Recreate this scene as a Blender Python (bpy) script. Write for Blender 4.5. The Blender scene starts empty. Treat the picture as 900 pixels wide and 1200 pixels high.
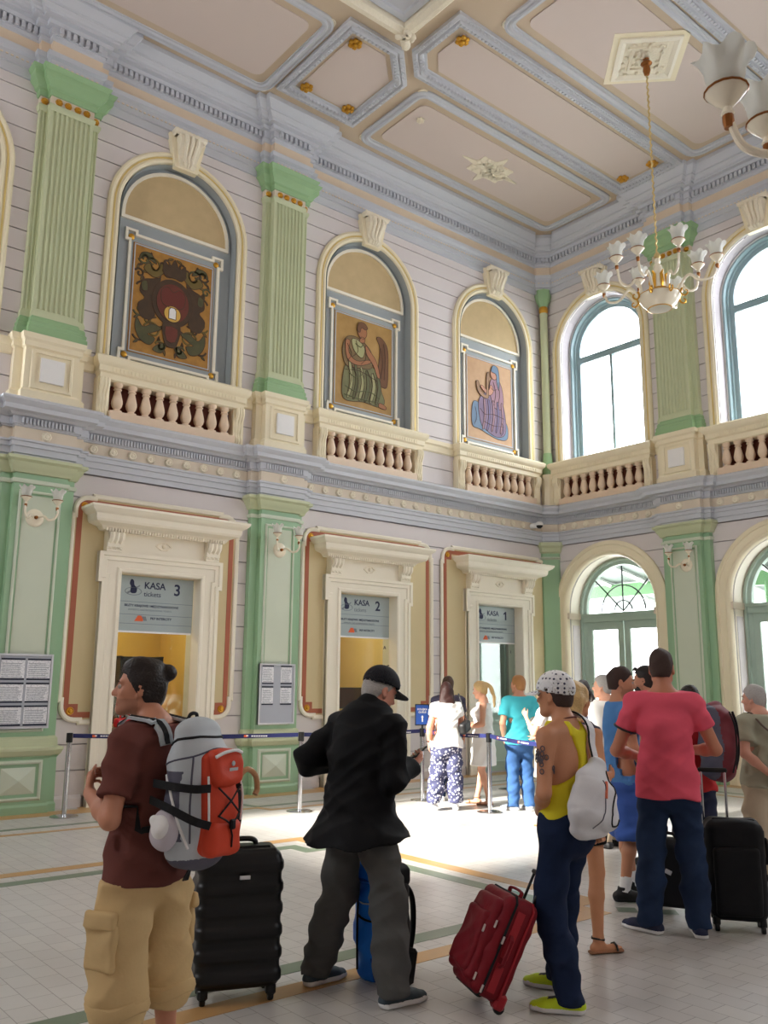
import bpy, bmesh, math, random
import numpy as np
from mathutils import Vector, Matrix, Euler
from mathutils.geometry import tessellate_polygon
random.seed(7); np.random.seed(7)
PI = math.pi
SC = bpy.context.scene
COL = SC.collection

# ---------------------------------------------------------------- materials
def lin(c):
    c = c / 255.0
    return c / 12.92 if c <= 0.04045 else ((c + 0.055) / 1.055) ** 2.4
def rgb(*c): return (lin(c[0]), lin(c[1]), lin(c[2]), 1.0)
_M = {}
def mat(name, c, rough=0.55, var=0.06, scale=6.0, bump=0.0, bscale=40.0, metal=0.0, c2=None, spec=0.4):
    if name in _M: return _M[name]
    m = bpy.data.materials.new(name); m.use_nodes = True
    nt = m.node_tree; N = nt.nodes; L = nt.links
    b = N['Principled BSDF']; b.inputs['Roughness'].default_value = rough
    b.inputs['Metallic'].default_value = metal
    b.inputs['Specular IOR Level'].default_value = spec
    tc = N.new('ShaderNodeTexCoord')
    nz = N.new('ShaderNodeTexNoise'); nz.inputs['Scale'].default_value = scale; nz.inputs['Detail'].default_value = 4
    L.new(tc.outputs['Object'], nz.inputs['Vector'])
    mx = N.new('ShaderNodeMix'); mx.data_type = 'RGBA'
    base = rgb(*c)
    if c2 is None:
        a = tuple(v * (1 - var) for v in base[:3]) + (1,); z = tuple(min(1, v * (1 + var)) for v in base[:3]) + (1,)
    else: a, z = base, rgb(*c2)
    mx.inputs[6].default_value = a; mx.inputs[7].default_value = z
    L.new(nz.outputs['Fac'], mx.inputs[0]); L.new(mx.outputs[2], b.inputs['Base Color'])
    if bump:
        n2 = N.new('ShaderNodeTexNoise'); n2.inputs['Scale'].default_value = bscale; n2.inputs['Detail'].default_value = 3
        L.new(tc.outputs['Object'], n2.inputs['Vector'])
        bp = N.new('ShaderNodeBump'); bp.inputs['Strength'].default_value = bump; bp.inputs['Distance'].default_value = 0.01
        L.new(n2.outputs['Fac'], bp.inputs['Height']); L.new(bp.outputs['Normal'], b.inputs['Normal'])
    _M[name] = m
    return m
def pattern_mat(name, c, c2, scale, kind='voronoi', thr=0.5, rough=0.8):
    if name in _M: return _M[name]
    m = bpy.data.materials.new(name); m.use_nodes = True
    nt = m.node_tree; N = nt.nodes; L = nt.links; b = N['Principled BSDF']; b.inputs['Roughness'].default_value = rough
    tc = N.new('ShaderNodeTexCoord')
    if kind == 'voronoi':
        t = N.new('ShaderNodeTexVoronoi'); t.inputs['Scale'].default_value = scale; out = t.outputs['Distance']
    elif kind == 'wave':
        t = N.new('ShaderNodeTexWave'); t.inputs['Scale'].default_value = scale; t.inputs['Distortion'].default_value = 6; out = t.outputs['Fac']
    else:
        t = N.new('ShaderNodeTexNoise'); t.inputs['Scale'].default_value = scale; t.inputs['Detail'].default_value = 5; out = t.outputs['Fac']
    L.new(tc.outputs['Object'], t.inputs['Vector'])
    r = N.new('ShaderNodeValToRGB'); r.color_ramp.elements[0].position = max(0, thr - .04); r.color_ramp.elements[1].position = min(1, thr + .04)
    r.color_ramp.elements[0].color = rgb(*c); r.color_ramp.elements[1].color = rgb(*c2)
    L.new(out, r.inputs['Fac']); L.new(r.outputs['Color'], b.inputs['Base Color'])
    _M[name] = m
    return m
def glass_mat(name, refl=0.10, tint=(1, 1, 1), haze=None):
    if name in _M: return _M[name]
    m = bpy.data.materials.new(name); m.use_nodes = True
    nt = m.node_tree; N = nt.nodes; L = nt.links
    for n in list(N): N.remove(n)
    o = N.new('ShaderNodeOutputMaterial'); t = N.new('ShaderNodeBsdfTransparent'); t.inputs[0].default_value = tint + (1,)
    g = N.new('ShaderNodeBsdfGlossy'); g.inputs['Roughness'].default_value = 0.02; g.inputs[0].default_value = (.95, 1, .97, 1)
    lw0 = N.new('ShaderNodeLayerWeight'); lw0.inputs['Blend'].default_value = .5; lw = N.new('ShaderNodeMath'); lw.operation = 'POWER'; lw.inputs[1].default_value = 5; L.new(lw0.outputs['Facing'], lw.inputs[0])
    mm = N.new('ShaderNodeMath'); mm.operation = 'ADD'; mm.inputs[1].default_value = refl; mm.use_clamp = True
    mx = N.new('ShaderNodeMixShader')
    L.new(lw.outputs[0], mm.inputs[0]); L.new(mm.outputs[0], mx.inputs[0]); L.new(t.outputs[0], mx.inputs[1]); L.new(g.outputs[0], mx.inputs[2])
    L.new(mx.outputs[0], o.inputs[0])
    _M[name] = m
    return m
def emit_mat(name, c, s):
    m = bpy.data.materials.new(name); m.use_nodes = True
    b = m.node_tree.nodes['Principled BSDF']; b.inputs['Emission Color'].default_value = rgb(*c); b.inputs['Emission Strength'].default_value = s
    b.inputs['Base Color'].default_value = rgb(*c)
    return m

M_wall = mat('lilac_paint', (217, 209, 208), .6, .03, 3)
M_gap = mat('lilac_joint', (176, 168, 172), .7, .05)
M_cream = mat('cream_paint', (238, 226, 196), .45, .03, 5)
M_creamw = mat('pale_cream_paint', (240, 232, 214), .45, .03, 5)
M_white = mat('white_paint', (236, 234, 232), .5, .02)
M_blue = mat('blue_grey_paint', (197, 199, 206), .5, .03, 4)
M_peach = mat('peach_paint', (222, 202, 178), .6, .04)
M_frieze = mat('frieze_paint', (222, 208, 188), .6, .04)
M_greens = mat('pale_green_paint', (196, 202, 166), .45, .03, 4)
M_greend = mat('mid_green_paint', (150, 184, 138), .45, .04, 4)
M_greenl = mat('lower_green_paint', (154, 188, 152), .4, .04, 3)
M_greenp = mat('pale_panel_green', (204, 212, 192), .45, .03, 3)
M_grey = mat('niche_grey_paint', (158, 164, 166), .55, .03)
M_tan = mat('lunette_tan', (196, 172, 130), .7, .12, 5)
M_gold = mat('gilding', (214, 160, 60), .3, .1, 20, metal=.75)
M_brass = mat('brass', (150, 95, 50), .35, .1, 20, metal=.8)
M_terra = mat('terracotta_paint', (172, 98, 72), .55, .05)
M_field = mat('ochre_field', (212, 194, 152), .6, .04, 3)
M_rec = mat('oxblood_recess', (120, 62, 48), .7, .1)
M_balu = mat('stone_baluster', (226, 202, 176), .5, .06, 9)
M_ceil = mat('ceiling_tan', (202, 182, 158), .7, .03, 3)
M_cpan = mat('ceiling_panel', (212, 196, 188), .7, .02, 2)
M_orn = mat('stucco_ornament', (236, 226, 204), .55, .06, 30, bump=1.0, bscale=28)
M_fgreen = mat('door_green_grey', (166, 186, 172), .4, .04)
M_fblue = mat('window_blue_green', (146, 168, 174), .4, .04)
M_steel = mat('steel', (200, 202, 205), .18, .02, metal=1.0)
M_black = mat('black_plastic', (12, 12, 13), .4, .1)
M_dark = mat('dark_metal', (40, 42, 46), .4, .1)
M_paper = pattern_mat('printed_paper', (232, 232, 236), (205, 206, 214), 60, 'noise', .55, .6)
M_glass = glass_mat('pane_glass', .02)
M_bglass = glass_mat('booth_glass', .04, (.92, .97, .94)); M_bglass1 = glass_mat('mirroring_booth_glass', .13, (.85, .93, .9))

# ---------------------------------------------------------------- mesh collector
TI = lambda p: p
def TL(p): p = np.asarray(p, float); return np.stack([p[:, 0], -p[:, 1], p[:, 2]], 1)       # (along x, out, z) on the left wall y=0
def TR(p): p = np.asarray(p, float); return np.stack([-p[:, 1], p[:, 0], p[:, 2]], 1)       # (along y, out, z) on the right wall x=0
class G:
    def __init__(s, T=TI): s.v = []; s.f = []; s.m = []; s.T = T; s.n = 0
    def add(s, v, f, m=0):
        v = s.T(np.asarray(v, float)); s.v.append(v); k = s.n
        s.f += [tuple(int(i) + k for i in q) for q in f]; s.m += [m] * len(f); s.n += len(v)
        return s
    def box(s, a0, a1, b0, b1, c0, c1, m=0):
        v = [(x, y, z) for x in (a0, a1) for y in (b0, b1) for z in (c0, c1)]
        return s.add(v, [(0, 1, 3, 2), (4, 6, 7, 5), (0, 4, 5, 1), (2, 3, 7, 6), (0, 2, 6, 4), (1, 5, 7, 3)], m)
    def bbox(s, c, h, R=None, bev=0.01, m=0):                      # bevelled box: centre, half sizes, rotation
        hx, hy, hz = h; e = min(bev, hx * .9, hy * .9, hz * .9); v = []; idx = {}
        for sx in (-1, 1):
            for sy in (-1, 1):
                for sz in (-1, 1):
                    for k in range(3):
                        q = [sx * (hx - e), sy * (hy - e), sz * (hz - e)]; q[k] = (sx, sy, sz)[k] * (hx, hy, hz)[k]
                        idx[(sx, sy, sz, k)] = len(v); v.append(q)
        f = []
        for k in range(3):
            o = [i for i in range(3) if i != k]
            for t in (-1, 1):
                q = []
                for a, b in ((-1, -1), (1, -1), (1, 1), (-1, 1)):
                    w = [0, 0, 0]; w[k] = t; w[o[0]] = a; w[o[1]] = b; q.append(idx[tuple(w) + (k,)])
                f.append(q)
            for a in (-1, 1):
                for b in (-1, 1):
                    w0 = [0, 0, 0]; w1 = [0, 0, 0]; w0[k] = -1; w1[k] = 1
                    for w in (w0, w1): w[o[0]] = a; w[o[1]] = b
                    f.append([idx[tuple(w0) + (o[0],)], idx[tuple(w1) + (o[0],)], idx[tuple(w1) + (o[1],)], idx[tuple(w0) + (o[1],)]])
        for sx in (-1, 1):
            for sy in (-1, 1):
                for sz in (-1, 1): f.append([idx[(sx, sy, sz, k)] for k in range(3)])
        v = np.array(v, float)
        if R is not None: v = v @ np.array(R).T
        return s.add(v + np.array(c), f, m)
    def lathe(s, prof, c=(0, 0, 0), seg=16, R=None, m=0, caps=True):          # prof: (r, z)
        n = len(prof); a = np.arange(seg) * 2 * PI / seg; v = []
        for r, z in prof:
            for t in a: v.append((r * math.cos(t), r * math.sin(t), z))
        f = [(i * seg + j, i * seg + (j + 1) % seg, (i + 1) * seg + (j + 1) % seg, (i + 1) * seg + j) for i in range(n - 1) for j in range(seg)]
        if caps and prof[0][0] > 1e-4: f.append(tuple(range(seg)))
        if caps and prof[-1][0] > 1e-4: f.append(tuple((n - 1) * seg + j for j in range(seg)))
        v = np.array(v)
        if R is not None: v = v @ np.array(R).T
        return s.add(v + np.array(c), f, m)
    def tube(s, pts, r, seg=8, m=0, flat=1.0, up=(0, 0, 1)):
        P = np.asarray(pts, float); n = len(P); r = np.broadcast_to(np.asarray(r, float), (n,)); v = []
        T = np.gradient(P, axis=0); T /= np.linalg.norm(T, axis=1)[:, None] + 1e-9
        ref = np.array(up, float)
        if abs(T[0] @ ref) > .95: ref = np.array([1., 0, 0]) if abs(T[0][0]) < .9 else np.array([0, 1., 0])
        for i in range(n):
            a = np.cross(T[i], ref); a /= np.linalg.norm(a) + 1e-9; b = np.cross(a, T[i]); ref = b
            for j in range(seg):
                t = 2 * PI * j / seg; v.append(P[i] + r[i] * (math.cos(t) * a + flat * math.sin(t) * b))
        f = [(i * seg + j, i * seg + (j + 1) % seg, (i + 1) * seg + (j + 1) % seg, (i + 1) * seg + j) for i in range(n - 1) for j in range(seg)]
        f += [tuple(range(seg))[::-1], tuple((n - 1) * seg + j for j in range(seg))]
        return s.add(v, f, m)
    def plate(s, outer, holes, d0, d1, m=0, axis='o'):             # polygon in (u, z), extruded along the middle coordinate d0..d1
        loops = [list(outer)] + [list(h) for h in holes]
        flat = [p for l in loops for p in l]
        tri = tessellate_polygon([[Vector((p[0], p[1], 0)) for p in l] for l in loops])
        n = len(flat); v = [(p[0], d0, p[1]) for p in flat] + [(p[0], d1, p[1]) for p in flat]
        f = [tuple(t) for t in tri] + [tuple(n + i for i in t)[::-1] for t in tri]; k = 0
        for l in loops:
            q = len(l)
            f += [(k + i, k + (i + 1) % q, n + k + (i + 1) % q, n + k + i) for i in range(q)]; k += q
        return s.add(v, f, m)
    def sweep(s, path, prof, closed=False, plane='uz', side=1, m=0, capends=True):
        # path: 2-D points; prof: (offset to the side of travel, height out of the plane)
        P = np.asarray(path, float); n = len(P); k = len(prof); v = []
        for i in range(n):
            a = P[i] - P[i - 1] if (i > 0 or closed) else P[1] - P[0]
            b = P[(i + 1) % n] - P[i] if (i < n - 1 or closed) else P[i] - P[i - 1]
            a = a / (np.linalg.norm(a) + 1e-12); b = b / (np.linalg.norm(b) + 1e-12)
            na = np.array([a[1], -a[0]]) * side; nb = np.array([b[1], -b[0]]) * side
            mt = (na + nb) / max(.25, 1 + na @ nb)
            for w, h in prof:
                q = P[i] + mt * w
                v.append((q[0], h, q[1]) if plane == 'uz' else (q[0], q[1], h))
        f = []
        for i in range(n if closed else n - 1):
            j = (i + 1) % n
            f += [(i * k + t, j * k + t, j * k + t + 1, i * k + t + 1) for t in range(k - 1)]
        if not closed and capends: f += [tuple(range(k)), tuple((n - 1) * k + t for t in range(k))[::-1]]
        return s.add(v, f, m)
    def build(s, name, mats, parent=None, smooth=35, **tags):
        me = bpy.data.meshes.new(name); V = np.concatenate(s.v) if s.v else np.zeros((0, 3))
        me.from_pydata(V.tolist(), [], s.f)
        mats = mats if isinstance(mats, (list, tuple)) else [mats]
        for m in mats: me.materials.append(m)
        if len(mats) > 1: me.polygons.foreach_set('material_index', s.m)
        bm = bmesh.new(); bm.from_mesh(me); bmesh.ops.remove_doubles(bm, verts=bm.verts, dist=1e-5)
        bmesh.ops.recalc_face_normals(bm, faces=bm.faces); bm.to_mesh(me); bm.free()
        if smooth:
            me.polygons.foreach_set('use_smooth', [True] * len(me.polygons)); me.set_sharp_from_angle(angle=math.radians(smooth))
        o = bpy.data.objects.new(name, me); COL.objects.link(o)
        if parent is not None: o.parent = parent
        return tag(o, **tags)
def tag(o, label=None, cat=None, group=None, kind=None):
    if label: o['label'] = label
    if cat: o['category'] = cat
    if group: o['group'] = group
    if kind: o['kind'] = kind
    return o
def empty(name, loc=(0, 0, 0), rz=0, **tags):
    o = bpy.data.objects.new(name, None); COL.objects.link(o); o.location = loc; o.rotation_euler = (0, 0, rz); o.empty_display_size = .1
    return tag(o, **tags)
def copy_tree(o, parent=None, keep=False):
    kids = list(o.children); c = o.copy(); COL.objects.link(c)
    if parent is not None: c.parent = parent
    for k in kids: copy_tree(k, c)
    return c
def put(mesh_obj, loc, parent=None, rz=0, scale=1):                 # a linked copy of a part
    c = mesh_obj.copy(); COL.objects.link(c); c.parent = parent; c.location = loc; c.rotation_euler = (0, 0, rz); c.scale = (scale,) * 3
    return c
def arc(c, r, a0, a1, n=24): return [(c[0] + r * math.cos(a0 + (a1 - a0) * i / n), c[1] + r * math.sin(a0 + (a1 - a0) * i / n)) for i in range(n + 1)]
def archpath(c, z0, zs, r, n=28): return [(c - r, z0)] + arc((c, zs), r, PI, 0, n) + [(c + r, z0)]
def rect(a0, a1, b0, b1): return [(a0, b0), (a1, b0), (a1, b1), (a0, b1)]
def smoothpoly(pts, n=5):
    P = np.array(pts, float); k = len(P); out = []
    for i in range(k):
        p0, p1, p2, p3 = P[i - 1], P[i], P[(i + 1) % k], P[(i + 2) % k]
        for j in range(n):
            t = j / n; out.append(tuple(.5 * ((2 * p1) + (-p0 + p2) * t + (2 * p0 - 5 * p1 + 4 * p2 - p3) * t * t + (-p0 + 3 * p1 - 3 * p2 + p3) * t ** 3)))
    return out
def catmull(pts, n=6):
    P = np.array(pts, float); P = np.vstack([2 * P[0] - P[1], P, 2 * P[-1] - P[-2]]); out = []
    for i in range(1, len(P) - 2):
        p0, p1, p2, p3 = P[i - 1:i + 3]
        for j in range(n):
            t = j / n; out.append(.5 * ((2 * p1) + (-p0 + p2) * t + (2 * p0 - 5 * p1 + 4 * p2 - p3) * t * t + (-p0 + 3 * p1 - 3 * p2 + p3) * t ** 3))
    out.append(P[-2]); return np.array(out)
def text_mesh(name, s, size, mat_, parent, T, at, ext=.002, align='LEFT', bold=False):
    # lettering laid in a wall's (along, out, z) frame; at = (along, out, z) of the line's left end
    cu = bpy.data.curves.new(name, 'FONT'); cu.body = s; cu.size = size; cu.extrude = ext; cu.align_x = align
    if bold: cu.offset = size * .018
    ob = bpy.data.objects.new(name, cu); COL.objects.link(ob)
    dg = bpy.context.evaluated_depsgraph_get(); me = bpy.data.meshes.new_from_object(ob.evaluated_get(dg)); bpy.data.objects.remove(ob)
    n = len(me.vertices); co = np.zeros(n * 3); me.vertices.foreach_get('co', co); co = co.reshape(-1, 3)
    sgn = 1 if T is not TR else -1
    w = T(np.stack([at[0] + sgn * co[:, 0], at[1] + co[:, 2], at[2] + co[:, 1]], 1))
    me.vertices.foreach_set('co', w.ravel()); me.materials.clear(); me.materials.append(mat_); me.update()
    o = bpy.data.objects.new(name, me); COL.objects.link(o); o.parent = parent
    return o
SKY, SUN, EXPO = 9.5, 14.0, 0.45
NEARAZ = 2.45
# ---------------------------------------------------------------- layout of the hall (metres; corner of the two seen walls at 0,0)
ZC = 11.2                                  # ceiling
XW, YS = -21.0, -17.0                      # far ends of the hall
WIN_L = [-12.35, -8.65, -4.87, -1.59]      # arched bays of the left wall
TICK = [-8.66, -4.85, -1.60]               # ticket windows
PIL_L = [-14.25, -10.50, -6.77]
PIL_R = [-3.22, -6.72, -10.3]
WIN_R = [-1.45, -4.97, -8.5, -12.0]

# ---- walls: boards with open joints, arched and square holes
def wall(name, T, u0, u1, arches, rects, label):
    g = G(T)
    holes = [archpath(c, za, zs, r) for c, za, zs, r in arches] + [rect(a, b, c, d) for a, b, c, d in rects]
    g.plate(rect(u0, u1, 0, ZC), holes, -.03, -.25, 1)
    zs_ = []
    z = .14
    while z < 4.4: zs_.append((z, min(z + .33, 4.47))); z += .33
    z = 5.3
    while z < 10.0: zs_.append((z, min(z + .302, 10.05))); z += .302
    for z0, z1 in zs_:
        a, b = z0 + .008, z1 - .008
        zz = np.linspace(a, b, 6)
        spans = []
        for c, za, zsp, r in arches:
            if b <= za or a >= zsp + r: continue
            hw = np.where(zz < za, 0, np.where(zz <= zsp, r, np.sqrt(np.maximum(0, r * r - (zz - zsp) ** 2))))
            spans.append((c - hw, c + hw))
        for l, r_, c, d in rects:
            if b <= c or a >= d: continue
            spans.append((np.full(6, l), np.full(6, r_)))
        spans.sort(key=lambda s: s[0].min())
        left = np.full(6, u0)
        for s0, s1 in spans + [(np.full(6, u1), None)]:
            poly = [(left[i], zz[i]) for i in range(6)][::-1] + [(s0[i], zz[i]) for i in range(6)]
            n = len(poly)
            v = [(p[0], -.031, p[1]) for p in poly] + [(p[0], 0, p[1]) for p in poly]
            g.add(v, [tuple(range(n, 2 * n))] + [(i, (i + 1) % n, n + (i + 1) % n, n + i) for i in range(n)], 0)
            left = s1
    return g.build(name, [M_wall, M_gap], smooth=0, kind='structure', label=label, cat='wall')
wall('wall_left', TL, XW, .2, [(c, 5.30, 8.6, 1.02) for c in WIN_L], [(c - .64, c + .64, .02, 3.14) for c in TICK], 'lilac board-jointed wall with the three ticket windows')
wall('wall_right', TR, YS, .2, [(c, 5.30, 8.6, .97) for c in WIN_R[:3]] + [(c, .02, 3.1, 1.02) for c in WIN_R[:2]], [], 'lilac board-jointed wall with the arched windows and glazed doors')
g = G(); g.plate(rect(YS, 0, 0, ZC), [archpath(c, 6.3, 8.6, .95) for c in (-2.5, -4.45)], 0, .3)  # unseen end wall; openings sized and placed so sun lands on the queue floor
o = g.build('wall_west', M_wall, kind='structure', smooth=0, label='plain unseen lilac end wall behind the viewer, arched openings placed to let sun in', cat='wall')
o.matrix_world = Matrix(((0, -1, 0, XW), (1, 0, 0, 0), (0, 0, 1, 0), (0, 0, 0, 1)))
g = G(); g.plate(rect(XW, 0, 0, ZC), [archpath(c, 6.1, 8.6, .95) for c in (-5,)], YS, YS - .3)  # unseen wall of the hall; its opening is added to let in fill light
g.build('wall_south', M_wall, kind='structure', smooth=0, label='unseen lilac wall behind the viewer, arched opening added for fill light', cat='wall')

# ---- floor: tiles and inlaid bands
def floor_mat():
    m = bpy.data.materials.new('floor_tiles'); m.use_nodes = True; nt = m.node_tree; N = nt.nodes; L = nt.links; b = N['Principled BSDF']
    tc = N.new('ShaderNodeTexCoord'); mp = N.new('ShaderNodeMapping'); mp.inputs['Rotation'].default_value = (0, 0, PI / 2)
    br = N.new('ShaderNodeTexBrick'); br.inputs['Scale'].default_value = 1; br.inputs['Brick Width'].default_value = .2; br.inputs['Row Height'].default_value = .14
    br.inputs['Mortar Size'].default_value = .0022; br.inputs['Mortar Smooth'].default_value = .2; br.offset = .5
    br.inputs['Color1'].default_value = rgb(202, 199, 195); br.inputs['Color2'].default_value = rgb(194, 191, 188); br.inputs['Mortar'].default_value = rgb(140, 134, 130)
    L.new(tc.outputs['Object'], mp.inputs['Vector']); L.new(mp.outputs['Vector'], br.inputs['Vector'])
    nz = N.new('ShaderNodeTexNoise'); nz.inputs['Scale'].default_value = .9; nz.inputs['Detail'].default_value = 5; L.new(tc.outputs['Object'], nz.inputs['Vector'])
    mx = N.new('ShaderNodeMix'); mx.data_type = 'RGBA'; mx.blend_type = 'MULTIPLY'; mx.inputs[0].default_value = .35
    cr = N.new('ShaderNodeValToRGB'); cr.color_ramp.elements[0].color = (.72, .69, .64, 1); cr.color_ramp.elements[1].color = (1, 1, 1, 1); cr.color_ramp.elements[0].position = .3; cr.color_ramp.elements[1].position = .6
    L.new(nz.outputs['Fac'], cr.inputs['Fac']); L.new(br.outputs['Color'], mx.inputs[6]); L.new(cr.outputs['Color'], mx.inputs[7]); L.new(mx.outputs[2], b.inputs['Base Color'])
    rr = N.new('ShaderNodeMapRange'); rr.inputs['To Min'].default_value = .42; rr.inputs['To Max'].default_value = .26; L.new(nz.outputs['Fac'], rr.inputs['Value']); L.new(rr.outputs[0], b.inputs['Roughness'])
    bp = N.new('ShaderNodeBump'); bp.inputs['Strength'].default_value = .35; bp.inputs['Distance'].default_value = .003; bp.invert = True
    L.new(br.outputs['Fac'], bp.inputs['Height']); L.new(bp.outputs['Normal'], b.inputs['Normal'])
    return m
floor = G().box(XW, 0.3, YS, .3, -.2, 0).build('floor', floor_mat(), smooth=0, kind='structure', label='pale tiled floor of the hall with inlaid bands', cat='floor')
M_bandb = mat('brown_tile_band', (188, 146, 92), .35, .12, 5); M_bandg = mat('green_tile_band', (112, 128, 108), .35, .1, 5)
def band(path, w, m, name, closed=False):
    G().sweep(path, [(-w / 2, 0), (-w / 2, .002), (w / 2, .002), (w / 2, 0)], closed, 'xy', 1).build(name, m, floor, smooth=0)
def wallband(y, dy):
    p = [(XW, y)]
    for c in PIL_L: p += [(c - 1.0, y), (c - .95 + 0, y - dy), (c + .95, y - dy), (c + 1.0, y)]
    return p + [(y, y), (y, YS)]
band(wallband(-.17, .2), .36, M_bandb, 'brown_band'); band(wallband(-1.07, .26), .10, M_bandg, 'green_band'); band(wallband(-1.43, .25), .10, M_bandb, 'brown_band')
def frame_path(x1, y1, y0, n): return [(-19, y1), (x1 - n, y1), (x1 - n, y1 - n), (x1, y1 - n), (x1, y0 + n), (x1 - n, y0 + n), (x1 - n, y0), (-19, y0)]
band(frame_path(-8.40, -3.70, -7.53, .26), .155, M_bandb, 'brown_band'); band(frame_path(-8.70, -4.04, -7.22, .26), .15, M_bandg, 'green_band')
for x, y in ((-8.14, -7.5), (-8.24, -7.84), (-8.42, -7.62), (-7.98, -7.76)):
    G().add([(x - .1, y, .002), (x, y - .1, .002), (x + .1, y, .002), (x, y + .1, .002)], [(0, 1, 2, 3)]).build('green_tile', M_bandg, floor, smooth=0)

# ---- entablatures and cornices swept round both walls
def plan(breaks_l, breaks_r, corner=.24):
    p = [(XW, 0)]
    for c, steps in breaks_l:
        o_ = 0
        for w, o in steps: p += [(c - w, -o_), (c - w, -o)]; o_ = o
        for w, o in steps[::-1]:
            nx = [q for q in steps if q[1] < o]; q = nx[-1][1] if nx else 0
            p += [(c + w, -o), (c + w, -q)]
    if corner: p += [(-corner, 0), (-corner, -.05), (-.05, -corner), (0, -corner)]
    else: p += [(0, 0)]
    for c, steps in breaks_r:
        o_ = 0
        for w, o in steps: p += [(-o_, c + w), (-o, c + w)]; o_ = o
        for w, o in steps[::-1]:
            nx = [q for q in steps if q[1] < o]; q = nx[-1][1] if nx else 0
            p += [(-o, c - w), (-q, c - w)]
    p += [(0, YS)]
    q = [p[0]]
    for a in p[1:]:
        if abs(a[0] - q[-1][0]) + abs(a[1] - q[-1][1]) > 1e-6: q.append(a)
    return q
LOW = [(.49, .10), (.36, .20)]; UPP = [(.46, .10), (.33, .20)]
def steps_for(s): return plan([(c, s) for c in PIL_L], [(c, s) for c in PIL_R])
def dentils(path, out, z0, z1, depth, pitch, w, m, name, parent, xmin=-13.3, ymin=-7):
    g = G(); P = np.array(path)
    for a, b in zip(P[:-1], P[1:]):
        d = b - a; L_ = np.linalg.norm(d); d = d / L_; n = np.array([d[1], -d[0]])
        if L_ < .12: continue
        k = int((L_ + .0) / pitch)
        for i in range(k):
            c = a + d * (L_ * (i + .5) / k)
            if c[0] < xmin or c[1] < ymin: continue
            q = [c - d * w / 2 + n * out, c + d * w / 2 + n * out, c + d * w / 2 + n * (out + depth), c - d * w / 2 + n * (out + depth)]
            g.add([(x, y, z) for z in (z0, z1) for x, y in q], [(0, 1, 2, 3), (4, 5, 6, 7), (0, 1, 5, 4), (1, 2, 6, 5), (2, 3, 7, 6), (3, 0, 4, 7)])
    return g.build(name, m, parent, smooth=0)
low = steps_for(LOW); up = steps_for(UPP)
ent = G().sweep(low, [(0, 4.44), (.035, 4.44), (.035, 4.52), (.06, 4.525), (.06, 4.61), (.085, 4.615), (.085, 4.67), (.11, 4.68), (.11, 4.705), (.03, 4.71), (.03, 4.72)], plane='xy')
ent.sweep(low, [(.03, 4.87), (.07, 4.88), (.07, 4.90), (.09, 4.90), (.09, 5.0), (.13, 5.01), (.16, 5.04), (.25, 5.05), (.25, 5.11), (.27, 5.13), (.30, 5.17), (.30, 5.20), (.26, 5.22), (-.02, 5.31)], plane='xy')
trim = ent.build('trim_1', M_blue, smooth=25, kind='structure', label='blue-grey entablature with dentils running round both walls at mid height', cat='cornice')
G().sweep(low, [(.03, 4.70), (.045, 4.71), (.045, 4.88), (.03, 4.89)], plane='xy').build('frieze', M_frieze, trim, smooth=0)
dentils(low, .09, 4.91, 4.99, .035, .045, .026, M_blue, 'dentils', trim)
ros = G().lathe([(0.002, .045), (.02, .04), (.03, .03), (.05, .035), (.065, .02), (.07, 0)], seg=8, R=Euler((PI / 2, 0, 0)).to_matrix())
ros0 = ros.build('rosette', M_orn, trim); ros0.location = (-8.65, -.045, 4.79)
def rosettes(xs):
    for x in xs: put(ros0, (x, -.045, 4.79), trim)
rosettes([-8.65 + .285 * k for k in range(-4, 5) if k]); rosettes([-6.1 + .29 * k for k in range(20)]); rosettes([-12.3 + .285 * k for k in range(-1, 5)])
for c in PIL_L[1:]: put(ros0, (c, -.245, 4.79), trim)
for y in [-.42 - .29 * k for k in range(8)] + [-3.9 - .29 * k for k in range(9)]: put(ros0, (-.045, y, 4.79), trim, rz=-PI / 2)
put(ros0, (-.245, PIL_R[0], 4.79), trim, rz=-PI / 2)

g = G().sweep(up, [(0, 9.99), (.03, 9.99), (.03, 10.12), (.05, 10.13), (.05, 10.30), (.09, 10.33), (.10, 10.40), (.03, 10.41)], plane='xy')
g.sweep(up, [(.03, 10.60), (.06, 10.62), (.06, 10.68), (.08, 10.68), (.08, 10.79), (.13, 10.80), (.14, 10.84), (.14, 10.86), (.21, 10.87), (.21, 10.91), (.235, 10.92), (.25, 10.95), (.29, 10.98), (.29, 11.0), (.31, 11.01), (.33, 11.05), (.37, 11.10), (.39, 11.12), (.39, ZC)], plane='xy')
cor = g.build('trim_2', M_blue, smooth=25, kind='structure', label='blue-grey ceiling cornice with a dentil row below the ceiling', cat='cornice')
G().sweep(up, [(.03, 10.38), (.036, 10.41), (.036, 10.60), (.03, 10.63)], plane='xy').build('frieze', M_peach, cor, smooth=0)
dentils(up, .08, 10.69, 10.785, .055, .085, .05, M_blue, 'dentils', cor)
dentils(up, .05, 10.22, 10.24, .012, .07, .035, M_frieze, 'bead_row', cor)

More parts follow.
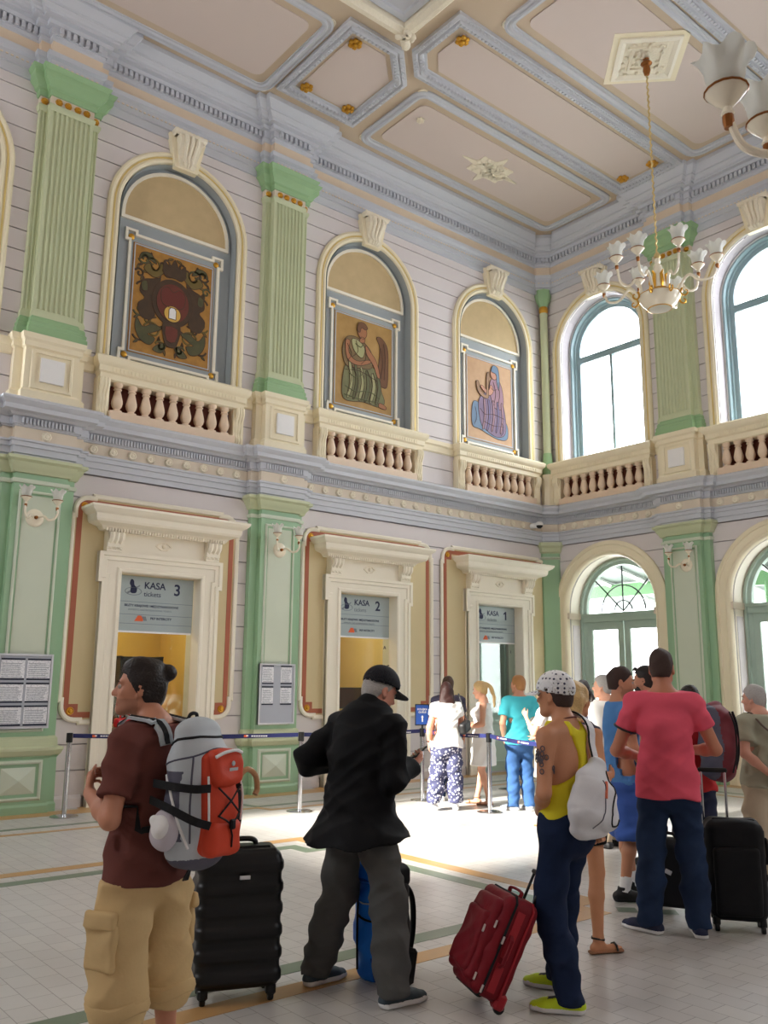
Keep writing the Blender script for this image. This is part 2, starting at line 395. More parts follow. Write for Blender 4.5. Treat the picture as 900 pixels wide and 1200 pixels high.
# ---- pilasters
def fluted(u0, u1, n, o, d, m_edge=.05):
    p = [(u0, 0), (u0, o)]; w = (u1 - u0 - 2 * m_edge) / n
    for i in range(n):
        a = u0 + m_edge + i * w
        p += [(a + .14 * w, o)] + [(a + w * (.5 - .36 * math.cos(PI * k / 6)), o - d * math.sin(PI * k / 6)) for k in range(1, 6)] + [(a + .86 * w, o)]
    return p + [(u1, o), (u1, 0)]
def extr(g, plan_, z0, z1, m=0):
    n = len(plan_)
    return g.add([(p[0], p[1], z0) for p in plan_] + [(p[0], p[1], z1) for p in plan_], [(i, (i + 1) % n, n + (i + 1) % n, n + i) for i in range(n)] + [tuple(range(n)), tuple(range(n, 2 * n))], m)
def stepped(c, prof, wb=.43, ob=.10, wf=.31, of=.20):
    # plan of a two-layer pilaster, swept with a profile (extra, z)
    P = [(c - wb, 0), (c - wb, ob), (c - wf, ob), (c - wf, of), (c + wf, of), (c + wf, ob), (c + wb, ob), (c + wb, 0)]
    return P, prof
NP = [0]
def pilaster(T, c, label_u, label_l, lower_gold=True):
    NP[0] += 1
    e = empty('trim_%d' % (NP[0] + 2), kind='structure', label=label_u, cat='pilaster')
    S = -1
    P, _ = stepped(c, None)
    # upper order: pedestal, base, shaft, capital
    PP = [(c - .47, 0), (c - .47, .12), (c - .36, .12), (c - .36, .24), (c + .36, .24), (c + .36, .12), (c + .47, .12), (c + .47, 0)]
    g = G(T).sweep(PP, [(0, 5.2), (.03, 5.2), (.03, 5.38), (0, 5.42), (0, 5.98), (.03, 6.0), (.03, 6.07), (.06, 6.1), (.07, 6.17), (.02, 6.19), (-.5, 6.19)], plane='xy', side=S)
    g.sweep(rect(c - .24, c + .24, 5.46, 5.92), [(0, .24), (0, .262), (-.03, .262), (-.045, .24)], True, 'uz', S)
    g.build('pedestal', M_cream, e, smooth=25)
    G(T).box(c - .16, c + .16, .24, .275, 5.53, 5.86).build('plaque', M_white, e, smooth=0)
    G(T).sweep(P, [(.05, 6.19), (.05, 6.29), (.035, 6.30), (.04, 6.35), (.02, 6.38), (.02, 6.42), (0, 6.46), (-.3, 6.47)], plane='xy', side=S).build('base', M_greend, e, smooth=25)
    g = G(T)
    for a, b, n, o in ((c - .42, c - .305, 2, .10), (c + .305, c + .42, 2, .10), (c - .31, c + .31, 8, .20)): extr(g, fluted(a, b, n, o, .022 if n == 8 else .015, .035 if n == 8 else .01), 6.45, 9.66)
    g.sweep(P, [(0, 6.42), (.012, 6.5), (-.005, 6.56), (-.02, 6.56)], plane='xy', side=S); g.sweep(P, [(-.02, 9.55), (.0, 9.55), (.02, 9.60), (.02, 9.64), (-.02, 9.64)], plane='xy', side=S)
    g.build('shaft', M_greens, e, smooth=25)
    G(T).sweep(P, [(0, 9.62), (.0, 9.78), (.0, 9.8)], plane='xy', side=S).build('necking', M_frieze, e, smooth=0)
    g = G(T).sweep(P, [(-.1, 9.76), (.02, 9.77), (.03, 9.80), (.03, 9.85), (.06, 9.87), (.08, 9.92), (.13, 9.97), (.14, 10.0), (.14, 10.06), (.17, 10.10), (.18, 10.13), (-.3, 10.13)], plane='xy', side=S)
    g.build('capital', M_greend, e, smooth=25)
    gr = None
    for u, o in ((c - .2, .2), (c - .07, .2), (c + .07, .2), (c + .2, .2), (c - .37, .1), (c + .37, .1)):
        G(T).lathe([(.001, .05), (.02, .045), (.03, .02), (.045, .022), (.055, 0)], (u, o, 9.7), 8, Euler((-PI / 2, 0, 0)).to_matrix()).build('gilt_rosette', M_gold, e)
    # lower order
    NP[0] += 1
    e = empty('trim_%d' % (NP[0] + 2), kind='structure', label=label_l, cat='pilaster')
    Q = [(c - .47, 0), (c - .47, .10), (c - .345, .10), (c - .345, .20), (c + .345, .20), (c + .345, .10), (c + .47, .10), (c + .47, 0)]
    g = G(T).sweep(Q, [(.05, 0), (.05, .09), (.035, .12), (.03, .66), (.05, .69), (-.2, .69)], plane='xy', side=S)
    g.build('dado', M_greenl, e, smooth=25)
    G(T).sweep(Q, [(.03, .66), (.045, .69), (.06, .70), (.09, .76), (.09, .79), (.03, .81), (.025, .90), (0, .93), (-.2, .93)], plane='xy', side=S).build('dado_cap', M_greens, e, smooth=25)
    g = G(T).sweep(rect(c - .25, c + .25, .2, .6), [(0, .22), (0, .25), (-.02, .255), (-.045, .235)], True, 'uz', S)
    a = [(c - .21, .237, .24), (c + .21, .237, .24), (c + .21, .237, .56), (c - .21, .237, .56), (c, .285, .40)]
    g.add(a, [(0, 1, 4), (1, 2, 4), (2, 3, 4), (3, 0, 4)]); g.build('diamond_panel', M_greenp, e, smooth=0)
    G(T).sweep(Q, [(0, .85), (0, 4.38)], plane='xy', side=S).build('shaft', M_greenl, e, smooth=0)
    g = G(T).sweep(rect(c - .24, c + .24, 1.02, 4.02), [(0, .2), (0, .222), (-.018, .226), (-.035, .205)], True, 'uz', S)
    g.box(c - .215, c + .215, .19, .204, 1.05, 3.99, 1); g.build('inset_panel', [M_greenp, M_greenp], e, smooth=25)
    G(T).sweep(Q, [(-.01, 4.14), (.02, 4.145), (.028, 4.17), (.02, 4.2), (-.01, 4.2)], plane='xy', side=S).build('astragal', M_greenp, e, smooth=40)
    G(T).sweep(Q, [(-.01, 4.27), (.03, 4.28), (.05, 4.33), (.08, 4.37), (.09, 4.41), (.13, 4.44), (.13, 4.48), (-.05, 4.5)], plane='xy', side=S).build('capital', M_greens, e, smooth=30)
pilaster(TL, PIL_L[1], 'green fluted upper pilaster on its pedestal left of the coat of arms painting', 'green lower pilaster left of ticket window 3')
pilaster(TL, PIL_L[2], 'green fluted upper pilaster between the coat of arms and the green-draped figure', 'green lower pilaster between ticket windows 3 and 2')
pilaster(TR, PIL_R[0], 'green fluted upper pilaster between the two bright arched windows', 'green lower pilaster between the two glazed doors')
# corner columns
e = empty('trim_20', kind='structure', label='slim round green column with capital in the upper corner of the hall', cat='column')
cx, cy = -.13, -.13
G().lathe([(.11, 5.9), (.11, 6.25), (.095, 6.3), (.10, 6.36), (.085, 6.4)], (cx, cy, 0), 20).build('base', M_greend, e)
G().lathe([(.085, 6.38), (.08, 9.45), (.095, 9.5), (.08, 9.55)], (cx, cy, 0), 20).build('shaft', M_greens, e)
G().lathe([(.08, 9.54), (.10, 9.58), (.10, 9.66), (.08, 9.7)], (cx, cy, 0), 12).build('gilt_collar', M_gold, e)
G().lathe([(.085, 9.68), (.11, 9.74), (.16, 9.85), (.18, 9.95), (.16, 10.02), (.17, 10.06), (.0, 10.07)], (cx, cy, 0), 8).build('capital', M_greend, e)
G().lathe([(.14, 5.25), (.14, 5.82), (.17, 5.86), (.17, 5.92), (0, 5.93)], (cx, cy, 0), 8).build('pedestal', M_cream, e)
e = empty('trim_21', kind='structure', label='narrow green pilaster set across the lower corner beside ticket window 1', cat='pilaster')
Qc = [(-.27, 0), (-.27, -.05), (-.05, -.27), (0, -.27)]
G().sweep(Qc, [(.03, 0), (.03, .7), (.08, .76), (.03, .82), (0, .85), (0, 4.3)], plane='xy').build('shaft', M_greenl, e, smooth=0)
G().sweep(Qc, [(0, 4.14), (.03, 4.17), (0, 4.2)], plane='xy').build('astragal', M_greenp, e)
G().sweep(Qc, [(0, 4.27), (.04, 4.3), (.06, 4.38), (.10, 4.42), (.10, 4.49), (0, 4.5)], plane='xy').build('capital', M_greens, e, smooth=30)

# ---- skirting and string courses
def runs(lo, hi, cuts):
    out = []; a = lo
    for c0, c1 in sorted(cuts):
        if c0 > a: out.append((a, c0))
        a = max(a, c1)
    if a < hi: out.append((a, hi))
    return out
def skirting(T, name, lo, hi, cuts, label, side):
    g = G(T)
    for a, b in runs(lo, hi, cuts): g.sweep([(a, 0), (b, 0)], [(0, 0), (.04, 0), (.04, .12), (.02, .15), (0, .16)], plane='xy', side=-1)
    g.build(name, M_wall, smooth=25, kind='structure', label=label, cat='baseboard')
skirting(TL, 'baseboard_left', XW, -.25, [(c - .95, c + .95) for c in TICK] + [(c - .53, c + .53) for c in PIL_L[1:]], 'low lilac baseboard along the ticket wall', 1)
skirting(TR, 'baseboard_right', YS, -.25, [(c - 1.3, c + 1.3) for c in WIN_R[:2]] + [(c - .53, c + .53) for c in PIL_R], 'low lilac baseboard along the door wall', 1)
def course(T, name, lo, hi, cuts, label):
    g = G(T)
    for a, b in runs(lo, hi, cuts): g.sweep([(a, 0), (b, 0)], [(0, 5.9), (.03, 5.92), (.04, 6.02), (.07, 6.05), (.08, 6.12), (0, 6.15)], plane='xy', side=-1)
    g.build(name, M_cream, smooth=25, kind='structure', label=label, cat='moulding')
course(TL, 'trim_22', XW, -.15, [(c - 1.2, c + 1.2) for c in WIN_L] + [(c - .48, c + .48) for c in PIL_L], 'cream string course linking balustrades on the left wall')
course(TR, 'trim_23', YS, -.15, [(c - 1.2, c + 1.2) for c in WIN_R] + [(c - .48, c + .48) for c in PIL_R], 'cream string course linking balustrades on the right wall')

# ---- arched surrounds with keystones
def keystone(T, c, e):
    k = [(c - .19, 9.52), (c + .19, 9.52), (c + .31, 10.08), (c - .31, 10.08)]
    G(T).plate(k, [], 0, .10).build('keystone', M_cream, e, smooth=0)
    g = G(T).sweep([(c - .24, .10), (c - .24, .2), (c + .24, .2), (c + .24, .10)], [(0, 10.02), (.03, 10.04), (.04, 10.1), (0, 10.11), (-.1, 10.11)], plane='xy', side=-1)
    v = catmull([(.24, 10.02), (.25, 9.92), (.19, 9.8), (.14, 9.68), (.17, 9.6), (.12, 9.55)], 4)
    n = len(v); w = np.linspace(.20, .12, n)
    g.add([(c - w[i], .08, v[i][1]) for i in range(n)] + [(c - w[i], v[i][0], v[i][1]) for i in range(n)] + [(c + w[i], v[i][0], v[i][1]) for i in range(n)] + [(c + w[i], .08, v[i][1]) for i in range(n)],
          [(j * n + i, j * n + i + 1, (j + 1) * n + i + 1, (j + 1) * n + i) for j in range(3) for i in range(n - 1)] + [(n - 1, 2 * n - 1, 3 * n - 1, 4 * n - 1)])
    for s in (-1, 0, 1):
        g.tube([(c + s * .1 * (1 - .12 * i), p[0] + .012, p[1]) for i, p in enumerate(v[::4])], [.035, .04, .03, .035, .025, .02][:len(v[::4])], 6)
    g.build('scroll_console', M_orn, e, smooth=50)
ARCHP = [(.0, -.02), (0, .03), (-.03, .055), (-.06, .055), (-.075, .04), (-.12, .04), (-.14, .055), (-.17, .05), (-.19, .02), (-.2, -.05)]
def surround(T, c, name, label):
    e = empty(name, kind='structure', label=label, cat='arch surround')
    G(T).sweep(archpath(c, 6.12, 8.6, 1.185), ARCHP, False, 'uz', -1).build('arch_moulding', M_cream, e, smooth=35)
    G(T).sweep(archpath(c, 6.12, 8.6, 1.10), [(0, .0), (0, .048), (-.025, .048), (-.025, 0)], False, 'uz', -1).build('gilt_line', mat('pale_gilding', (226, 200, 130), .35, .1, metal=.3), e, smooth=35)
    keystone(T, c, e)
    return e
names = ['the arch at the far left edge', 'the coat of arms painting', 'the painting of the green-draped figure', 'the painting of the blue-robed figure']
for i, c in enumerate(WIN_L): surround(TL, c, 'trim_%d' % (30 + i), 'cream arched moulding with scroll keystone around ' + names[i])
for i, c in enumerate(WIN_R[:2]): surround(TR, c, 'trim_%d' % (36 + i), 'cream arched moulding with scroll keystone around ' + ['the bright window nearest the corner', 'the bright window beyond the green pilaster'][i])

# ---- balustrades
bp_ = [(.078, 0), (.078, .035), (.05, .045), (.045, .06), (.07, .10), (.082, .145), (.08, .18), (.058, .27), (.042, .33), (.06, .345), (.06, .355), (.044, .37), (.07, .40), (.07, .44)]
def balustrade(T, c, n, label, rz):
    e = empty('balustrade', label=label, cat='balustrade', group=None)
    h = 1.19
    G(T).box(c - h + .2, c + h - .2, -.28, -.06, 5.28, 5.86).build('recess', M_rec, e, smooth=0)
    W = [(c - h, 0), (c - h, .20), (c + h, .20), (c + h, 0)]
    g = G(T).sweep(W, [(-.06, 5.80), (-.03, 5.82), (-.03, 5.90), (0, 5.92), (0, 6.0), (.03, 6.03), (.05, 6.06), (.06, 6.12), (.02, 6.15), (-.5, 6.15)], plane='xy', side=-1)
    g.box(c - h + .18, c + h - .18, -.2, .14, 5.80, 5.815); g.build('handrail', M_cream, e, smooth=25)
    dn = G(T)
    for k in range(36): dn.box(c - 1.0 + k * .0565, c - .97 + k * .0565, .19, .21, 5.925, 5.985)
    dn.build('dentils', M_cream, e, smooth=0)
    G(T).box(c - h + .19, c + h - .19, -.2, .2, 5.24, 5.36).build('plinth', M_balu, e, smooth=0)
    for s in (-1, 1):
        u = c + s * (h - .10)
        g = G(T).box(u - .09, u + .09, -.02, .14, 5.24, 5.84)
        v = catmull([(.20, 5.82), (.21, 5.72), (.16, 5.6), (.16, 5.5), (.14, 5.4), (.17, 5.32), (.14, 5.26)], 3)
        for k in (-.045, 0, .045): g.tube([(u + k, p[0] - .02, p[1]) for p in v], .03, 6)
        g.build('scroll_bracket', M_cream, e, smooth=50)
    first = None
    span = 2 * (h - .22)
    for k in range(n):
        u = c - span / 2 + span * (k + .5) / n
        p = T([(u, .09, 5.36)])[0]
        if first is None:
            first = G().lathe(bp_, (0, 0, 0), 12).build('baluster', M_balu, e, smooth=40); first.location = p
        else: put(first, p, e)
    return e
BL = ['cream balustrade below the arch at the far left edge', 'cream balustrade below the coat of arms painting', 'cream balustrade below the painting of the green-draped figure', 'cream balustrade below the painting of the blue-robed figure']
for i, c in enumerate(WIN_L):
    if i: balustrade(TL, c, 9, BL[i], 0)['group'] = 'balustrades below the arches'
for c, l in zip(WIN_R[:2], ('cream balustrade below the arched window nearest the corner', 'cream balustrade below the arched window beyond the green pilaster')): balustrade(TR, c, 9, l, 0)['group'] = 'balustrades below the arches'

# ---- paintings in the niches of the left wall
OUTL = [None]
def flat(g, pts, d0, d1, m, sm=5):
    q = smoothpoly(pts, sm) if sm else pts
    g.plate(q, [], d0, d1, m)
    if OUTL[0] is not None: g.sweep(q, [(-.0055, d1 - .002), (-.0045, d1 + .0012), (.0045, d1 + .0012), (.0055, d1 - .002)], True, 'uz', 1, m=OUTL[0])
def strokes(g, lines, d, m, w=.0045):
    for l in lines:
        q = [tuple(p) for p in catmull(l, 5)]; g.sweep(q, [(-w, d - .003), (-w * .8, d), (w * .8, d), (w, d - .003)], False, 'uz', 1, m=m)
def niche(c, label, paint, bg, mats, name='wall_painting', fig=None):
    G(TL).box(c - 1.02, c + 1.02, -.20, -.14, 6.13, 9.65).build('wall_niche', M_grey, kind='structure', smooth=0, label='grey recessed back of the niche holding ' + label.split(' in ')[0], cat='niche')
    e = empty(name, label=label, cat='painting', group='paintings in the arched niches')
    z0, z1 = 6.24, 8.36; a = .83; n = .10
    fr = [(c - a, z0), (c - a + 2 * n, z0), (c - a + 2 * n, z0 + n * .6), (c + a - 2 * n, z0 + n * .6), (c + a - 2 * n, z0), (c + a, z0), (c + a, z0 + 2 * n), (c + a - n * .6, z0 + 2 * n), (c + a - n * .6, z1 - 2 * n), (c + a, z1 - 2 * n), (c + a, z1),
          (c + a - 2 * n, z1), (c + a - 2 * n, z1 - n * .6), (c - a + 2 * n, z1 - n * .6), (c - a + 2 * n, z1), (c - a, z1), (c - a, z1 - 2 * n), (c - a + n * .6, z1 - 2 * n), (c - a + n * .6, z0 + 2 * n), (c - a, z0 + 2 * n)]
    G(TL).sweep(fr, [(0, -.15), (0, -.10), (.04, -.10), (.04, -.15)], True, 'uz', -1).build('frame_moulding', M_creamw, e, smooth=0)
    G(TL).sweep(rect(c - .665, c + .665, 6.435, 8.155), [(0, -.15), (0, -.12), (.015, -.12), (.02, -.15)], True, 'uz', -1).build('inner_frame', mat('silver_grey_paint', (184, 190, 198), .4), e, smooth=0)
    G(TL).box(c - .68, c + .68, -.16, -.13, 6.42, 8.17).build('painted_field', bg, e, smooth=0)
    OUTL[0] = len(mats); g = G(TL); paint(g, c); OUTL[0] = None; g.build('painted_figure', list(mats) + [mat('mural_outline', (78, 56, 40), .7, .1)], e, smooth=0)
    for sx in (-1, 1):
        for z in (6.36, 8.24): G(TL).lathe([(.001, .03), (.03, .025), (.045, .015), (.05, 0)], (c + sx * .72, -.14, z), 12, Euler((-PI / 2, 0, 0)).to_matrix()).build('gilt_boss', M_gold, e)
    lun = [(c - .86, 8.55), (c + .86, 8.55)] + arc((c, 8.6), .86, 0, PI, 24)[:]
    G(TL).sweep(lun, [(0, -.15), (0, -.10), (.05, -.10), (.05, -.15)], True, 'uz', 1).build('lunette_moulding', M_creamw, e, smooth=30)
    G(TL).plate(lun, [], -.15, -.13).build('lunette_field', M_tan, e, smooth=0)
    G(TL).sweep(archpath(c, 6.14, 8.6, .98), [(0, .03), (0, -.15)], False, 'uz', -1).build('reveal', M_grey, e, smooth=30)
def E_(c, z, rx, rz, a0=0, n=20): return [(c + rx * math.cos(2 * PI * k / n), z + rz * math.sin(2 * PI * k / n)) for k in range(n)]
def paint1(g, c):
    z = 7.3
    rr = random.Random(3)
    for s in (-1, 1):                                                # curling leaf scrolls over the whole ground
        for cx_, cz, r0, n in ((.34, .58, .14, 1), (.50, .66, .10, -1), (.46, .16, .15, 1), (.52, -.18, .11, -1), (.30, -.46, .15, 1), (.50, -.56, .12, -1), (.16, -.68, .09, 1), (.14, .70, .08, -1), (.56, .40, .08, 1), (.40, -.30, .09, 1)):
            sp = [(c + s * (cx_ + r0 * (1 - t / 9) * math.cos(t * n)), z + cz + r0 * (1 - t / 9) * math.sin(t * n)) for t in np.linspace(.3, 7.5, 26)]
            g.sweep(sp, [(-.016, -.13), (-.012, -.122), (.012, -.122), (.016, -.13)], False, 'uz', 1, m=rr.choice((0, 1, 2)))
            for t in (1.2, 2.6, 4.0):
                q = (c + s * (cx_ + r0 * 1.15 * math.cos(t * n)), z + cz + r0 * 1.15 * math.sin(t * n)); a = t * n + .5
                if abs(q[0] - c) < .62 and abs(q[1] - z) < .82: flat(g, [(q[0] + s * .055 * math.cos(a), q[1] + .055 * math.sin(a)), (q[0] - s * .018 * math.sin(a), q[1] + .018 * math.cos(a)), (q[0] - s * .04 * math.cos(a), q[1] - .04 * math.sin(a)), (q[0] + s * .018 * math.sin(a), q[1] - .018 * math.cos(a))], -.13, -.1235, rr.choice((0, 1, 2)), 3)
    for s in (-1, 1):
        def X(l): return [(c + s * x, z + y) for x, y in l]
        flat(g, X([(.10, .62), (.22, .66), (.30, .52), (.42, .60), (.50, .50), (.40, .42), (.30, .40), (.20, .48)]), -.135, -.122, 0)
        flat(g, X([(.22, .40), (.36, .36), (.50, .30), (.54, .12), (.46, .02), (.56, -.10), (.50, -.28), (.36, -.30), (.28, -.20), (.34, -.02), (.30, .2)]), -.135, -.121, 2)
        flat(g, X([(.44, .30), (.52, .26), (.50, .14), (.42, .16)]), -.13, -.119, 1)
        flat(g, X([(.16, -.40), (.30, -.36), (.46, -.44), (.56, -.32), (.58, -.48), (.50, -.64), (.34, -.70), (.26, -.58), (.38, -.54), (.28, -.48)]), -.135, -.121, 1)
        flat(g, X([(.30, .62), (.40, .76), (.54, .74), (.58, .62), (.48, .68)]), -.135, -.122, 1)
        flat(g, X([(.06, -.62), (.20, -.66), (.28, -.76), (.14, -.78)]), -.135, -.122, 1)
        flat(g, X([(.0, .5), (.12, .46), (.2, .56), (.1, .58)]), -.13, -.118, 2)
    flat(g, E_(c, z + .06, .34, .38), -.135, -.116, 2); flat(g, E_(c, z + .06, .27, .31), -.13, -.112, 3)
    flat(g, [(c - .16, z + .5), (c - .18, z + .72), (c - .08, z + .64), (c, z + .78), (c + .08, z + .64), (c + .18, z + .72), (c + .16, z + .5)], -.13, -.115, 2, 3)
    flat(g, [(c - .14, z - .28), (c + .14, z - .28), (c + .1, z - .6), (c, z - .66), (c - .1, z - .6)], -.13, -.114, 2, 3)
    flat(g, [(c - .1, z - .34), (c + .1, z - .34), (c + .07, z - .56), (c - .07, z - .56)], -.13, -.111, 3, 2)
    flat(g, E_(c, z - .12, .14, .13), -.13, -.109, 4); flat(g, [(c - .06, z - .2), (c - .06, z - .06), (c - .03, z - .02), (c + .03, z - .02), (c + .06, z - .06), (c + .06, z - .2)], -.13, -.106, 5, 0)
    flat(g, [(c - .17, z + .02), (c - .2, z + .22), (c - .1, z + .3), (c, z + .24), (c + .1, z + .3), (c + .2, z + .22), (c + .17, z + .02), (c, z - .02)], -.13, -.110, 6)
def fig2(g, c):
    def X(l): return [(c + x, 7.3 + y) for x, y in l]
    flat(g, X([(.28, .58), (.40, .60), (.54, .44), (.56, .1), (.54, -.3), (.42, -.34), (.30, -.26), (.34, .1), (.36, .4)]), -.135, -.121, 3)
    flat(g, X([(-.46, -.20), (-.36, -.06), (-.1, .0), (.2, -.02), (.36, -.18), (.40, -.42), (.48, -.62), (.36, -.74), (.0, -.72), (-.40, -.76), (-.5, -.6)]), -.135, -.119, 0)
    flat(g, X([(-.46, .34), (-.34, .46), (-.14, .46), (.06, .36), (.18, .2), (.16, -.04), (-.1, -.1), (-.4, -.12), (-.50, .1)]), -.133, -.117, 1)
    for k in range(6):
        x = -.36 + .13 * k
        flat(g, X([(x, -.04 - .03 * k), (x + .05, -.05 - .03 * k), (x + .10, -.40), (x + .02, -.68), (x - .03, -.68), (x + .03, -.38)]), -.13, -.114, 4 if k % 2 else 5, 4)
    flat(g, E_(c - .06, 7.3 + .60, .105, .13), -.13, -.114, 2); flat(g, X([(-.18, .62), (-.14, .76), (-.02, .78), (.06, .70), (.0, .66), (-.08, .68), (-.12, .58)]), -.13, -.111, 3, 4)
    flat(g, X([(-.08, .50), (.0, .48), (-.02, .40), (-.12, .40)]), -.13, -.113, 2, 3)
    flat(g, X([(-.44, .34), (-.34, .36), (-.36, .14), (-.18, .02), (.1, .1), (.12, .04), (-.16, -.06), (-.40, .02)]), -.13, -.112, 2, 4)
    flat(g, X([(.02, .36), (.14, .26), (.28, .10), (.36, -.16), (.30, -.18), (.2, .02), (.04, .2)]), -.13, -.112, 2, 4)
    flat(g, X([(.36, -.66), (.50, -.70), (.5, -.76), (.34, -.74)]), -.13, -.112, 2, 3)
    flat(g, X([(-.3, .4), (-.16, .42), (.0, .3), (-.06, .1), (-.24, .2)]), -.13, -.1135, 5, 4)
    strokes(g, [X(l) for l in ([(-.40, -.12), (-.30, -.3), (-.36, -.6)], [(-.28, -.08), (-.16, -.34), (-.22, -.7)], [(-.1, -.1), (.0, -.36), (-.06, -.7)], [(.06, -.1), (.18, -.36), (.10, -.7)], [(.2, -.12), (.30, -.4), (.26, -.68)], [(-.44, -.2), (-.1, -.16), (.3, -.26)], [(-.40, .3), (-.3, .12), (-.4, -.04)], [(-.2, .4), (-.16, .2), (-.3, .06)], [(.02, .28), (.02, .1), (-.08, -.02)], [(.44, .5), (.48, .2), (.46, -.2)], [(.38, .4), (.42, .1), (.38, -.2)])], -.108, 6)
    strokes(g, [X(l) for l in ([(-.44, -.5), (-.2, -.56), (.1, -.5), (.36, -.58)], [(-.46, -.66), (-.1, -.68), (.3, -.66)], [(-.36, -.24), (-.2, -.3), (-.06, -.22)], [(-.22, .34), (-.1, .3), (-.04, .36)])], -.108, 4, .009)
def fig3(g, c):
    def X(l): return [(c + x, 7.3 + y) for x, y in l]
    flat(g, X([(-.50, -.12), (-.3, -.10), (.0, -.3), (.46, -.36), (.50, -.70), (.2, -.76), (-.3, -.64), (-.52, -.58)]), -.135, -.121, 1)
    flat(g, X([(-.34, -.08), (-.2, .12), (.0, .2), (.3, .14), (.44, -.2), (.44, -.6), (.2, -.72), (-.1, -.64), (-.28, -.5)]), -.135, -.118, 0)
    flat(g, X([(.04, .48), (.2, .54), (.34, .4), (.40, .1), (.34, -.1), (.12, -.1), (.02, .1), (-.02, .3)]), -.133, -.116, 3)
    flat(g, E_(c + .12, 7.3 + .62, .10, .125), -.13, -.114, 2); flat(g, X([(.04, .66), (.1, .80), (.24, .76), (.28, .5), (.26, .3), (.2, .44), (.18, .62)]), -.13, -.111, 1, 4)
    flat(g, X([(.02, .36), (-.06, .22), (-.24, .30), (-.26, .24), (-.04, .12), (.1, .24)]), -.13, -.112, 2, 4)
    flat(g, X([(-.4, .34), (-.34, .36), (-.28, .2), (-.12, .12), (-.10, .5), (-.06, .62), (-.02, .56), (-.05, .3), (-.06, .06), (-.24, .06), (-.36, .16)]), -.13, -.1105, 4, 4)
    for k in range(5):
        x = -.2 + .13 * k
        flat(g, X([(x, .0), (x + .05, .0), (x + .07, -.3), (x, -.6), (x - .04, -.6), (x + .02, -.3)]), -.13, -.113, 5 if k % 2 else 3, 4)
    strokes(g, [X(l) for l in ([(.1, .44), (.16, .2), (.1, -.06)], [(.24, .46), (.28, .2), (.22, -.06)], [(-.3, -.2), (-.16, -.3), (.1, -.26), (.4, -.3)], [(-.2, -.46), (.1, -.5), (.4, -.46)], [(-.44, -.2), (-.4, -.4), (-.46, -.56)], [(.34, -.4), (.38, -.56), (.3, -.68)], [(.02, .3), (.1, .26), (.2, .3)])], -.109, 6)
mbr = mat('mural_brown', (84, 60, 38), .6, .15, 12, c2=(58, 44, 30)); mgr = mat('mural_green', (96, 92, 56), .6, .15, 12, c2=(66, 66, 42)); mred = mat('mural_red', (118, 56, 40), .6, .1, 12, c2=(92, 42, 32))
mflesh = mat('mural_flesh', (160, 104, 66), .6, .08)
bg1 = mat('mural_gold', (196, 144, 64), .6, .2, 9, c2=(140, 96, 40)); bg2 = mat('mural_ochre', (190, 152, 88), .6, .2, 6, c2=(150, 112, 56)); bg3 = mat('mural_sand', (198, 160, 118), .55, .2, 9, c2=(180, 138, 96))
niche(WIN_L[0], 'painting panel in the arch at the far left edge', lambda g, c: flat(g, E_(c, 7.3, .4, .6), -.135, -.12, 0), bg1, [mbr])
niche(WIN_L[1], 'coat of arms painting with red shield on gold ground in the nearest whole arch', paint1, bg1, [mat('mural_olive', (110, 92, 44), .6), mgr, mbr, mred, mat('mural_pale_gold', (214, 170, 80), .6), M_white, mat('mural_dark_red', (104, 44, 34), .6)])
niche(WIN_L[2], 'painting of a seated figure in green drapery with a brown scroll in the middle arch', fig2, bg2, [mat('mural_sage', (128, 126, 82), .6, .15, 9, c2=(98, 96, 60)), mat('mural_drab', (122, 98, 60), .6, .15), mflesh, mat('mural_umber', (112, 72, 40), .6, .15), mat('mural_deep_sage', (92, 94, 56), .6), mat('mural_light_sage', (160, 156, 108), .6)])
niche(WIN_L[3], 'painting of a seated figure in purple robe in the arch by the corner', fig3, bg3, [mat('mural_purple', (132, 104, 128), .6, .15, 9, c2=(104, 88, 118)), mat('mural_slate', (98, 122, 148), .6, .15), mat('mural_flesh_pink', (186, 130, 104), .6), mat('mural_mauve', (146, 108, 122), .6), mat('mural_lyre', (150, 112, 80), .6), mat('mural_indigo', (104, 92, 132), .6)])

# ---- arched windows and glazed doors of the right wall
def window(i, c, label):
    w = empty('window_%d' % i, kind='structure', label=label, cat='window')
    G(TR).sweep(archpath(c, 6.12, 8.6, .985), [(0, .03), (0, -.05), (-.012, -.06), (-.012, -.26), (-.05, -.265), (-.05, -.30)], False, 'uz', -1).build('window_reveal', M_white, w, smooth=30)
    G(TR).sweep(archpath(c, 6.12, 8.6, .94), [(0, -.27), (0, -.25), (-.035, -.25), (-.04, -.33), (-.07, -.335), (-.08, -.38), (-.16, -.385), (-.16, -.44)], False, 'uz', -1).build('window_frame', M_fblue, w, smooth=30)
    g = G(TR).box(c - .78, c + .78, -.48, -.38, 8.36, 8.46); g.box(c - .78, c + .78, -.44, -.35, 8.45, 8.49); g.box(c - .03, c + .03, -.47, -.39, 6.1, 8.4); g.box(c - .94, c + .94, -.5, .0, 6.02, 6.14)
    g.build('glazing_bar', M_fblue, w, smooth=0)
    G(TR).plate([(c - .78, 6.1), (c + .78, 6.1)] + arc((c, 8.6), .78, 0, PI, 24), [], -.44, -.436).build('pane', M_glass, w, smooth=0)
for i, c in enumerate(WIN_R[:2]): window(i + 1, c, ['tall arched window with blue-green frame nearest the corner', 'tall arched window with blue-green frame beyond the green pilaster'][i])
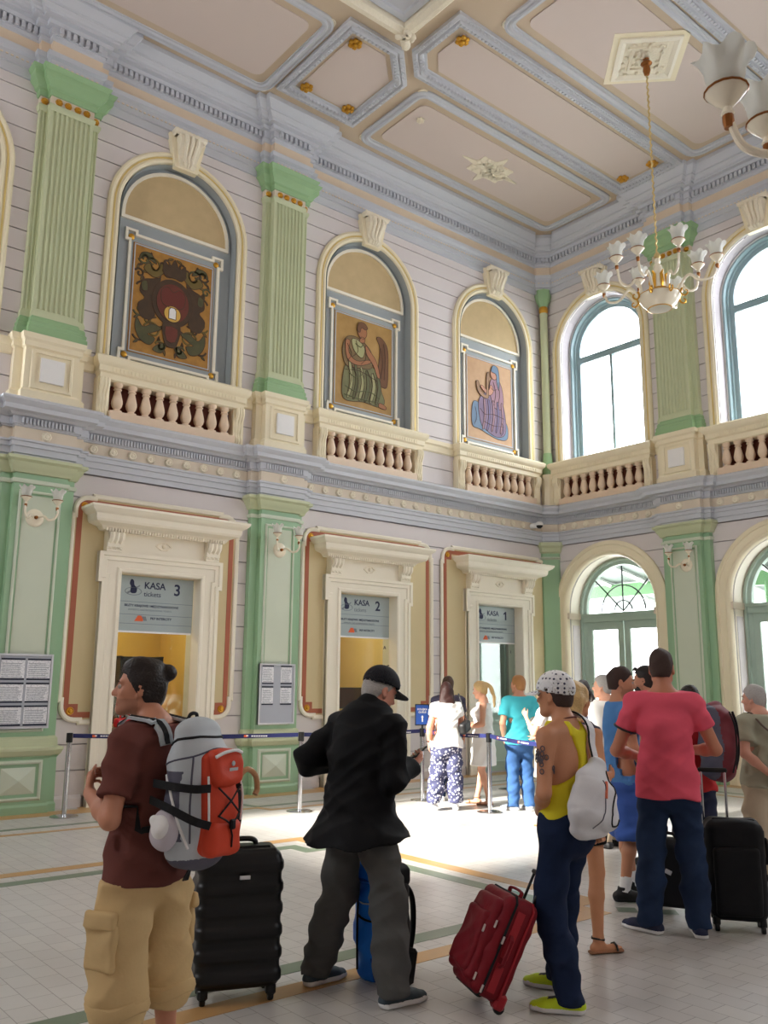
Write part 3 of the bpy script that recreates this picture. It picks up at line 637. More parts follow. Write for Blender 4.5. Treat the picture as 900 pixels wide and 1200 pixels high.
def door(i, c, label):
    d = empty('door_%d' % i, kind='structure', label=label, cat='door')
    G(TR).sweep(archpath(c, 0, 3.1, 1.30), [(0, -.02), (0, .04), (-.03, .06), (-.08, .06), (-.09, .045), (-.2, .045), (-.22, .06), (-.25, .05), (-.28, .01), (-.29, -.05)], False, 'uz', -1).build('arch_surround', M_cream, d, smooth=35)
    G(TR).sweep(archpath(c, 0, 3.1, 1.03), [(0, .02), (0, -.08), (-.02, -.09), (-.02, -.38), (-.04, -.39), (-.04, -.48)], False, 'uz', -1).build('door_reveal', M_creamw, d, smooth=30)
    for s in (-1, 1):
        G(TR).box(c + s * 1.0, c + s * 1.013, -.34, -.13, .9, 2.8).build('reveal_panel', M_wall, d, smooth=0)
        G(TR).box(c + s * .975, c + s * 1.02, -.4, .01, 2.92, 3.04).build('impost', M_frieze, d, smooth=0)
    G(TR).sweep(archpath(c, 0, 3.1, .995), [(0, -.42), (0, -.36), (-.05, -.36), (-.06, -.40), (-.12, -.42), (-.13, -.5), (0, -.5)], False, 'uz', -1).build('door_frame', M_fgreen, d, smooth=30)
    g = G(TR).box(c - .96, c + .96, -.5, -.38, 2.86, 2.98); g.box(c - .96, c + .96, -.46, -.35, 2.97, 3.03); g.build('transom', M_fgreen, d, smooth=0)
    g = G(TR)
    for a in (45, 90, 135): g.box(-.01, .01, -.45, -.43, 0, .9); g.v[-1][:] = TR(np.stack([c + np.array([x * math.sin(math.radians(a)) + z * math.cos(math.radians(a)) for x, z in zip((-.01,) * 4 + (.01,) * 4, (0, .9) * 4)]), np.array([-.45, -.45, -.43, -.43] * 2), 3.05 + np.array([-x * math.cos(math.radians(a)) + z * math.sin(math.radians(a)) for x, z in zip((-.01,) * 4 + (.01,) * 4, (0, .9) * 4)])], 1))
    g.sweep(arc((c, 3.05), .5, 0, PI, 20), [(0, -.45), (0, -.43), (.02, -.43), (.02, -.45)], False, 'uz', 1); g.sweep(arc((c, 3.05), .2, 0, PI, 12), [(0, -.45), (0, -.43), (.02, -.43), (.02, -.45)], False, 'uz', 1)
    g.build('fanlight_bars', M_dark, d, smooth=0)
    G(TR).plate([(c - .88, 3.02), (c + .88, 3.02)] + arc((c, 3.1), .88, 0, PI, 20), [], -.448, -.444).build('fanlight_pane', M_glass, d, smooth=0)
    for s in (-1, 1):
        a, b = sorted((c + s * .012, c + s * .88))
        lf = G(TR).plate(rect(a, b, .02, 2.86), [rect(a + .13, b - .13, .82, 2.70), rect(a + .13, b - .13, .18, .66)], -.475, -.425).build('door_leaf', M_fgreen, d, smooth=0)
        G(TR).box(a + .13, b - .13, -.46, -.44, .18, .66).build('kick_panel', M_fgreen, lf, smooth=0)
        G(TR).box(a + .12, b - .12, -.452, -.448, .81, 2.71).build('pane', M_glass, lf, smooth=0)
        h = c + s * .8
        G(TR).box(h - .02, h + .02, -.425, -.40, 1.25, 1.42).build('hinge', M_brass, lf, smooth=0)
for i, c in enumerate(WIN_R[:2]): door(i + 1, c, ['arched double door with green-grey frame and fanlight nearest the corner', 'arched double door with green-grey frame at the right edge'][i])

# ---- ticket windows
M_navy = mat('navy_lettering', (30, 36, 70), .5); M_orange = mat('orange_mark', (226, 98, 50), .5); M_signg = mat('sign_grey_glass', (170, 182, 184), .25, .03); M_fine = mat('grey_lettering', (120, 128, 136), .5); M_wline = mat('white_strip', (240, 240, 240), .4)
def ticket(c, num, label, panel, ext=0):
    a, b = panel
    # ochre wall panel with terracotta band and notched cream frame
    e = empty('ticket_window', label=label, cat='ticket window', group='ticket windows along the left wall')
    z0, z1, r = 1.05, 4.17, .17
    L0, R0 = c - .88, c + .88
    R_, t = .21, .03
    def corner(u, z, su, sz):                                        # stepped convex corner round the gilt boss, from the upright to the level edge
        cu, cz = u + su * (R_ + t), z + sz * (R_ + t)
        q = [(u, z + sz * .29), (u + su * t, z + sz * .29)] + [(cu - su * R_ * math.cos(k * PI / 12), cz - sz * R_ * math.sin(k * PI / 12)) for k in range(7)] + [(u + su * .29, z + sz * t), (u + su * .29, z)]
        return q
    path = [(L0, z0)] + corner(a, z0, 1, 1)[::-1] + corner(a, z1, 1, -1) + corner(b, z1, -1, -1)[::-1] + corner(b, z0, -1, 1) + [(R0, z0)]
    G(TL).sweep(path, [(.0, 0), (0, .035), (-.02, .05), (-.045, .045), (-.065, .03), (-.07, 0)], False, 'uz', -1).build('panel_moulding', M_creamw, e, smooth=30)
    G(TL).plate(path[1:-1] + [(R0, z0), (R0, 3.3), (L0, 3.3), (L0, z0)], [], -.01, .012).build('panel_field', M_field, e, smooth=0)
    q = .12; w = .075; s_ = .20
    g = G(TL)
    for u0, u1, v0, v1 in ((a + q - .03, a + q - .03 + w, z0 + s_, z1 - s_), (b - q + .03 - w, b - q + .03, z0 + s_, z1 - s_), (a + s_, b - s_, z1 - q + .03 - w, z1 - q + .03), (a + s_, L0, z0 + q - .03, z0 + q - .03 + w), (R0, b - s_, z0 + q - .03, z0 + q - .03 + w)):
        if u1 > u0: g.box(u0, u1, .0, .017, v0, v1)
    for u in (a, b):
        for z in (z0, z1):
            su = 1 if u == a else -1; sz = 1 if z == z0 else -1
            g.box(min(u + su * .11, u + su * .29), max(u + su * .11, u + su * .29), 0, .0165, min(z + sz * .09, z + sz * .27), max(z + sz * .09, z + sz * .27))
    g.build('terracotta_band', M_terra, e, smooth=0)
    for u in (a, b):
        for z in (z0, z1):
            su = 1 if u == a else -1; sz = 1 if z == z0 else -1
            G(TL).lathe([(.001, .035), (.02, .03), (.03, .012), (.045, .018), (.055, 0)], (u + su * .19, .015, z + sz * .18), 12, Euler((-PI / 2, 0, 0)).to_matrix()).build('gilt_boss', M_gold, e)
    # cream surround
    z1 = 3.38; ze = 2.96
    fr = [(c - .90, 0), (c - .90, ze), (c - .95, ze), (c - .95, z1), (c + .95, z1), (c + .95, ze), (c + .90, ze), (c + .90, 0)]
    G(TL).plate([(c - .90, 0)] + fr[1:] + [(c + .62, 0), (c + .62, 3.12), (c - .62, 3.12), (c - .62, 0)], [], 0, .08).build('surround', M_creamw, e, smooth=0)
    g = G(TL).sweep(fr, [(0, .05), (0, .12), (-.05, .125), (-.06, .10), (-.11, .10), (-.12, .085)], False, 'uz', -1)
    g.sweep([(c - .62, 0), (c - .62, 3.12), (c + .62, 3.12), (c + .62, 0)], [(.006, .08), (.006, .1), (.04, .1), (.06, .085)], False, 'uz', -1)
    g.sweep([(c - .612, 0), (c - .612, 3.112), (c + .612, 3.112), (c + .612, 0)], [(.012, .098), (0, .09), (0, -.3)], False, 'uz', -1)
    g.build('architrave', M_creamw, e, smooth=25)
    g = G(TL).box(c - .86, c + .86, 0, .07, 3.38, 3.68); g.build('frieze_panel', M_creamw, e, smooth=0)
    g = G(TL).sweep([(c - .1, 3.53), (c - .04, 3.57), (c + .04, 3.57), (c + .1, 3.53), (c + .04, 3.49), (c - .04, 3.49)], [(0, .06), (0, .085), (-.02, .085), (-.02, .06)], True, 'uz', 1)
    g.lathe([(.001, .1), (.03, .085), (.03, .06)], (c, 0, 3.53), 8, Euler((-PI / 2, 0, 0)).to_matrix()); g.build('frieze_ornament', M_orn, e, smooth=30)
    for s in (-1, 1):
        u = c + s * .76
        g = G(TL).box(u - .11, u + .11, 0, .14, 3.38, 3.44); v = catmull([(.24, 3.64), (.23, 3.56), (.16, 3.5), (.15, 3.44), (.17, 3.4)], 3)
        for k in (-.07, 0, .07): g.tube([(u + k, p[0] - .04, p[1]) for p in v], .042, 6)
        g.box(u - .11, u + .11, 0, .16, 3.44, 3.68); g.build('console', M_creamw, e, smooth=50)
    Wc = [(c - .92, 0), (c - .92, .14), (c + .92, .14), (c + .92, 0)]
    G(TL).sweep(Wc, [(-.1, 3.66), (.03, 3.67), (.05, 3.70), (.07, 3.72), (.18, 3.76), (.20, 3.79), (.21, 3.86), (.27, 3.90), (.30, 3.94), (.30, 3.97), (-.1, 4.0)], plane='xy', side=-1).build('cornice', M_creamw, e, smooth=25)
    d = G(TL)
    for k in range(44): d.box(c - .92 + k * .042, c - .895 + k * .042, .15, .20, 3.655, 3.70)
    d.build('dentils', M_creamw, e, smooth=0)
    # counter, glass, blind strip
    if num != 1:
        G(TL).box(c - .605, c + .605, -.3, .06, .96, 1.0).build('counter', mat('counter_wood', (120, 92, 66), .4), e, smooth=0)
        G(TL).box(c - .62, c + .62, -.2, -.12, .0, .97).build('front_panel', mat('counter_front', (70, 52, 40), .5), e, smooth=0)
    else:
        g = G(TL).box(c - .62, c + .62, -.14, -.06, .0, 1.06); g.sweep(rect(c - .5, c + .5, .16, .92), [(0, -.06), (0, -.03), (.04, -.03), (.05, -.06)], True, 'uz', -1); g.box(c - .62, c + .62, -.14, .02, 1.04, 1.09)
        g.build('front_panel', M_fgreen, e, smooth=0)
    G(TL).box(c - .607, c + .607, -.135, -.127, 1.005, 3.108).build('glass', M_bglass if num != 1 else M_bglass1, e, smooth=0)
    # sign fixed on the glass
    s = empty('ticket_sign', label='grey sign reading KASA tickets %d over the counter glass' % num, cat='sign', group='ticket office signs')
    zb = {3: 2.32, 2: 2.40, 1: 2.42}[num]
    G(TL).box(c - .60, c + .60, -.125, -.115, zb, 3.10).build('sign_panel', M_signg, s, smooth=0)
    for z in ((2.73, 2.55, 2.42) if num == 3 else (2.76, 2.6)): G(TL).box(c - .598, c + .598, -.116, -.1125, z, z + .006).build('divider', M_fine, s, smooth=0)
    G(TL).box(c - .60, c + .585, -.125, -.105, zb - .025, zb).build('bottom_strip', M_wline, s, smooth=0)
    o_ = -.115
    text_mesh('lettering', 'KASA', .135, M_navy, s, TL, (c - .18, o_, 2.93), bold=True); text_mesh('lettering', 'tickets', .10, M_fine if num != 3 else M_navy, s, TL, (c - .18, o_, 2.82))
    if num != 1: text_mesh('lettering', str(num), .23, M_navy, s, TL, (c + .28, o_, 2.86), bold=True)
    else: G(TL).plate([(c + .33, 2.86), (c + .365, 2.86), (c + .365, 3.025), (c + .34, 3.025), (c + .285, 2.985), (c + .295, 2.965), (c + .33, 2.985)], [], o_ - .001, o_ + .003).build('lettering', M_navy, s, smooth=0)
    text_mesh('lettering', 'BILETY KRAJOWE I MIĘDZYNARODOWE', .0455, M_navy, s, TL, (c - .46, o_, 2.665), bold=True)
    text_mesh('lettering', 'DOMESTIC AND INTERNATIONAL TICKETS', .034, M_fine, s, TL, (c - .40, o_, 2.61))
    text_mesh('lettering', 'PKP INTERCITY', .048, M_navy, s, TL, (c - .06, o_, 2.49), bold=True)
    g = G(TL); g.plate([(c - .30, 2.46), (c - .17, 2.46), (c - .17, 2.49), (c - .2, 2.54), (c - .25, 2.54)], [], o_ - .002, o_ + .003); g.plate([(c - .16, 2.47), (c - .11, 2.47), (c - .13, 2.53), (c - .19, 2.53)], [], o_ - .002, o_ + .002, 1)
    g.build('logo', [M_orange, M_fine], s, smooth=0)
    g = G(TL); g.plate(smoothpoly([(c - .38, 2.86), (c - .30, 2.86), (c - .29, 2.93), (c - .33, 2.97), (c - .34, 3.03), (c - .38, 3.05), (c - .40, 2.99), (c - .38, 2.95)], 3), [], o_ - .002, o_ + .003)
    g.sweep(E_(c - .34, 2.88, .12, .05, 0, 16), [(0, o_), (0, o_ + .003), (.008, o_ + .003), (.008, o_)], True, 'uz', 1, 1); g.plate([(c - .44, 2.86), (c - .42, 2.84), (c - .24, 2.96), (c - .25, 2.975)], [], o_ - .001, o_ + .002, 1)
    g.build('pictogram', [M_navy, M_fine], s, smooth=0)
    text_mesh('lettering', 'R' if num == 3 else 'A' if num == 2 else 'i', .09, M_navy, s, TL, (c + .48, -.1235, zb + (.02 if num == 3 else -.2)))
ticket(TICK[0], 3, 'cream framed ticket window 3 in its ochre panel, behind the man in brown', (-10.02, -7.40))
ticket(TICK[1], 2, 'cream framed ticket window 2 in its ochre panel, behind the man in the black jacket', (-6.24, -3.33))
ticket(TICK[2], 1, 'cream framed ticket window 1 in its ochre panel, beside the corner', (-3.14, -.10))
# booth rooms behind the glass
for c, col, num in zip(TICK, ((208, 172, 84), (216, 190, 128), (120, 116, 108)), (3, 2, 1)):
    m = mat('booth_wall_%d' % num, col, .7, .05)
    g = G(TL)
    w = 1.3 if num != 1 else 1.2
    g.add([(c - w, -.24, 0), (c - w, -2.6, 0), (c + w, -2.6, 0), (c + w, -.24, 0), (c - w, -.24, 3.3), (c - w, -2.6, 3.3), (c + w, -2.6, 3.3), (c + w, -.24, 3.3)], [(0, 1, 5, 4), (1, 2, 6, 5), (2, 3, 7, 6), (4, 5, 6, 7), (0, 1, 2, 3)])
    g.build('wall_booth', m, kind='structure', smooth=0, label='inside walls of the booth behind ticket window %d' % num, cat='wall')
# ---------------------------------------------------------------- ceiling with its coffers
ceil = G().box(XW, .3, YS, .3, ZC, ZC + .3).build('ceiling', M_ceil, smooth=0, kind='structure', label='tan panelled ceiling with blue-grey coffers', cat='ceiling')
def TC(p): p = np.asarray(p, float); return np.stack([p[:, 0], p[:, 2], ZC - p[:, 1]], 1)          # (x, drop, y)
def cbox(x0, x1, y0, y1): return [(x0, y0), (x1, y0), (x1, y1), (x0, y1)]
def notched(x0, x1, y0, y1, n=.22):
    q = []
    for cx_, cy_, a in ((x0, y0, 0), (x1, y0, 1), (x1, y1, 2), (x0, y1, 3)):
        sx = 1 if cx_ == x0 else -1; sy = 1 if cy_ == y0 else -1
        arc_ = [(cx_ + sx * n * (1 - math.sin(k * PI / 10)) * .75, cy_ + sy * n * (1 - math.cos(k * PI / 10)) * .75) for k in range(6)]
        pts = [(cx_ + sx * n, cy_)] + arc_ + [(cx_, cy_ + sy * n)]
        if a % 2 == 0: pts = pts[::-1]
        q += pts
    return q
def chamf(x0, x1, y0, y1, n):                                       # n: chamfers at the four corners
    q = []
    for (cx_, cy_), k, a in zip(((x0, y0), (x1, y0), (x1, y1), (x0, y1)), n, range(4)):
        sx = 1 if cx_ == x0 else -1; sy = 1 if cy_ == y0 else -1
        if k == 0: q.append((cx_, cy_)); continue
        p = [(cx_ + sx * k, cy_), (cx_, cy_ + sy * k)]
        q += p[::-1] if a % 2 == 0 else p
    return q
MOULD = [(-.10, -.01), (-.10, .03), (-.07, .045), (-.05, .03), (-.02, .03), (0, .055), (.03, .055), (.04, .02), (.07, .02), (.07, -.01)]
def field_panel(x0, x1, y0, y1, nm):
    e = G(TC).sweep(notched(x0, x1, y0, y1), MOULD, True, 'uz', -1).build('panel_moulding', M_blue, ceil, smooth=30)
    G(TC).plate(notched(x0 + .2, x1 - .2, y0 + .2, y1 - .2, .2), [], -.02, .014).build('panel_field', M_cpan, ceil, smooth=0)
    for x, y in ((x0 + .02, y0 + .02), (x1 - .02, y0 + .02), (x1 - .02, y1 - .02), (x0 + .02, y1 - .02)):
        G(TC).lathe([(.001, .03), (.04, .028), (.06, .012), (.09, .02), (.10, 0)], (0, 0, 0), 12, Euler((-PI / 2, 0, 0)).to_matrix()).build('rosette', M_orn, ceil).location = (x, y, 0)
field_panel(-5.55, -.56, -2.22, -.62, 'A'); field_panel(-11.6, -7.62, -2.50, -.60, 'B'); field_panel(-5.62, -.60, -5.86, -4.14, 'C')
BEADM = [(-.06, -.01), (-.06, .06), (.0, .075), (.03, .05), (.06, .075), (.10, .06), (.12, .025), (.16, .02), (.17, -.01)]
def coffer(path, name='coffer_moulding'):
    P = np.array(path); G(TC).sweep(path, BEADM, True, 'uz', -1).build(name, M_blue, ceil, smooth=30)
    c = P.mean(0); inner = []
    n = len(P)
    # beads along the moulding
    g = G(TC)
    for a, b in zip(P, np.roll(P, -1, 0)):
        d = b - a; L_ = np.linalg.norm(d); d /= L_; nn = np.array([-d[1], d[0]])
        for t in np.arange(.12, L_ - .1, .075):
            q = a + d * t + nn * .085
            g.box(q[0] - .025, q[0] + .025, .03, .085, q[1] - .025, q[1] + .025)
            q = a + d * t - nn * .015
            g.box(q[0] - .022, q[0] + .022, .03, .082, q[1] - .022, q[1] + .022)
    g.build('bead_row', M_blue, ceil, smooth=0)
octp = chamf(-7.42, -5.96, -2.72, -.84, (0, .52, 0, 0)); coffer(octp)
strip = chamf(-6.28, -.62, -3.84, -2.52, (0, 0, 0, .35)); coffer(strip)
coffer(chamf(-6.2, -.62, -7.3, -5.98 - .1, (.35, 0, 0, 0)))
def inset(x0, x1, y0, y1, n):
    G(TC).plate(chamf(x0, x1, y0, y1, n), [], -.02, .012).build('panel_field', M_cpan, ceil, smooth=0)
inset(-7.2, -6.15, -2.48, -1.05, (0, .42, 0, 0)); inset(-5.98, -.86, -3.6, -2.76, (0, 0, 0, .28)); inset(-5.9, -.86, -7.05, -6.3, (.28, 0, 0, 0))
def gilt(x, y, s=1, m=M_gold):
    g = G(TC)
    for k in range(6):
        a = k * PI / 3; g.bbox((.055 * s * math.cos(a), .03, .055 * s * math.sin(a)), (.03 * s, .03, .03 * s), None, .02)
    g.bbox((0, .05, 0), (.03 * s, .04, .03 * s), None, .02)
    o = g.build('gilt_flower', m, ceil); o.location = (x, y, 0); return o
for x, y in ((-7.1, -2.4), (-7.1, -1.1), (-6.25, -1.1)): gilt(x, y, 1.3)
for x, y in ((-5.9, -3.5), (-.95, -3.5), (-.95, -2.85)): gilt(x, y, 1.3)
gilt(-5.11, -1.67, .9, M_orn)
# stucco star ornament and chandelier medallion
def star_orn(x, y, rx, ry):
    out = []
    for k in range(32):
        a = 2 * PI * k / 32; r = 1 if k % 8 == 0 else .62 + .12 * math.cos(a * 8) if k % 8 in (3, 4, 5) else .58
        out.append((x + rx * r * math.cos(a), y + ry * r * math.sin(a)))
    g = G(TC).plate(smoothpoly(out, 3), [], .0, .03)
    for k in range(60):
        a = random.random() * 2 * PI; r = random.random() ** .5 * .55; g.bbox((x + rx * r * math.cos(a), .035, y + ry * r * math.sin(a)), (.05, .02, .035), Euler((0, random.random() * 3, 0)).to_matrix(), .015)
    g.build('stucco_ornament', M_orn, ceil, smooth=40)
star_orn(-3.1, -1.40, .74, .46)
mx_, my_ = -3.45, -5.06
def dia(r): return [(mx_ - r, my_), (mx_, my_ - r), (mx_ + r, my_), (mx_, my_ + r)]
G(TC).plate(dia(.80), [dia(.60)], 0, .02).build('medallion_border', M_cream, ceil, smooth=0)
G(TC).sweep(dia(.62), [(-.03, 0), (-.03, .05), (.02, .06), (.08, .03), (.08, 0)], True, 'uz', -1).build('medallion_frame', M_creamw, ceil, smooth=0)
g = G(TC).plate(dia(.56), [], 0, .025); g.sweep(dia(.33), [(-.03, .02), (-.02, .05), (.02, .05), (.03, .02)], True, 'uz', -1)
for k in range(80):
    a, b = random.uniform(-.5, .5), random.uniform(-.5, .5)
    if abs(a) + abs(b) < .5: g.bbox((mx_ + a, .03, my_ + b), (.035, .02, .025), Euler((0, random.random() * 3, 0)).to_matrix(), .012)
g.build('medallion_field', M_orn, ceil, smooth=40)
# big centre panel with its leafy torus
cp = [(-13, -9.2), (-6.6, -9.2), (-6.6, -3.0), (-13, -3.0)]
G(TC).sweep(cp, [(-.02, -.01), (-.02, .06), (.05, .14), (.13, .15), (.2, .1), (.22, .02), (.22, -.01)], True, 'uz', -1).build('leaf_torus', M_orn, ceil, smooth=40)
G(TC).sweep(cp, [(.22, .0), (.24, .05), (.34, .05), (.36, .02), (.5, .02), (.55, .10), (.62, .10), (.64, .0)], True, 'uz', -1).build('centre_moulding', M_blue, ceil, smooth=25)
G(TC).box(-12.35, -7.25, -.01, .012, -8.55, -3.65).build('centre_field', M_blue, ceil, smooth=0)
g = G(TC)
for k in range(9): g.bbox((-6.66 + random.uniform(-.14, .05), .15, -3.06 + random.uniform(-.14, .05)), (.06, .04, .05), Euler((0, random.random() * 3, 0)).to_matrix(), .03)
g.tube([(-6.7, .14, -3.1), (-6.58, .16, -2.98), (-6.5, .12, -2.9)], [.09, .07, .02], 8); g.build('corner_mask', M_orn, ceil, smooth=50)

# ---------------------------------------------------------------- chandeliers
M_frost = mat('frosted_glass', (236, 236, 230), .35, .02)
_n = M_frost.node_tree; _t = _n.nodes.new('ShaderNodeBsdfTranslucent'); _t.inputs[0].default_value = (.9, .9, .87, 1); _x = _n.nodes.new('ShaderNodeMixShader'); _x.inputs[0].default_value = .45
_n.links.new(_n.nodes['Principled BSDF'].outputs[0], _x.inputs[1]); _n.links.new(_t.outputs[0], _x.inputs[2]); _n.links.new(_x.outputs[0], _n.nodes['Material Output'].inputs[0])
M_porc = mat('cream_porcelain', (240, 230, 208), .22, .03, spec=.6)
def tulip(g, m=0, s=1, seg=36, c=(0, 0, 0)):
    prof = [(.045, 0), (.075, .02), (.085, .06), (.088, .10), (.10, .14), (.125, .18)]; V = []; n = len(prof)
    for lay in (1, .95):
        for i, (r, z) in enumerate(prof):
            for j in range(seg):
                t = 2 * PI * j / seg; k = (i / (n - 1)) ** 2.5; f = 1 + .16 * k * math.cos(6 * t); V.append((r * f * lay * s * math.cos(t) + c[0], r * f * lay * s * math.sin(t) + c[1], (z + .025 * k * math.cos(6 * t + 1.6)) * s + c[2]))
    F = []
    for L_ in range(2): F += [(L_ * n * seg + i * seg + j, L_ * n * seg + i * seg + (j + 1) % seg, L_ * n * seg + (i + 1) * seg + (j + 1) % seg, L_ * n * seg + (i + 1) * seg + j) for i in range(n - 1) for j in range(seg)]
    F += [((n - 1) * seg + j, (n - 1) * seg + (j + 1) % seg, (2 * n - 1) * seg + (j + 1) % seg, (2 * n - 1) * seg + j) for j in range(seg)]
    return g.add(V, F, m)
def lamp_arm(parent, path, rad, az, s=1, up=True):
    P = catmull(path, 8); R = Euler((0, 0, az)).to_matrix(); Q = P @ np.array(R).T
    a = G().tube(Q, np.linspace(rad, rad * .75, len(Q)), 8).build('arm', M_porc, parent)
    end = Q[-1]
    g = G().lathe([(.018 * s, -.10 * s), (.03 * s, -.08 * s), (.02 * s, -.05 * s), (.05 * s, -.02 * s), (.085 * s, .02 * s), (.095 * s, .035 * s), (.09 * s, .04 * s)], end + np.array([0, 0, .10 * s]), 16); cup = g.build('candle_cup', M_porc, a)
    G().lathe([(.094 * s, .03 * s), (.10 * s, .037 * s), (.092 * s, .046 * s)], end + np.array([0, 0, .10 * s]), 16, caps=False).build('brass_ring', M_brass, a)
    G().lathe([(.02 * s, -.05 * s), (.026 * s, -.02 * s), (.026 * s, .01 * s), (.02 * s, .02 * s)], end, 10).build('brass_collar', M_brass, a)
    tulip(G(), 0, s, c=tuple(end + np.array([0, 0, .14 * s]))).build('glass_shade', M_frost, a, smooth=60)
    return a
def chandelier(loc, label, ztop, s=1, az0=0, n=8, mat_g=M_gold):
    e = empty('chandelier', loc, label=label, cat='chandelier', group='chandeliers')
    G().lathe([(.0, -.16), (.16, -.16), (.19, -.13), (.24, -.08), (.29, .0), (.30, .04), (.22, .06), (.20, .10), (.14, .12), (.11, .14), (.085, .4), (.06, .52), (.03, .55), (.045, .58), (.045, .62), (.015, .66), (0, .66)], seg=24).build('body', M_porc, e)
    G().lathe([(.0, -.165), (.13, -.163), (.165, -.158)], seg=24).build('glass_bowl', M_frost, e)
    g = G().lathe([(.165, -.16), (.18, -.155), (.168, -.145)], seg=24, caps=False); g.lathe([(.285, .035), (.31, .045), (.285, .06)], seg=24, caps=False); g.lathe([(.2, .10), (.21, .11), (.19, .12)], seg=24, caps=False)
    for k in range(6):
        a = k * PI / 3; g.tube([(.10 * math.cos(a), .10 * math.sin(a), .16), (.115 * math.cos(a), .115 * math.sin(a), .25), (.10 * math.cos(a), .10 * math.sin(a), .36), (.15 * math.cos(a), .15 * math.sin(a), .40)], [.02, .03, .025, .01], 6)
    g.build('gilt_trim', mat_g, e)
    for k in range(n):
        az = az0 + 2 * PI * k / n; lowr = k % 2
        r = .84 if not lowr else .66; z0 = .02
        P = [(.26, 0, .0), (.36, 0, .2), (.46, 0, .26), (.56, 0, .16), (.66, 0, .12), (.78, 0, .16), (r, 0, .3)] if not lowr else [(.26, 0, .04), (.30, 0, .20), (.36, 0, .27), (.42, 0, .2), (.50, 0, .17), (.60, 0, .24), (r - .02, 0, .46)]
        a = lamp_arm(e, P, .024, az)
        R = np.array(Euler((0, 0, az)).to_matrix())
        sp = [(.38 + .10 * math.cos(t) * (1 - t / 9), 0, .02 + .11 * math.sin(t) * (1 - t / 9)) for t in np.linspace(2.2, 8, 18)]
        G().tube(np.array(sp) @ R.T, np.linspace(.016, .008, 18), 6).build('gilt_scroll', mat_g, a)
    if ztop:
        h = ztop - loc[2]; g = G()
        pts = [(.008 * math.cos(z * 60), .008 * math.sin(z * 60), z) for z in np.arange(.64, h - .2, .02)]
        g.tube(pts, .014, 6); g.lathe([(.02, .62), (.05, .66), (.045, .70), (.02, .74)], seg=12); g.build('hanging_rod', mat('gilt_cream', (216, 190, 130), .35, .3, 60, metal=.3), e)
        G().lathe([(.0, h - .30), (.04, h - .27), (.06, h - .2), (.05, h - .12), (.09, h - .08), (.04, h - .02), (.05, h)], seg=12).build('ceiling_hook', M_brass, e)
    return e
# hung through the medallion; its twin hangs nearer the viewer
chandelier((mx_, my_, 7.18), 'cream and gilt chandelier hanging from the diamond medallion before the arched windows', ZC - .04, az0=.25)
# ---------------------------------------------------------------- bodies and soft goods: signed-distance shapes turned into one surface
def rc(a, b, ra, rb=None, k=.02): return ('rc', np.array(a, float), np.array(b, float), ra, ra if rb is None else rb, k)
def el(c, r, R=None, k=.02): return ('el', np.array(c, float), np.array(r, float), None if R is None else np.array(R, float), k)
def bx(c, h, R=None, rad=.02, k=.01): return ('bx', np.array(c, float), np.array(h, float), None if R is None else np.array(R, float), rad, k)
def et(pts, a, b, side=(1, 0, 0), k=.03): return ('et', np.array(pts, float), np.array(a, float), np.array(b, float), np.array(side, float), k)
def prim(p, X):
    t = p[0]
    if t == 'rc':
        d = p[2] - p[1]; L2 = d @ d + 1e-12; h = np.clip((X - p[1]) @ d / L2, 0, 1)
        return np.linalg.norm(X - p[1] - h[:, None] * d, axis=1) - (p[3] + (p[4] - p[3]) * h)
    if t == 'el':
        q = X - p[1]
        if p[3] is not None: q = q @ p[3]
        k0 = np.linalg.norm(q / p[2], axis=1); k1 = np.linalg.norm(q / (p[2] ** 2), axis=1) + 1e-9
        return np.where(k0 < .2, (k0 - 1) * p[2].min(), k0 * (k0 - 1) / k1)
    if t == 'bx':
        q = X - p[1]
        if p[3] is not None: q = q @ p[3]
        q = np.abs(q) - (p[2] - p[4]); return np.linalg.norm(np.maximum(q, 0), axis=1) + np.minimum(q.max(1), 0) - p[4]
    if t == 'et':
        P, A, B, S = p[1:5]; best = None
        for i in range(len(P) - 1):
            d = P[i + 1] - P[i]; L = np.linalg.norm(d); ax = d / L
            h = np.clip((X - P[i]) @ ax / L, 0, 1)
            s = S - (S @ ax) * ax; s /= np.linalg.norm(s); f = np.cross(ax, s)
            q = X - P[i] - h[:, None] * d
            hs = h * h * (3 - 2 * h) if len(P) > 2 else h
            a = A[i] + (A[i + 1] - A[i]) * hs; b = B[i] + (B[i + 1] - B[i]) * hs; m = np.minimum(a, b)
            u = q @ s; v = q @ f; w = q @ ax
            k0 = np.sqrt((u / a) ** 2 + (v / b) ** 2 + (w / m) ** 2); k1 = np.sqrt((u / a ** 2) ** 2 + (v / b ** 2) ** 2 + (w / m ** 2) ** 2) + 1e-9
            dd = np.where(k0 < .3, (k0 - 1) * m, k0 * (k0 - 1) / k1)
            best = dd if best is None else np.minimum(best, dd)
        return best
def bound(p):
    t = p[0]
    if t == 'rc': r = max(p[3], p[4]); return np.minimum(p[1], p[2]) - r, np.maximum(p[1], p[2]) + r
    if t in ('el', 'bx'): r = np.linalg.norm(p[2]) if p[3] is not None else p[2]; return p[1] - r, p[1] + r
    r = max(p[2].max(), p[3].max()); return p[1].min(0) - r, p[1].max(0) + r
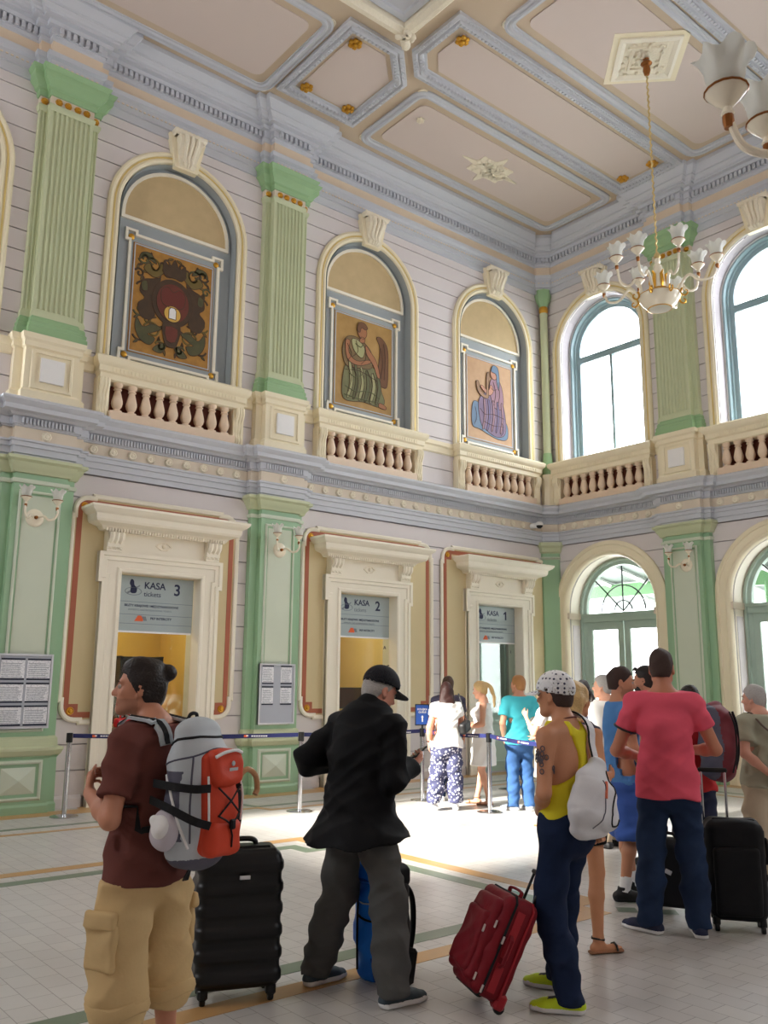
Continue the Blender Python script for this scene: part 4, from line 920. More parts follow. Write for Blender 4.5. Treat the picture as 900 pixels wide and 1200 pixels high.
class Sdf:
    def __init__(s, prims=(), cuts=(), subs=(), folds=None, xsub=None):
        s.p = list(prims); s.c = list(cuts); s.s = list(subs); s.folds = folds
    def __call__(s, X):
        D = None
        for p in s.p:
            d = prim(p, X)
            if D is None: D = d
            else:
                k = p[-1]
                if k > 0: h = np.clip(.5 + .5 * (D - d) / k, 0, 1); D = D + (d - D) * h - k * h * (1 - h)
                else: D = np.minimum(D, d)
        if s.folds: D = D + s.folds(X)
        for p in s.s:
            d = prim(p, X); k = max(p[-1], 1e-4); h = np.clip(.5 - .5 * (D + d) / k, 0, 1); D = D + (-d - D) * h + k * h * (1 - h)
        for n, o in s.c:                                            # keep the side where (x - o).n < 0
            D = np.maximum(D, (X - np.array(o, float)) @ (np.array(n, float) / np.linalg.norm(n)))
        return D
    def bounds(s):
        b = [bound(p) for p in s.p]; return np.min([x[0] for x in b], 0) - .04, np.max([x[1] for x in b], 0) + .04
def folds(amp, dirs, seed=0, mask=None):
    r = np.random.RandomState(seed); ph = r.rand(len(dirs)) * 6.28; wob = r.randn(len(dirs), 3) * 6
    def f(X):
        d = np.zeros(len(X))
        for (kx, ky, kz), p, w in zip(dirs, ph, wob): d += np.sin(X @ np.array([kx, ky, kz]) + p + 1.4 * np.sin(X @ w + p))
        d = d * amp / len(dirs)
        d = d + amp * .7 * (np.abs(np.sin(X @ np.array([11., 7, 19]) + ph[0] + 1.5 * np.sin(X @ np.array([5., -9, 6])))) - .6) + amp * .5 * (np.abs(np.sin(X @ np.array([-16., 9, 24]) + ph[1] + 1.8 * np.sin(X @ np.array([7., 6, -8])))) - .6)
        return d if mask is None else d * mask(X)
    return f
def surface(fn, h, bounds=None):
    lo, hi = bounds if bounds is not None else fn.bounds()
    B = 8; n = np.ceil((hi - lo) / (h * B)).astype(int) + 1
    cen = np.stack(np.meshgrid(*[(np.arange(k) + .5) * B for k in n], indexing='ij'), -1).reshape(-1, 3)
    dc = fn(lo + cen * h); keep = np.abs(dc) < h * B * 1.35
    N = n * B + 1; F = np.full(N, 1.0, np.float32)
    blk = np.where(dc < 0, -1.0, 1.0).reshape(n)
    F[:-1, :-1, :-1] = np.repeat(np.repeat(np.repeat(blk, B, 0), B, 1), B, 2)
    off = np.stack(np.meshgrid(*[np.arange(B + 1)] * 3, indexing='ij'), -1).reshape(-1, 3)
    ids = np.argwhere(keep.reshape(n))
    for s0 in range(0, len(ids), 400):
        I = (ids[s0:s0 + 400, None, :] * B + off[None]).reshape(-1, 3); F[I[:, 0], I[:, 1], I[:, 2]] = fn(lo + I * h)
    S = F < 0
    c = S[:-1, :-1, :-1].astype(np.int8)
    cnt = sum(S[i:S.shape[0] - 1 + i, j:S.shape[1] - 1 + j, k:S.shape[2] - 1 + k].astype(np.int8) for i in (0, 1) for j in (0, 1) for k in (0, 1))
    act = np.argwhere((cnt > 0) & (cnt < 8)); idx = np.full(cnt.shape, -1, np.int32); idx[act[:, 0], act[:, 1], act[:, 2]] = np.arange(len(act))
    cs = np.array([(i, j, k) for i in (0, 1) for j in (0, 1) for k in (0, 1)])
    val = np.stack([F[act[:, 0] + a, act[:, 1] + b, act[:, 2] + d] for a, b, d in cs], 1)
    acc = np.zeros((len(act), 3)); num = np.zeros(len(act))
    for a in range(8):
        for b in range(a + 1, 8):
            if np.abs(cs[a] - cs[b]).sum() != 1: continue
            va, vb = val[:, a], val[:, b]; m = (va < 0) != (vb < 0); t = np.where(m, va / np.where(m, va - vb, 1), 0)
            acc += np.where(m[:, None], cs[a] + t[:, None] * (cs[b] - cs[a]), 0); num += m
    V = lo + (act + acc / np.maximum(num, 1)[:, None]) * h
    faces = []
    for ax in range(3):
        a = [slice(None)] * 3; b = [slice(None)] * 3; a[ax] = slice(0, -1); b[ax] = slice(1, None)
        e = S[tuple(a)] != S[tuple(b)]; E = np.argwhere(e); u, v = [(1, 2), (2, 0), (0, 1)][ax]
        ok = (E[:, u] > 0) & (E[:, v] > 0) & (E[:, u] < cnt.shape[u]) & (E[:, v] < cnt.shape[v]); E = E[ok]
        def at(du, dv):
            q = E.copy(); q[:, u] += du; q[:, v] += dv; return idx[q[:, 0], q[:, 1], q[:, 2]]
        Q = np.stack([at(-1, -1), at(0, -1), at(0, 0), at(-1, 0)], 1); fl = S[tuple(a)][tuple(E.T)]
        Q[~fl] = Q[~fl][:, ::-1]; faces.append(Q)
    return V, np.concatenate(faces)
def sobj(name, fn, h, mats, parent=None, classify=None, smooth_it=1, post=None, **tags):
    V, Fq = surface(fn, h)
    if smooth_it:                                                   # relax the surface a little
        e = np.concatenate([Fq[:, [0, 1]], Fq[:, [1, 2]], Fq[:, [2, 3]], Fq[:, [3, 0]]])
        for _ in range(smooth_it):
            acc = np.zeros_like(V); cn = np.zeros(len(V)); np.add.at(acc, e[:, 0], V[e[:, 1]]); np.add.at(cn, e[:, 0], 1)
            V = .5 * V + .5 * acc / np.maximum(cn, 1)[:, None]
    me = bpy.data.meshes.new(name); me.vertices.add(len(V)); me.vertices.foreach_set('co', V.ravel().astype(np.float32))
    me.loops.add(Fq.size); me.loops.foreach_set('vertex_index', Fq.ravel().astype(np.int32)); me.polygons.add(len(Fq))
    me.polygons.foreach_set('loop_start', (np.arange(len(Fq)) * 4).astype(np.int32)); me.update(calc_edges=True)
    for m in (mats if isinstance(mats, (list, tuple)) else [mats]): me.materials.append(m)
    me.polygons.foreach_set('use_smooth', [True] * len(Fq))
    if classify is not None: me.polygons.foreach_set('material_index', classify(V[Fq].mean(1)).astype(np.int32))
    me.validate()
    o = bpy.data.objects.new(name, me); COL.objects.link(o)
    if parent is not None: o.parent = parent
    return tag(o, **tags)

def rotm(yaw=0, pitch=0, roll=0):       # yaw: turn left (+), pitch: look up (+), roll: lean to own right (+); local frame: x right, y forward, z up
    return np.array(Euler((pitch, roll, yaw), 'YXZ').to_matrix()) if False else np.array(Matrix.Rotation(yaw, 3, 'Z') @ Matrix.Rotation(pitch, 3, 'X') @ Matrix.Rotation(roll, 3, 'Y'))
V3 = lambda *a: np.array(a, float)
DEF = dict(pelvis=(0, 0, .95), chest=(0, 0, 1.27), neck=(0, -.015, 1.475), head=(0, .02, 1.63),
           sh_r=(.185, -.01, 1.405), el_r=(.235, -.04, 1.12), wr_r=(.24, .05, .875), sh_l=(-.185, -.01, 1.405), el_l=(-.235, -.04, 1.12), wr_l=(-.24, .05, .875),
           hip_r=(.09, 0, .93), kn_r=(.10, .03, .50), an_r=(.105, -.01, .085), hip_l=(-.09, 0, .93), kn_l=(-.10, .03, .50), an_l=(-.105, -.01, .085), toe_r=0, toe_l=0)
def finger_chain(o, x, y, z, L, curl, r):      # joints of one finger in a hand frame: y along, x across, -z towards the palm
    pts = [o]; a = 0; p = o
    for i, f in enumerate((.45, .32, .23)):
        a += curl * (1, 1.1, .8)[i]; p = p + L * f * (y * math.cos(a) - z * math.sin(a)); pts.append(p)
    return [rc(pts[i], pts[i + 1], r * (1, .92, .84)[i], r * (.92, .84, .74)[i], .004) for i in range(3)]
def hand(w, d, palm, right, curl=.35, s=1., thumb=.6):
    # w wrist, d direction of the hand, palm: normal of the palm side
    y = d / np.linalg.norm(d); z = -(palm - (palm @ y) * y); z /= np.linalg.norm(z); x = np.cross(y, z)
    t = -1 if right else 1                                          # thumb side along x for a palm facing -z
    P = [et([w, w + y * .045 * s, w + y * .088 * s], [.027 * s, .038 * s, .041 * s], [.02 * s, .016 * s, .014 * s], x, .012)]
    for i, (ox, L) in enumerate(((-.031, .078), (-.0105, .088), (.0105, .082), (.031, .064))):
        P += finger_chain(w + y * .085 * s + x * t * -ox * s, x, y, z, L * s, curl * (1 + .08 * i), .0088 * s)
    b = w + y * .025 * s + x * t * .028 * s
    k = b + (y * .035 + x * t * .026 - z * .012) * s; k2 = k + (y * .030 + x * t * (.016 - .02 * thumb) - z * .014 * thumb) * s
    P += [rc(b, k, .0135 * s, .0115 * s, .014), rc(k, k2, .0112 * s, .0085 * s, .004), rc(k2, k2 + (y * .022 - x * t * .004 - z * .006) * s, .0085 * s, .007 * s, .004)]
    return P
def head_prims(c, R, s=1.0, fem=False):
    W = lambda x, y, z: c + R @ (V3(x, y, z) * s)
    P = [el(W(0, -.012, .035), V3(.075, .096, .088) * s, R, .02), el(W(0, .03, -.03), V3(.060 if fem else .064, .064, .078) * s, R, .03), rc(W(0, .074, -.092), W(0, .066, -.09), .019 * s, .024 * s, .03),
         rc(W(-.048, .01, -.068), W(-.015, .07, -.097), .018 * s, .016 * s, .025), rc(W(.048, .01, -.068), W(.015, .07, -.097), .018 * s, .016 * s, .025),
         rc(W(-.036, .078, .026), W(.036, .078, .026), .012 * s, .012 * s, .014), el(W(-.038, .066, -.022), V3(.022, .02, .02) * s, R, .02), el(W(.038, .066, -.022), V3(.022, .02, .02) * s, R, .02),
         rc(W(0, .088, .014), W(0, .110, -.026), .008 * s, .0125 * s, .010), rc(W(-.011, .1, -.03), W(.011, .1, -.03), .009 * s, .009 * s, .006),
         rc(W(-.018, .087, -.056), W(.018, .087, -.056), .0075 * s, .0075 * s, .006), rc(W(-.015, .087, -.068), W(.015, .087, -.068), .0085 * s, .0085 * s, .005)]
    for t in (-1, 1):
        P += [el(W(t * .077, -.008, -.006), V3(.008, .020, .032) * s, R @ np.array(Euler((.2, t * .0, t * -.35)).to_matrix()), .006), el(W(t * .074, .004, -.034), V3(.007, .010, .012) * s, R, .006)]
    S = [el(W(-.031, .093, .006), V3(.017, .012, .012) * s, R, .010), el(W(.031, .093, .006), V3(.017, .012, .012) * s, R, .010)]
    for t in (-1, 1): S.append(el(W(t * .084, -.004, -.004), V3(.006, .011, .018) * s, R, .004))
    return P, S
class Person:
    def __init__(s, loc, rz, H, label, pose={}, yaw=0, pitch=0, roll=0, fem=False, build=1.0, skin=(206, 150, 120), bare=False, res=.010, hands={}, hres=None, eyes=(70, 50, 35), stubble=None):
        s.k = k = H / 1.75; J = {n: (V3(*v) if not isinstance(v, int) else v) for n, v in DEF.items()}
        if fem:
            for n, x in (('sh_r', .165), ('sh_l', -.165), ('el_r', .205), ('el_l', -.205), ('wr_r', .21), ('wr_l', -.21), ('hip_r', .095), ('hip_l', -.095)): J[n][0] = x
        for n, v in pose.items(): J[n] = V3(*v) if not isinstance(v, (int, float)) else v
        s.J = {n: (v * k if isinstance(v, np.ndarray) else v) for n, v in J.items()}; J = s.J
        s.fem, s.res, s.b, s.pose, s.bare = fem, res, build, pose, bare
        s.R = rotm(yaw, pitch, roll); s.hs = k * (.98 if fem else 1.0)
        s.hc = J['head'] + 0
        s.side = J['sh_r'] - J['sh_l']; s.side = V3(s.side[0], s.side[1], 0); s.side /= np.linalg.norm(s.side); s.fwd = np.cross(V3(0, 0, 1), s.side)
        s.hand_opt = hands; s.label = label; s.loc, s.rz = loc, rz
        skm = mat('skin_%d_%d_%d' % skin, skin, .5, .05, 30, bump=.06, bscale=120); lip = mat('lips_%d_%d_%d' % skin, tuple(int(v * f) for v, f in zip(skin, (.88, .66, .64))), .45)
        stm = mat('stubble_%d_%d_%d' % skin, tuple(int(v * .90) for v in skin), .6, .10, 200)
        mats = [skm, lip, stm]
        P = s.body_prims(); hp, hsub = head_prims(s.hc, s.R, s.hs, fem)
        nP = [rc(J['neck'] - V3(0, 0, .01) * k, s.hc + s.R @ V3(0, -.02, -.05) * k, (.052 if fem else .06) * k, (.05 if fem else .057) * k, .03)]
        fn = Sdf(P + nP + hp, subs=hsub)
        R, hc, hs = s.R, s.hc, s.hs
        def cls(C):
            q = (C - hc) @ R / hs; m = np.zeros(len(C))
            l = (np.abs(q[:, 0]) < .021) & (q[:, 1] > .08) & (q[:, 2] < -.050) & (q[:, 2] > -.077); m[l] = 1
            if stubble: m[(q[:, 2] < -.045) & (q[:, 2] > -.125) & (q[:, 1] > .0) & ~l & (np.linalg.norm(q, axis=1) < .15)] = 2
            return m
        s.o = sobj('person', fn, res, mats, None, cls, 1, label=label, cat='person'); s.o.location = loc; s.o.rotation_euler = (0, 0, rz)
        for t in (-1, 1):
            g = G().lathe([(.0001, -.0125), (.006, -.011), (.0115, -.005), (.0115, .003), (.009, .008), (.0058, .0108)], seg=12); g.lathe([(.0058, .0106), (.004, .012), (.0001, .0125)], seg=12, m=1)
            e_ = g.build('eye', [mat('eye_white', (176, 166, 158), .3), mat('iris_%d' % eyes[0], eyes, .2)], s.o); c = hc + R @ (V3(t * .031, .0845, .006) * hs)
            e_.matrix_local = Matrix.Translation(c) @ Matrix(R).to_4x4() @ Matrix.Rotation(-PI / 2, 4, 'X') @ Matrix.Scale(hs * .88, 4)
            b_ = G().tube([c + R @ (V3(x * t, y, z) * hs) for x, y, z in ((-.016, .011, .019), (0, .0135, .0245), (.018, .004, .02))], [.0022, .0036, .002], 6); 
            s.brow = b_.build('eyebrow', mat('brow_%d' % eyes[0], (60, 42, 32), .8), s.o)
    def body_prims(s, grow=0., legs=True, arms=True):
        J, k, b = s.J, s.k, s.b; f = s.fem
        up = V3(0, 0, 1); pel, ch, nk = J['pelvis'], J['chest'], J['neck']
        wst = pel * .55 + ch * .45
        a = np.array([.165 if not f else .175, .148 if not f else .132, .162 if not f else .148, .155 if not f else .135, .075]) * k * b; bb = np.array([.112, .098, .115, .088, .06]) * k * b
        if not s.bare: a = a - np.array([.020, .014, .014, .010, 0]) * k; bb = bb - np.array([.020, .014, .014, .010, 0]) * k
        P = [et([pel - up * .03 * k, wst, ch, ch * .32 + nk * .68, nk + up * .0], a, bb, s.side, .03)]
        if f:
            for t in (-1, 1): P.append(el(ch + s.side * t * .07 * k + s.fwd * .095 * k * b + up * .01 * k, V3(.06, .06, .065) * k * b, None, .03))
        for t, n in ((1, 'r'), (-1, 'l')):
            sh, e_, w = J['sh_' + n], J['el_' + n], J['wr_' + n]; q = .88 if f else 1.
            P += [rc(nk - up * .03 * k + s.side * t * .05 * k, sh + up * .005 * k, .05 * k, .052 * k * q, .05)]
            d = (w - e_); 
            P += [rc(sh, e_, .052 * k * q * b, .040 * k * q * b, .03), rc(e_, e_ + d * .35, .040 * k * q * b, .041 * k * q * b, .02), rc(e_ + d * .35, w, .040 * k * q * b, .027 * k * q, .02)]
            ho = s.hand_opt.get(n, {}); dr = V3(*ho['dir']) if 'dir' in ho else d; pm = V3(*ho['palm']) if 'palm' in ho else -s.side * t
            P += hand(w, dr, pm, t == 1, ho.get('curl', .35), k * (.92 if f else 1.), ho.get('thumb', .6))
            hp, kn, an = J['hip_' + n], J['kn_' + n], J['an_' + n]; yw = J['toe_' + n]; g = .96 if f else 1.
            P += [rc(hp, kn, .078 * k * b, .054 * k * g, .04), rc(kn, kn * .65 + an * .35 - s.fwd * .012 * k, .052 * k * g, .054 * k * g, .02), rc(kn * .65 + an * .35 - s.fwd * .012 * k, an + up * .02 * k, .053 * k * g, .034 * k, .02)]
            fd = V3(math.sin(-yw), math.cos(yw), 0); hl = an - fd * .035 * k; hl[2] = an[2] - .05 * k
            tip = an[2] - .062 * k
            P += [rc(an + up * .01 * k, an + fd * .01 * k - up * .03 * k, .034 * k, .032 * k, .02), rc(hl, V3(an[0] + fd[0] * .12 * k, an[1] + fd[1] * .12 * k, tip), .03 * k, .022 * k, .03), rc(V3(an[0] + fd[0] * .11 * k, an[1] + fd[1] * .11 * k, tip), V3(an[0] + fd[0] * .165 * k, an[1] + fd[1] * .165 * k, tip - .004 * k), .026 * k, .017 * k, .02)]
        P.append(el(pel - s.fwd * .03 * k - up * .06 * k, V3(.125, .075, .1) * k * b, None, .05))
        return P
    # ---- clothes
    def top(s, name, m, hem=.86, loose=.022, sleeve=.5, neck=.0, amp=.010, flare=0., seed=1, res=None, vneck=0, vertical=True, collar=0, cls=None, shoulder=True, armw=.018, back=0):
        J, k, b = s.J, s.k, s.b; up = V3(0, 0, 1); pel, ch, nk = J['pelvis'], J['chest'], J['neck']; f = s.fem; L = loose
        wst = pel * .5 + ch * .5; hz = hem * k
        lowc = V3(pel[0], pel[1], hz - .06); mid = pel * .5 + wst * .5
        a = np.array([.184 + flare, .178, .152 if not f else .14, .166 if not f else .152, .158 if not f else .138, .078]) * k * b + L; bb = np.array([.142 + flare, .130, .110, .122, .094, .064]) * k * b + L
        a[-1] -= L * .75; bb[-1] -= L * .75; a[-2] -= L * .4
        P = [et([lowc, pel, wst, ch, ch * .32 + nk * .68, nk + up * .0], a, bb, s.side, .03)]
        if f:
            for t in (-1, 1): P.append(el(ch + s.side * t * .07 * k + s.fwd * .09 * k * b + up * .01 * k, V3(.062, .062, .066) * k * b + L * .5, None, .04))
        for t, n in ((1, 'r'), (-1, 'l')):
            sh, e_, w = J['sh_' + n], J['el_' + n], J['wr_' + n]; q = .88 if f else 1.
            P.append(rc(nk - up * .03 * k + s.side * t * .05 * k, sh + up * .004 * k, .053 * k + L * .35, (.054 * q) * k + L * .5, .05))
            if sleeve > 0:
                if sleeve <= 1: P.append(rc(sh, sh + (e_ - sh) * sleeve, .054 * k * q * b + L * .6, .047 * k * q * b + armw, .03))
                else:
                    P.append(rc(sh, e_, .055 * k * q * b + L * .6, .046 * k * q * b + armw, .03)); P.append(rc(e_, e_ + (w - e_) * (sleeve - 1), .046 * k * q * b + armw, .034 * k * q + armw, .03))
        if collar: P.append(et([nk - up * .01 * k, nk + up * .045 * k - s.fwd * .01], [.075 * k, .068 * k], [.07 * k, .064 * k], s.side, .015))
        cuts = []; 
        if not collar: cuts.append(((s.fwd[0] * -.12, s.fwd[1] * -.12, 1), nk + up * (.012 + neck) * k))
        cutsleeve = []
        D = [(9, 6, 26), (-14, 8, 18), (20, -12, 9), (30, 18, -8), (-7, 14, 40)]
        base = Sdf(P, folds=folds(amp, D, seed))
        k_ = k
        arms_ = []
        if 0 < sleeve:
            for t, n in ((1, 'r'), (-1, 'l')):
                sh, e_, w = J['sh_' + n], J['el_' + n], J['wr_' + n]
                if sleeve <= 1: c0 = sh + (e_ - sh) * sleeve; d0 = (e_ - sh)
                else: c0 = e_ + (w - e_) * (sleeve - 1); d0 = (w - e_)
                arms_.append((c0, d0 / np.linalg.norm(d0), sh))
        hemz = hz
        class F:
            def bounds(q_): return base.bounds()
            def __call__(q_, X):
                D_ = base(X)
                tilt = hemz + .008 * np.sin(X[:, 0] * 23) + .006 * np.sin(X[:, 1] * 31) + back * ((X - pel) @ -s.fwd)
                D_ = np.maximum(D_, tilt - X[:, 2]); 
                for n_, o_ in cuts: D_ = np.maximum(D_, (X - o_) @ (np.array(n_) / np.linalg.norm(n_)))
                for c0, d0, sh in arms_:
                    t_ = (X - c0) @ d0; near = np.linalg.norm(X - c0 - t_[:, None] * d0, axis=1) < .13 * k_
                    D_ = np.where(near & (t_ > -.06) & (t_ < .3), np.maximum(D_, t_), D_)
                if vneck: D_ = np.maximum(D_, -prim(el(nk + s.fwd * .075 * k_ + up * .0, V3(.075, .06, vneck) * k_, None), X))
                return D_
        s.topfn = F(); s.hem = hem
        return sobj(name, F(), res or s.res * 1.05, m, s.o, cls, 1)
    def legs_(s, name, m, hem=.08, loose=.02, top=1.02, amp=.012, seed=2, res=None, wide=0., cls=None, crotch=.80):
        J, k, b = s.J, s.k, s.b; up = V3(0, 0, 1); pel = J['pelvis']; f = s.fem
        P = [et([pel - up * .10 * k, pel, pel + up * .12 * k], np.array([.155, .168 if not f else .178, .150 if not f else .14]) * k * b + .012, np.array([.115, .122, .108]) * k * b + .012, s.side, .04), el(pel - s.fwd * .042 * k - up * .06 * k, V3(.148, .092, .11) * k * b + .012, None, .05)]
        cuts = []
        for t, n in ((1, 'r'), (-1, 'l')):
            hp, kn, an = J['hip_' + n], J['kn_' + n], J['an_' + n]; q = np.array([hp, kn, an])
            P.append(rc(hp, kn, .090 * k * b + loose * .7, .058 * k + loose + wide, .03))
            if hem < .49:
                t_ = np.clip((kn[2] - hem * k) / (kn[2] - an[2]), .05, 1.15); e_ = kn + (an - kn) * t_ - up * .02 - s.fwd * .008
                P.append(rc(kn, kn + (e_ - kn) * .45 - s.fwd * .010 * k, .058 * k + loose + wide, .056 * k + loose + wide, .03)); P.append(rc(kn + (e_ - kn) * .45 - s.fwd * .010 * k, e_, .056 * k + loose + wide, .044 * k + loose + wide, .03))
        D = [(12, 8, 22), (-10, 14, 30), (18, -16, 14), (8, 22, -26), (-20, 6, 46)]
        base = Sdf(P, folds=folds(amp, D, seed)); tz = min(top, getattr(s, 'hem', 9) + .018) * k
        class F:
            def bounds(q_): return base.bounds()
            def __call__(q_, X):
                D_ = base(X); D_ = np.maximum(D_, X[:, 2] - tz)
                for n in 'rl':
                    pass
                return np.maximum(D_, hem * k - X[:, 2] + .006 * np.sin(X[:, 0] * 40))
        return sobj(name, F(), res or s.res * 1.05, m, s.o, cls, 1)
    def shoe(s, n, mats, sole=.028, high=.105, name='shoe', L=.175, res=.006, lace=None, sandal=False):
        J, k = s.J, s.k; an = J['an_' + n]; yw = J['toe_' + n]; fd = V3(math.sin(-yw), math.cos(yw), 0); sd = V3(fd[1], -fd[0], 0); gz = an[2] - .085 * k
        g0 = V3(an[0], an[1], gz); up = V3(0, 0, 1)
        if sandal:
            P = [et([g0 - fd * .06 * k + up * .012, g0 + fd * .05 * k + up * .012, g0 + fd * .165 * k + up * .012], [.034 * k, .036 * k, .046 * k], [.012] * 3, sd, .01)]
            fn = Sdf(P, cuts=[((0, 0, -1), (0, 0, gz + .001))]); o = sobj('sandal', fn, res, mats[0], s.o)
            g = G(); g.tube([g0 + fd * .12 * k + sd * x * k + up * z * k for x, z in ((-.045, .015), (-.03, .045), (0, .058), (.03, .045), (.045, .015))], .007, 6); g.tube([g0 - fd * .0 * k + sd * x * k + up * z * k - fd * y * k for x, y, z in ((-.036, -.02, .09), (-.03, .03, .1), (0, .05, .1), (.03, .03, .1), (.036, -.02, .09), (0, -.045, .085), (-.036, -.02, .09))], .006, 6)
            g.build('strap', mats[1], o); return o
        P = [et([g0 - fd * .055 * k + up * .035 * k, g0 + fd * .03 * k + up * .040 * k, g0 + fd * .12 * k + up * .030 * k, g0 + fd * L * k + up * .024 * k], np.array([.036, .037, .046, .028]) * k + .004, np.array([.036, .04, .034, .022]) * k + .003, sd, .02),
             rc(an - up * .03 * k, an + up * (high - .09) * k - fd * .01, .043 * k, .043 * k, .03)]
        sol = [et([g0 - fd * .062 * k + up * .014, g0 + fd * .03 * k + up * .012, g0 + fd * .12 * k + up * .012, g0 + fd * (L + .008) * k + up * .016], np.array([.037, .036, .047, .03]) * k + .006, np.full(4, .02), sd, .01)]
        fn = Sdf(P + sol, cuts=[((0, 0, -1), (0, 0, gz + .002)), ((0, 0, 1), (0, 0, gz + high * k))])
        return sobj(name, fn, res, mats, s.o, lambda C: np.where(C[:, 2] < gz + sole, 1, np.where((np.abs((C - g0) @ sd) < .02) & ((C - g0) @ fd > .0) & ((C - g0) @ fd < .10) & (C[:, 2] > gz + .06), 2 if len(mats) > 2 else 0, 0)))
    def hair(s, m, style='short', res=.006, extra=(), thick=.012, front=.06, low=-.02, amp=.004, name='hair', cutb=-.075):
        c, R, k = s.hc, s.R, s.hs; W = lambda x, y, z: c + R @ (V3(x, y, z) * k)
        P = [el(W(0, -.014, .038), (V3(.076, .096, .089) + thick * V3(.35, .8, 1)) * k, R, .02)]
        if style == 'short': P.append(el(W(0, -.036, -.008), (V3(.067, .073, .084) + thick * V3(.35, .8, 1)) * k, R, .02))
        if style in ('long', 'tail', 'bun'): P.append(el(W(0, -.05, .0), (V3(.07, .06, .085) + thick * .8) * k, R, .03))
        P += list(extra)
        D = [(60, 10, 40), (-50, 30, 55), (25, 70, 10)]
        base = Sdf(P, folds=folds(amp, D, 5))
        class F:
            def bounds(q): return base.bounds()
            def __call__(q_, X):
                D_ = base(X); q = (X - c) @ R / k
                # the face, and the skin below the hairline, stay free
                face = np.maximum.reduce([front - .0 - q[:, 1] + np.clip((q[:, 2] - .07) * -.0, 0, 1), q[:, 2] - .075 + np.abs(q[:, 0]) * .35, -q[:, 2] - .2])
                D_ = np.maximum(D_, -face * k)
                side = np.maximum.reduce([(low + np.clip((-q[:, 1] - .0), -.02, .08) * (-1.0)) * -1 + q[:, 2], np.abs(q[:, 1] - .03) - .055]) if style == 'short' else np.full(len(X), 1.)
                if style == 'short':
                    lim = np.interp(q[:, 1], [-.12, -.04, -.012, .01, .03, .06], [cutb, cutb, low - .0, low, low + .03, .05])
                    D_ = np.maximum(D_, (lim - q[:, 2]) * k * .8)
                return D_
        return sobj(name, F(), res, m, s.o)
    def world(s, p): return Matrix.Translation(s.loc) @ Matrix.Rotation(s.rz, 4, 'Z') @ Vector(p)
# ---------------------------------------------------------------- the people
CAMXY = (-14.187, -11.779)
def face(x, y, a):                       # a: 0 walks away from the viewer, +90 faces left in the picture, -90 right
    az = math.degrees(math.atan2(y - CAMXY[1], x - CAMXY[0])); return math.radians(az - 90 + a)
RAD = math.radians
M_brown = mat('brown_cotton', (108, 64, 58), .9, .08, 12, bump=.3, bscale=18, spec=.15); M_khaki = mat('tan_twill', (208, 180, 132), .9, .06, 12, bump=.35, bscale=20, spec=.15)
M_blackc = mat('black_softshell', (13, 13, 16), .75, .1, 10, bump=.25, bscale=22, spec=.2); M_greyt = mat('grey_trouser', (86, 86, 85), .85, .08, 10, bump=.35, bscale=18, spec=.15)
M_yel = mat('yellow_vest', (228, 214, 40), .7, .05); M_denimd = mat('dark_denim', (28, 40, 66), .85, .35, 7, bump=.35, bscale=22, spec=.15); M_denim = mat('blue_denim', (58, 92, 140), .85, .25, 6, bump=.35, bscale=22, spec=.15)
M_jean = mat('faded_navy_denim', (38, 54, 82), .85, .45, 5, bump=.35, bscale=22, spec=.15)
M_pink = mat('pink_cotton', (226, 92, 112), .9, .05, 10, bump=.3, bscale=16, spec=.15); M_bluec = mat('blue_cotton', (84, 134, 192), .9, .05, 10, bump=.3, bscale=16, spec=.15); M_bshort = mat('royal_blue_cloth', (66, 100, 178), .8, .06, 10, bump=.3, bscale=18, spec=.2)
M_olive = mat('sage_cotton', (160, 158, 138), .85, .06, 10, bump=.12); M_stone = mat('stone_trouser', (188, 172, 148), .85, .06, 10, bump=.12)
M_wshirt = mat('white_cotton', (240, 238, 234), .8, .02, 10, bump=.08); M_teal = mat('teal_cotton', (70, 186, 200), .85, .05, 10)
M_patt = pattern_mat('patterned_trouser', (206, 206, 216), (62, 64, 96), 30, 'voronoi', .36); M_navyt = mat('dark_navy_cotton', (62, 60, 80), .85, .06)
M_hdark = mat('dark_hair', (34, 24, 20), .45, .3, 60, bump=.6, bscale=90); M_hred = mat('auburn_hair', (50, 22, 18), .45, .3, 60, bump=.6, bscale=90); M_hblond = mat('blond_hair', (206, 172, 118), .5, .25, 60, bump=.6, bscale=90)
M_hgrey = mat('grey_hair', (176, 172, 168), .55, .2, 80, bump=.6, bscale=120); M_hbrown = mat('brown_hair', (74, 52, 38), .5, .25, 60, bump=.6, bscale=110); M_hsand = mat('sandy_hair', (170, 120, 72), .5, .25, 60, bump=.6, bscale=110); M_hcrop = mat('cropped_hair', (62, 44, 38), .7, .25, 150, bump=.4, bscale=200)
M_sole = mat('white_sole', (235, 235, 235), .6, .03); M_shoeg = mat('grey_trainer', (60, 72, 80), .7, .1); M_neon = mat('neon_trainer', (206, 232, 40), .6, .05); M_navys = mat('navy_canvas', (38, 44, 70), .8, .1); M_blacks = mat('black_leather', (26, 25, 26), .5, .1); M_sand = mat('tan_leather', (150, 106, 76), .6, .1); M_sock = mat('white_sock', (236, 236, 236), .9, .02)
def sock(p, n, z0=.07, z1=.18):
    J, k = p.J, p.k; an, kn = J['an_' + n], J['kn_' + n]; d = (kn - an) / (kn - an)[2]
    g = G().tube([an + d * (z - .085) * k for z in np.linspace(z0, z1, 6)], [.047 * k, .044 * k, .043 * k, .045 * k, .047 * k, .043 * k], 14); return g.build('sock', M_sock, p.o)

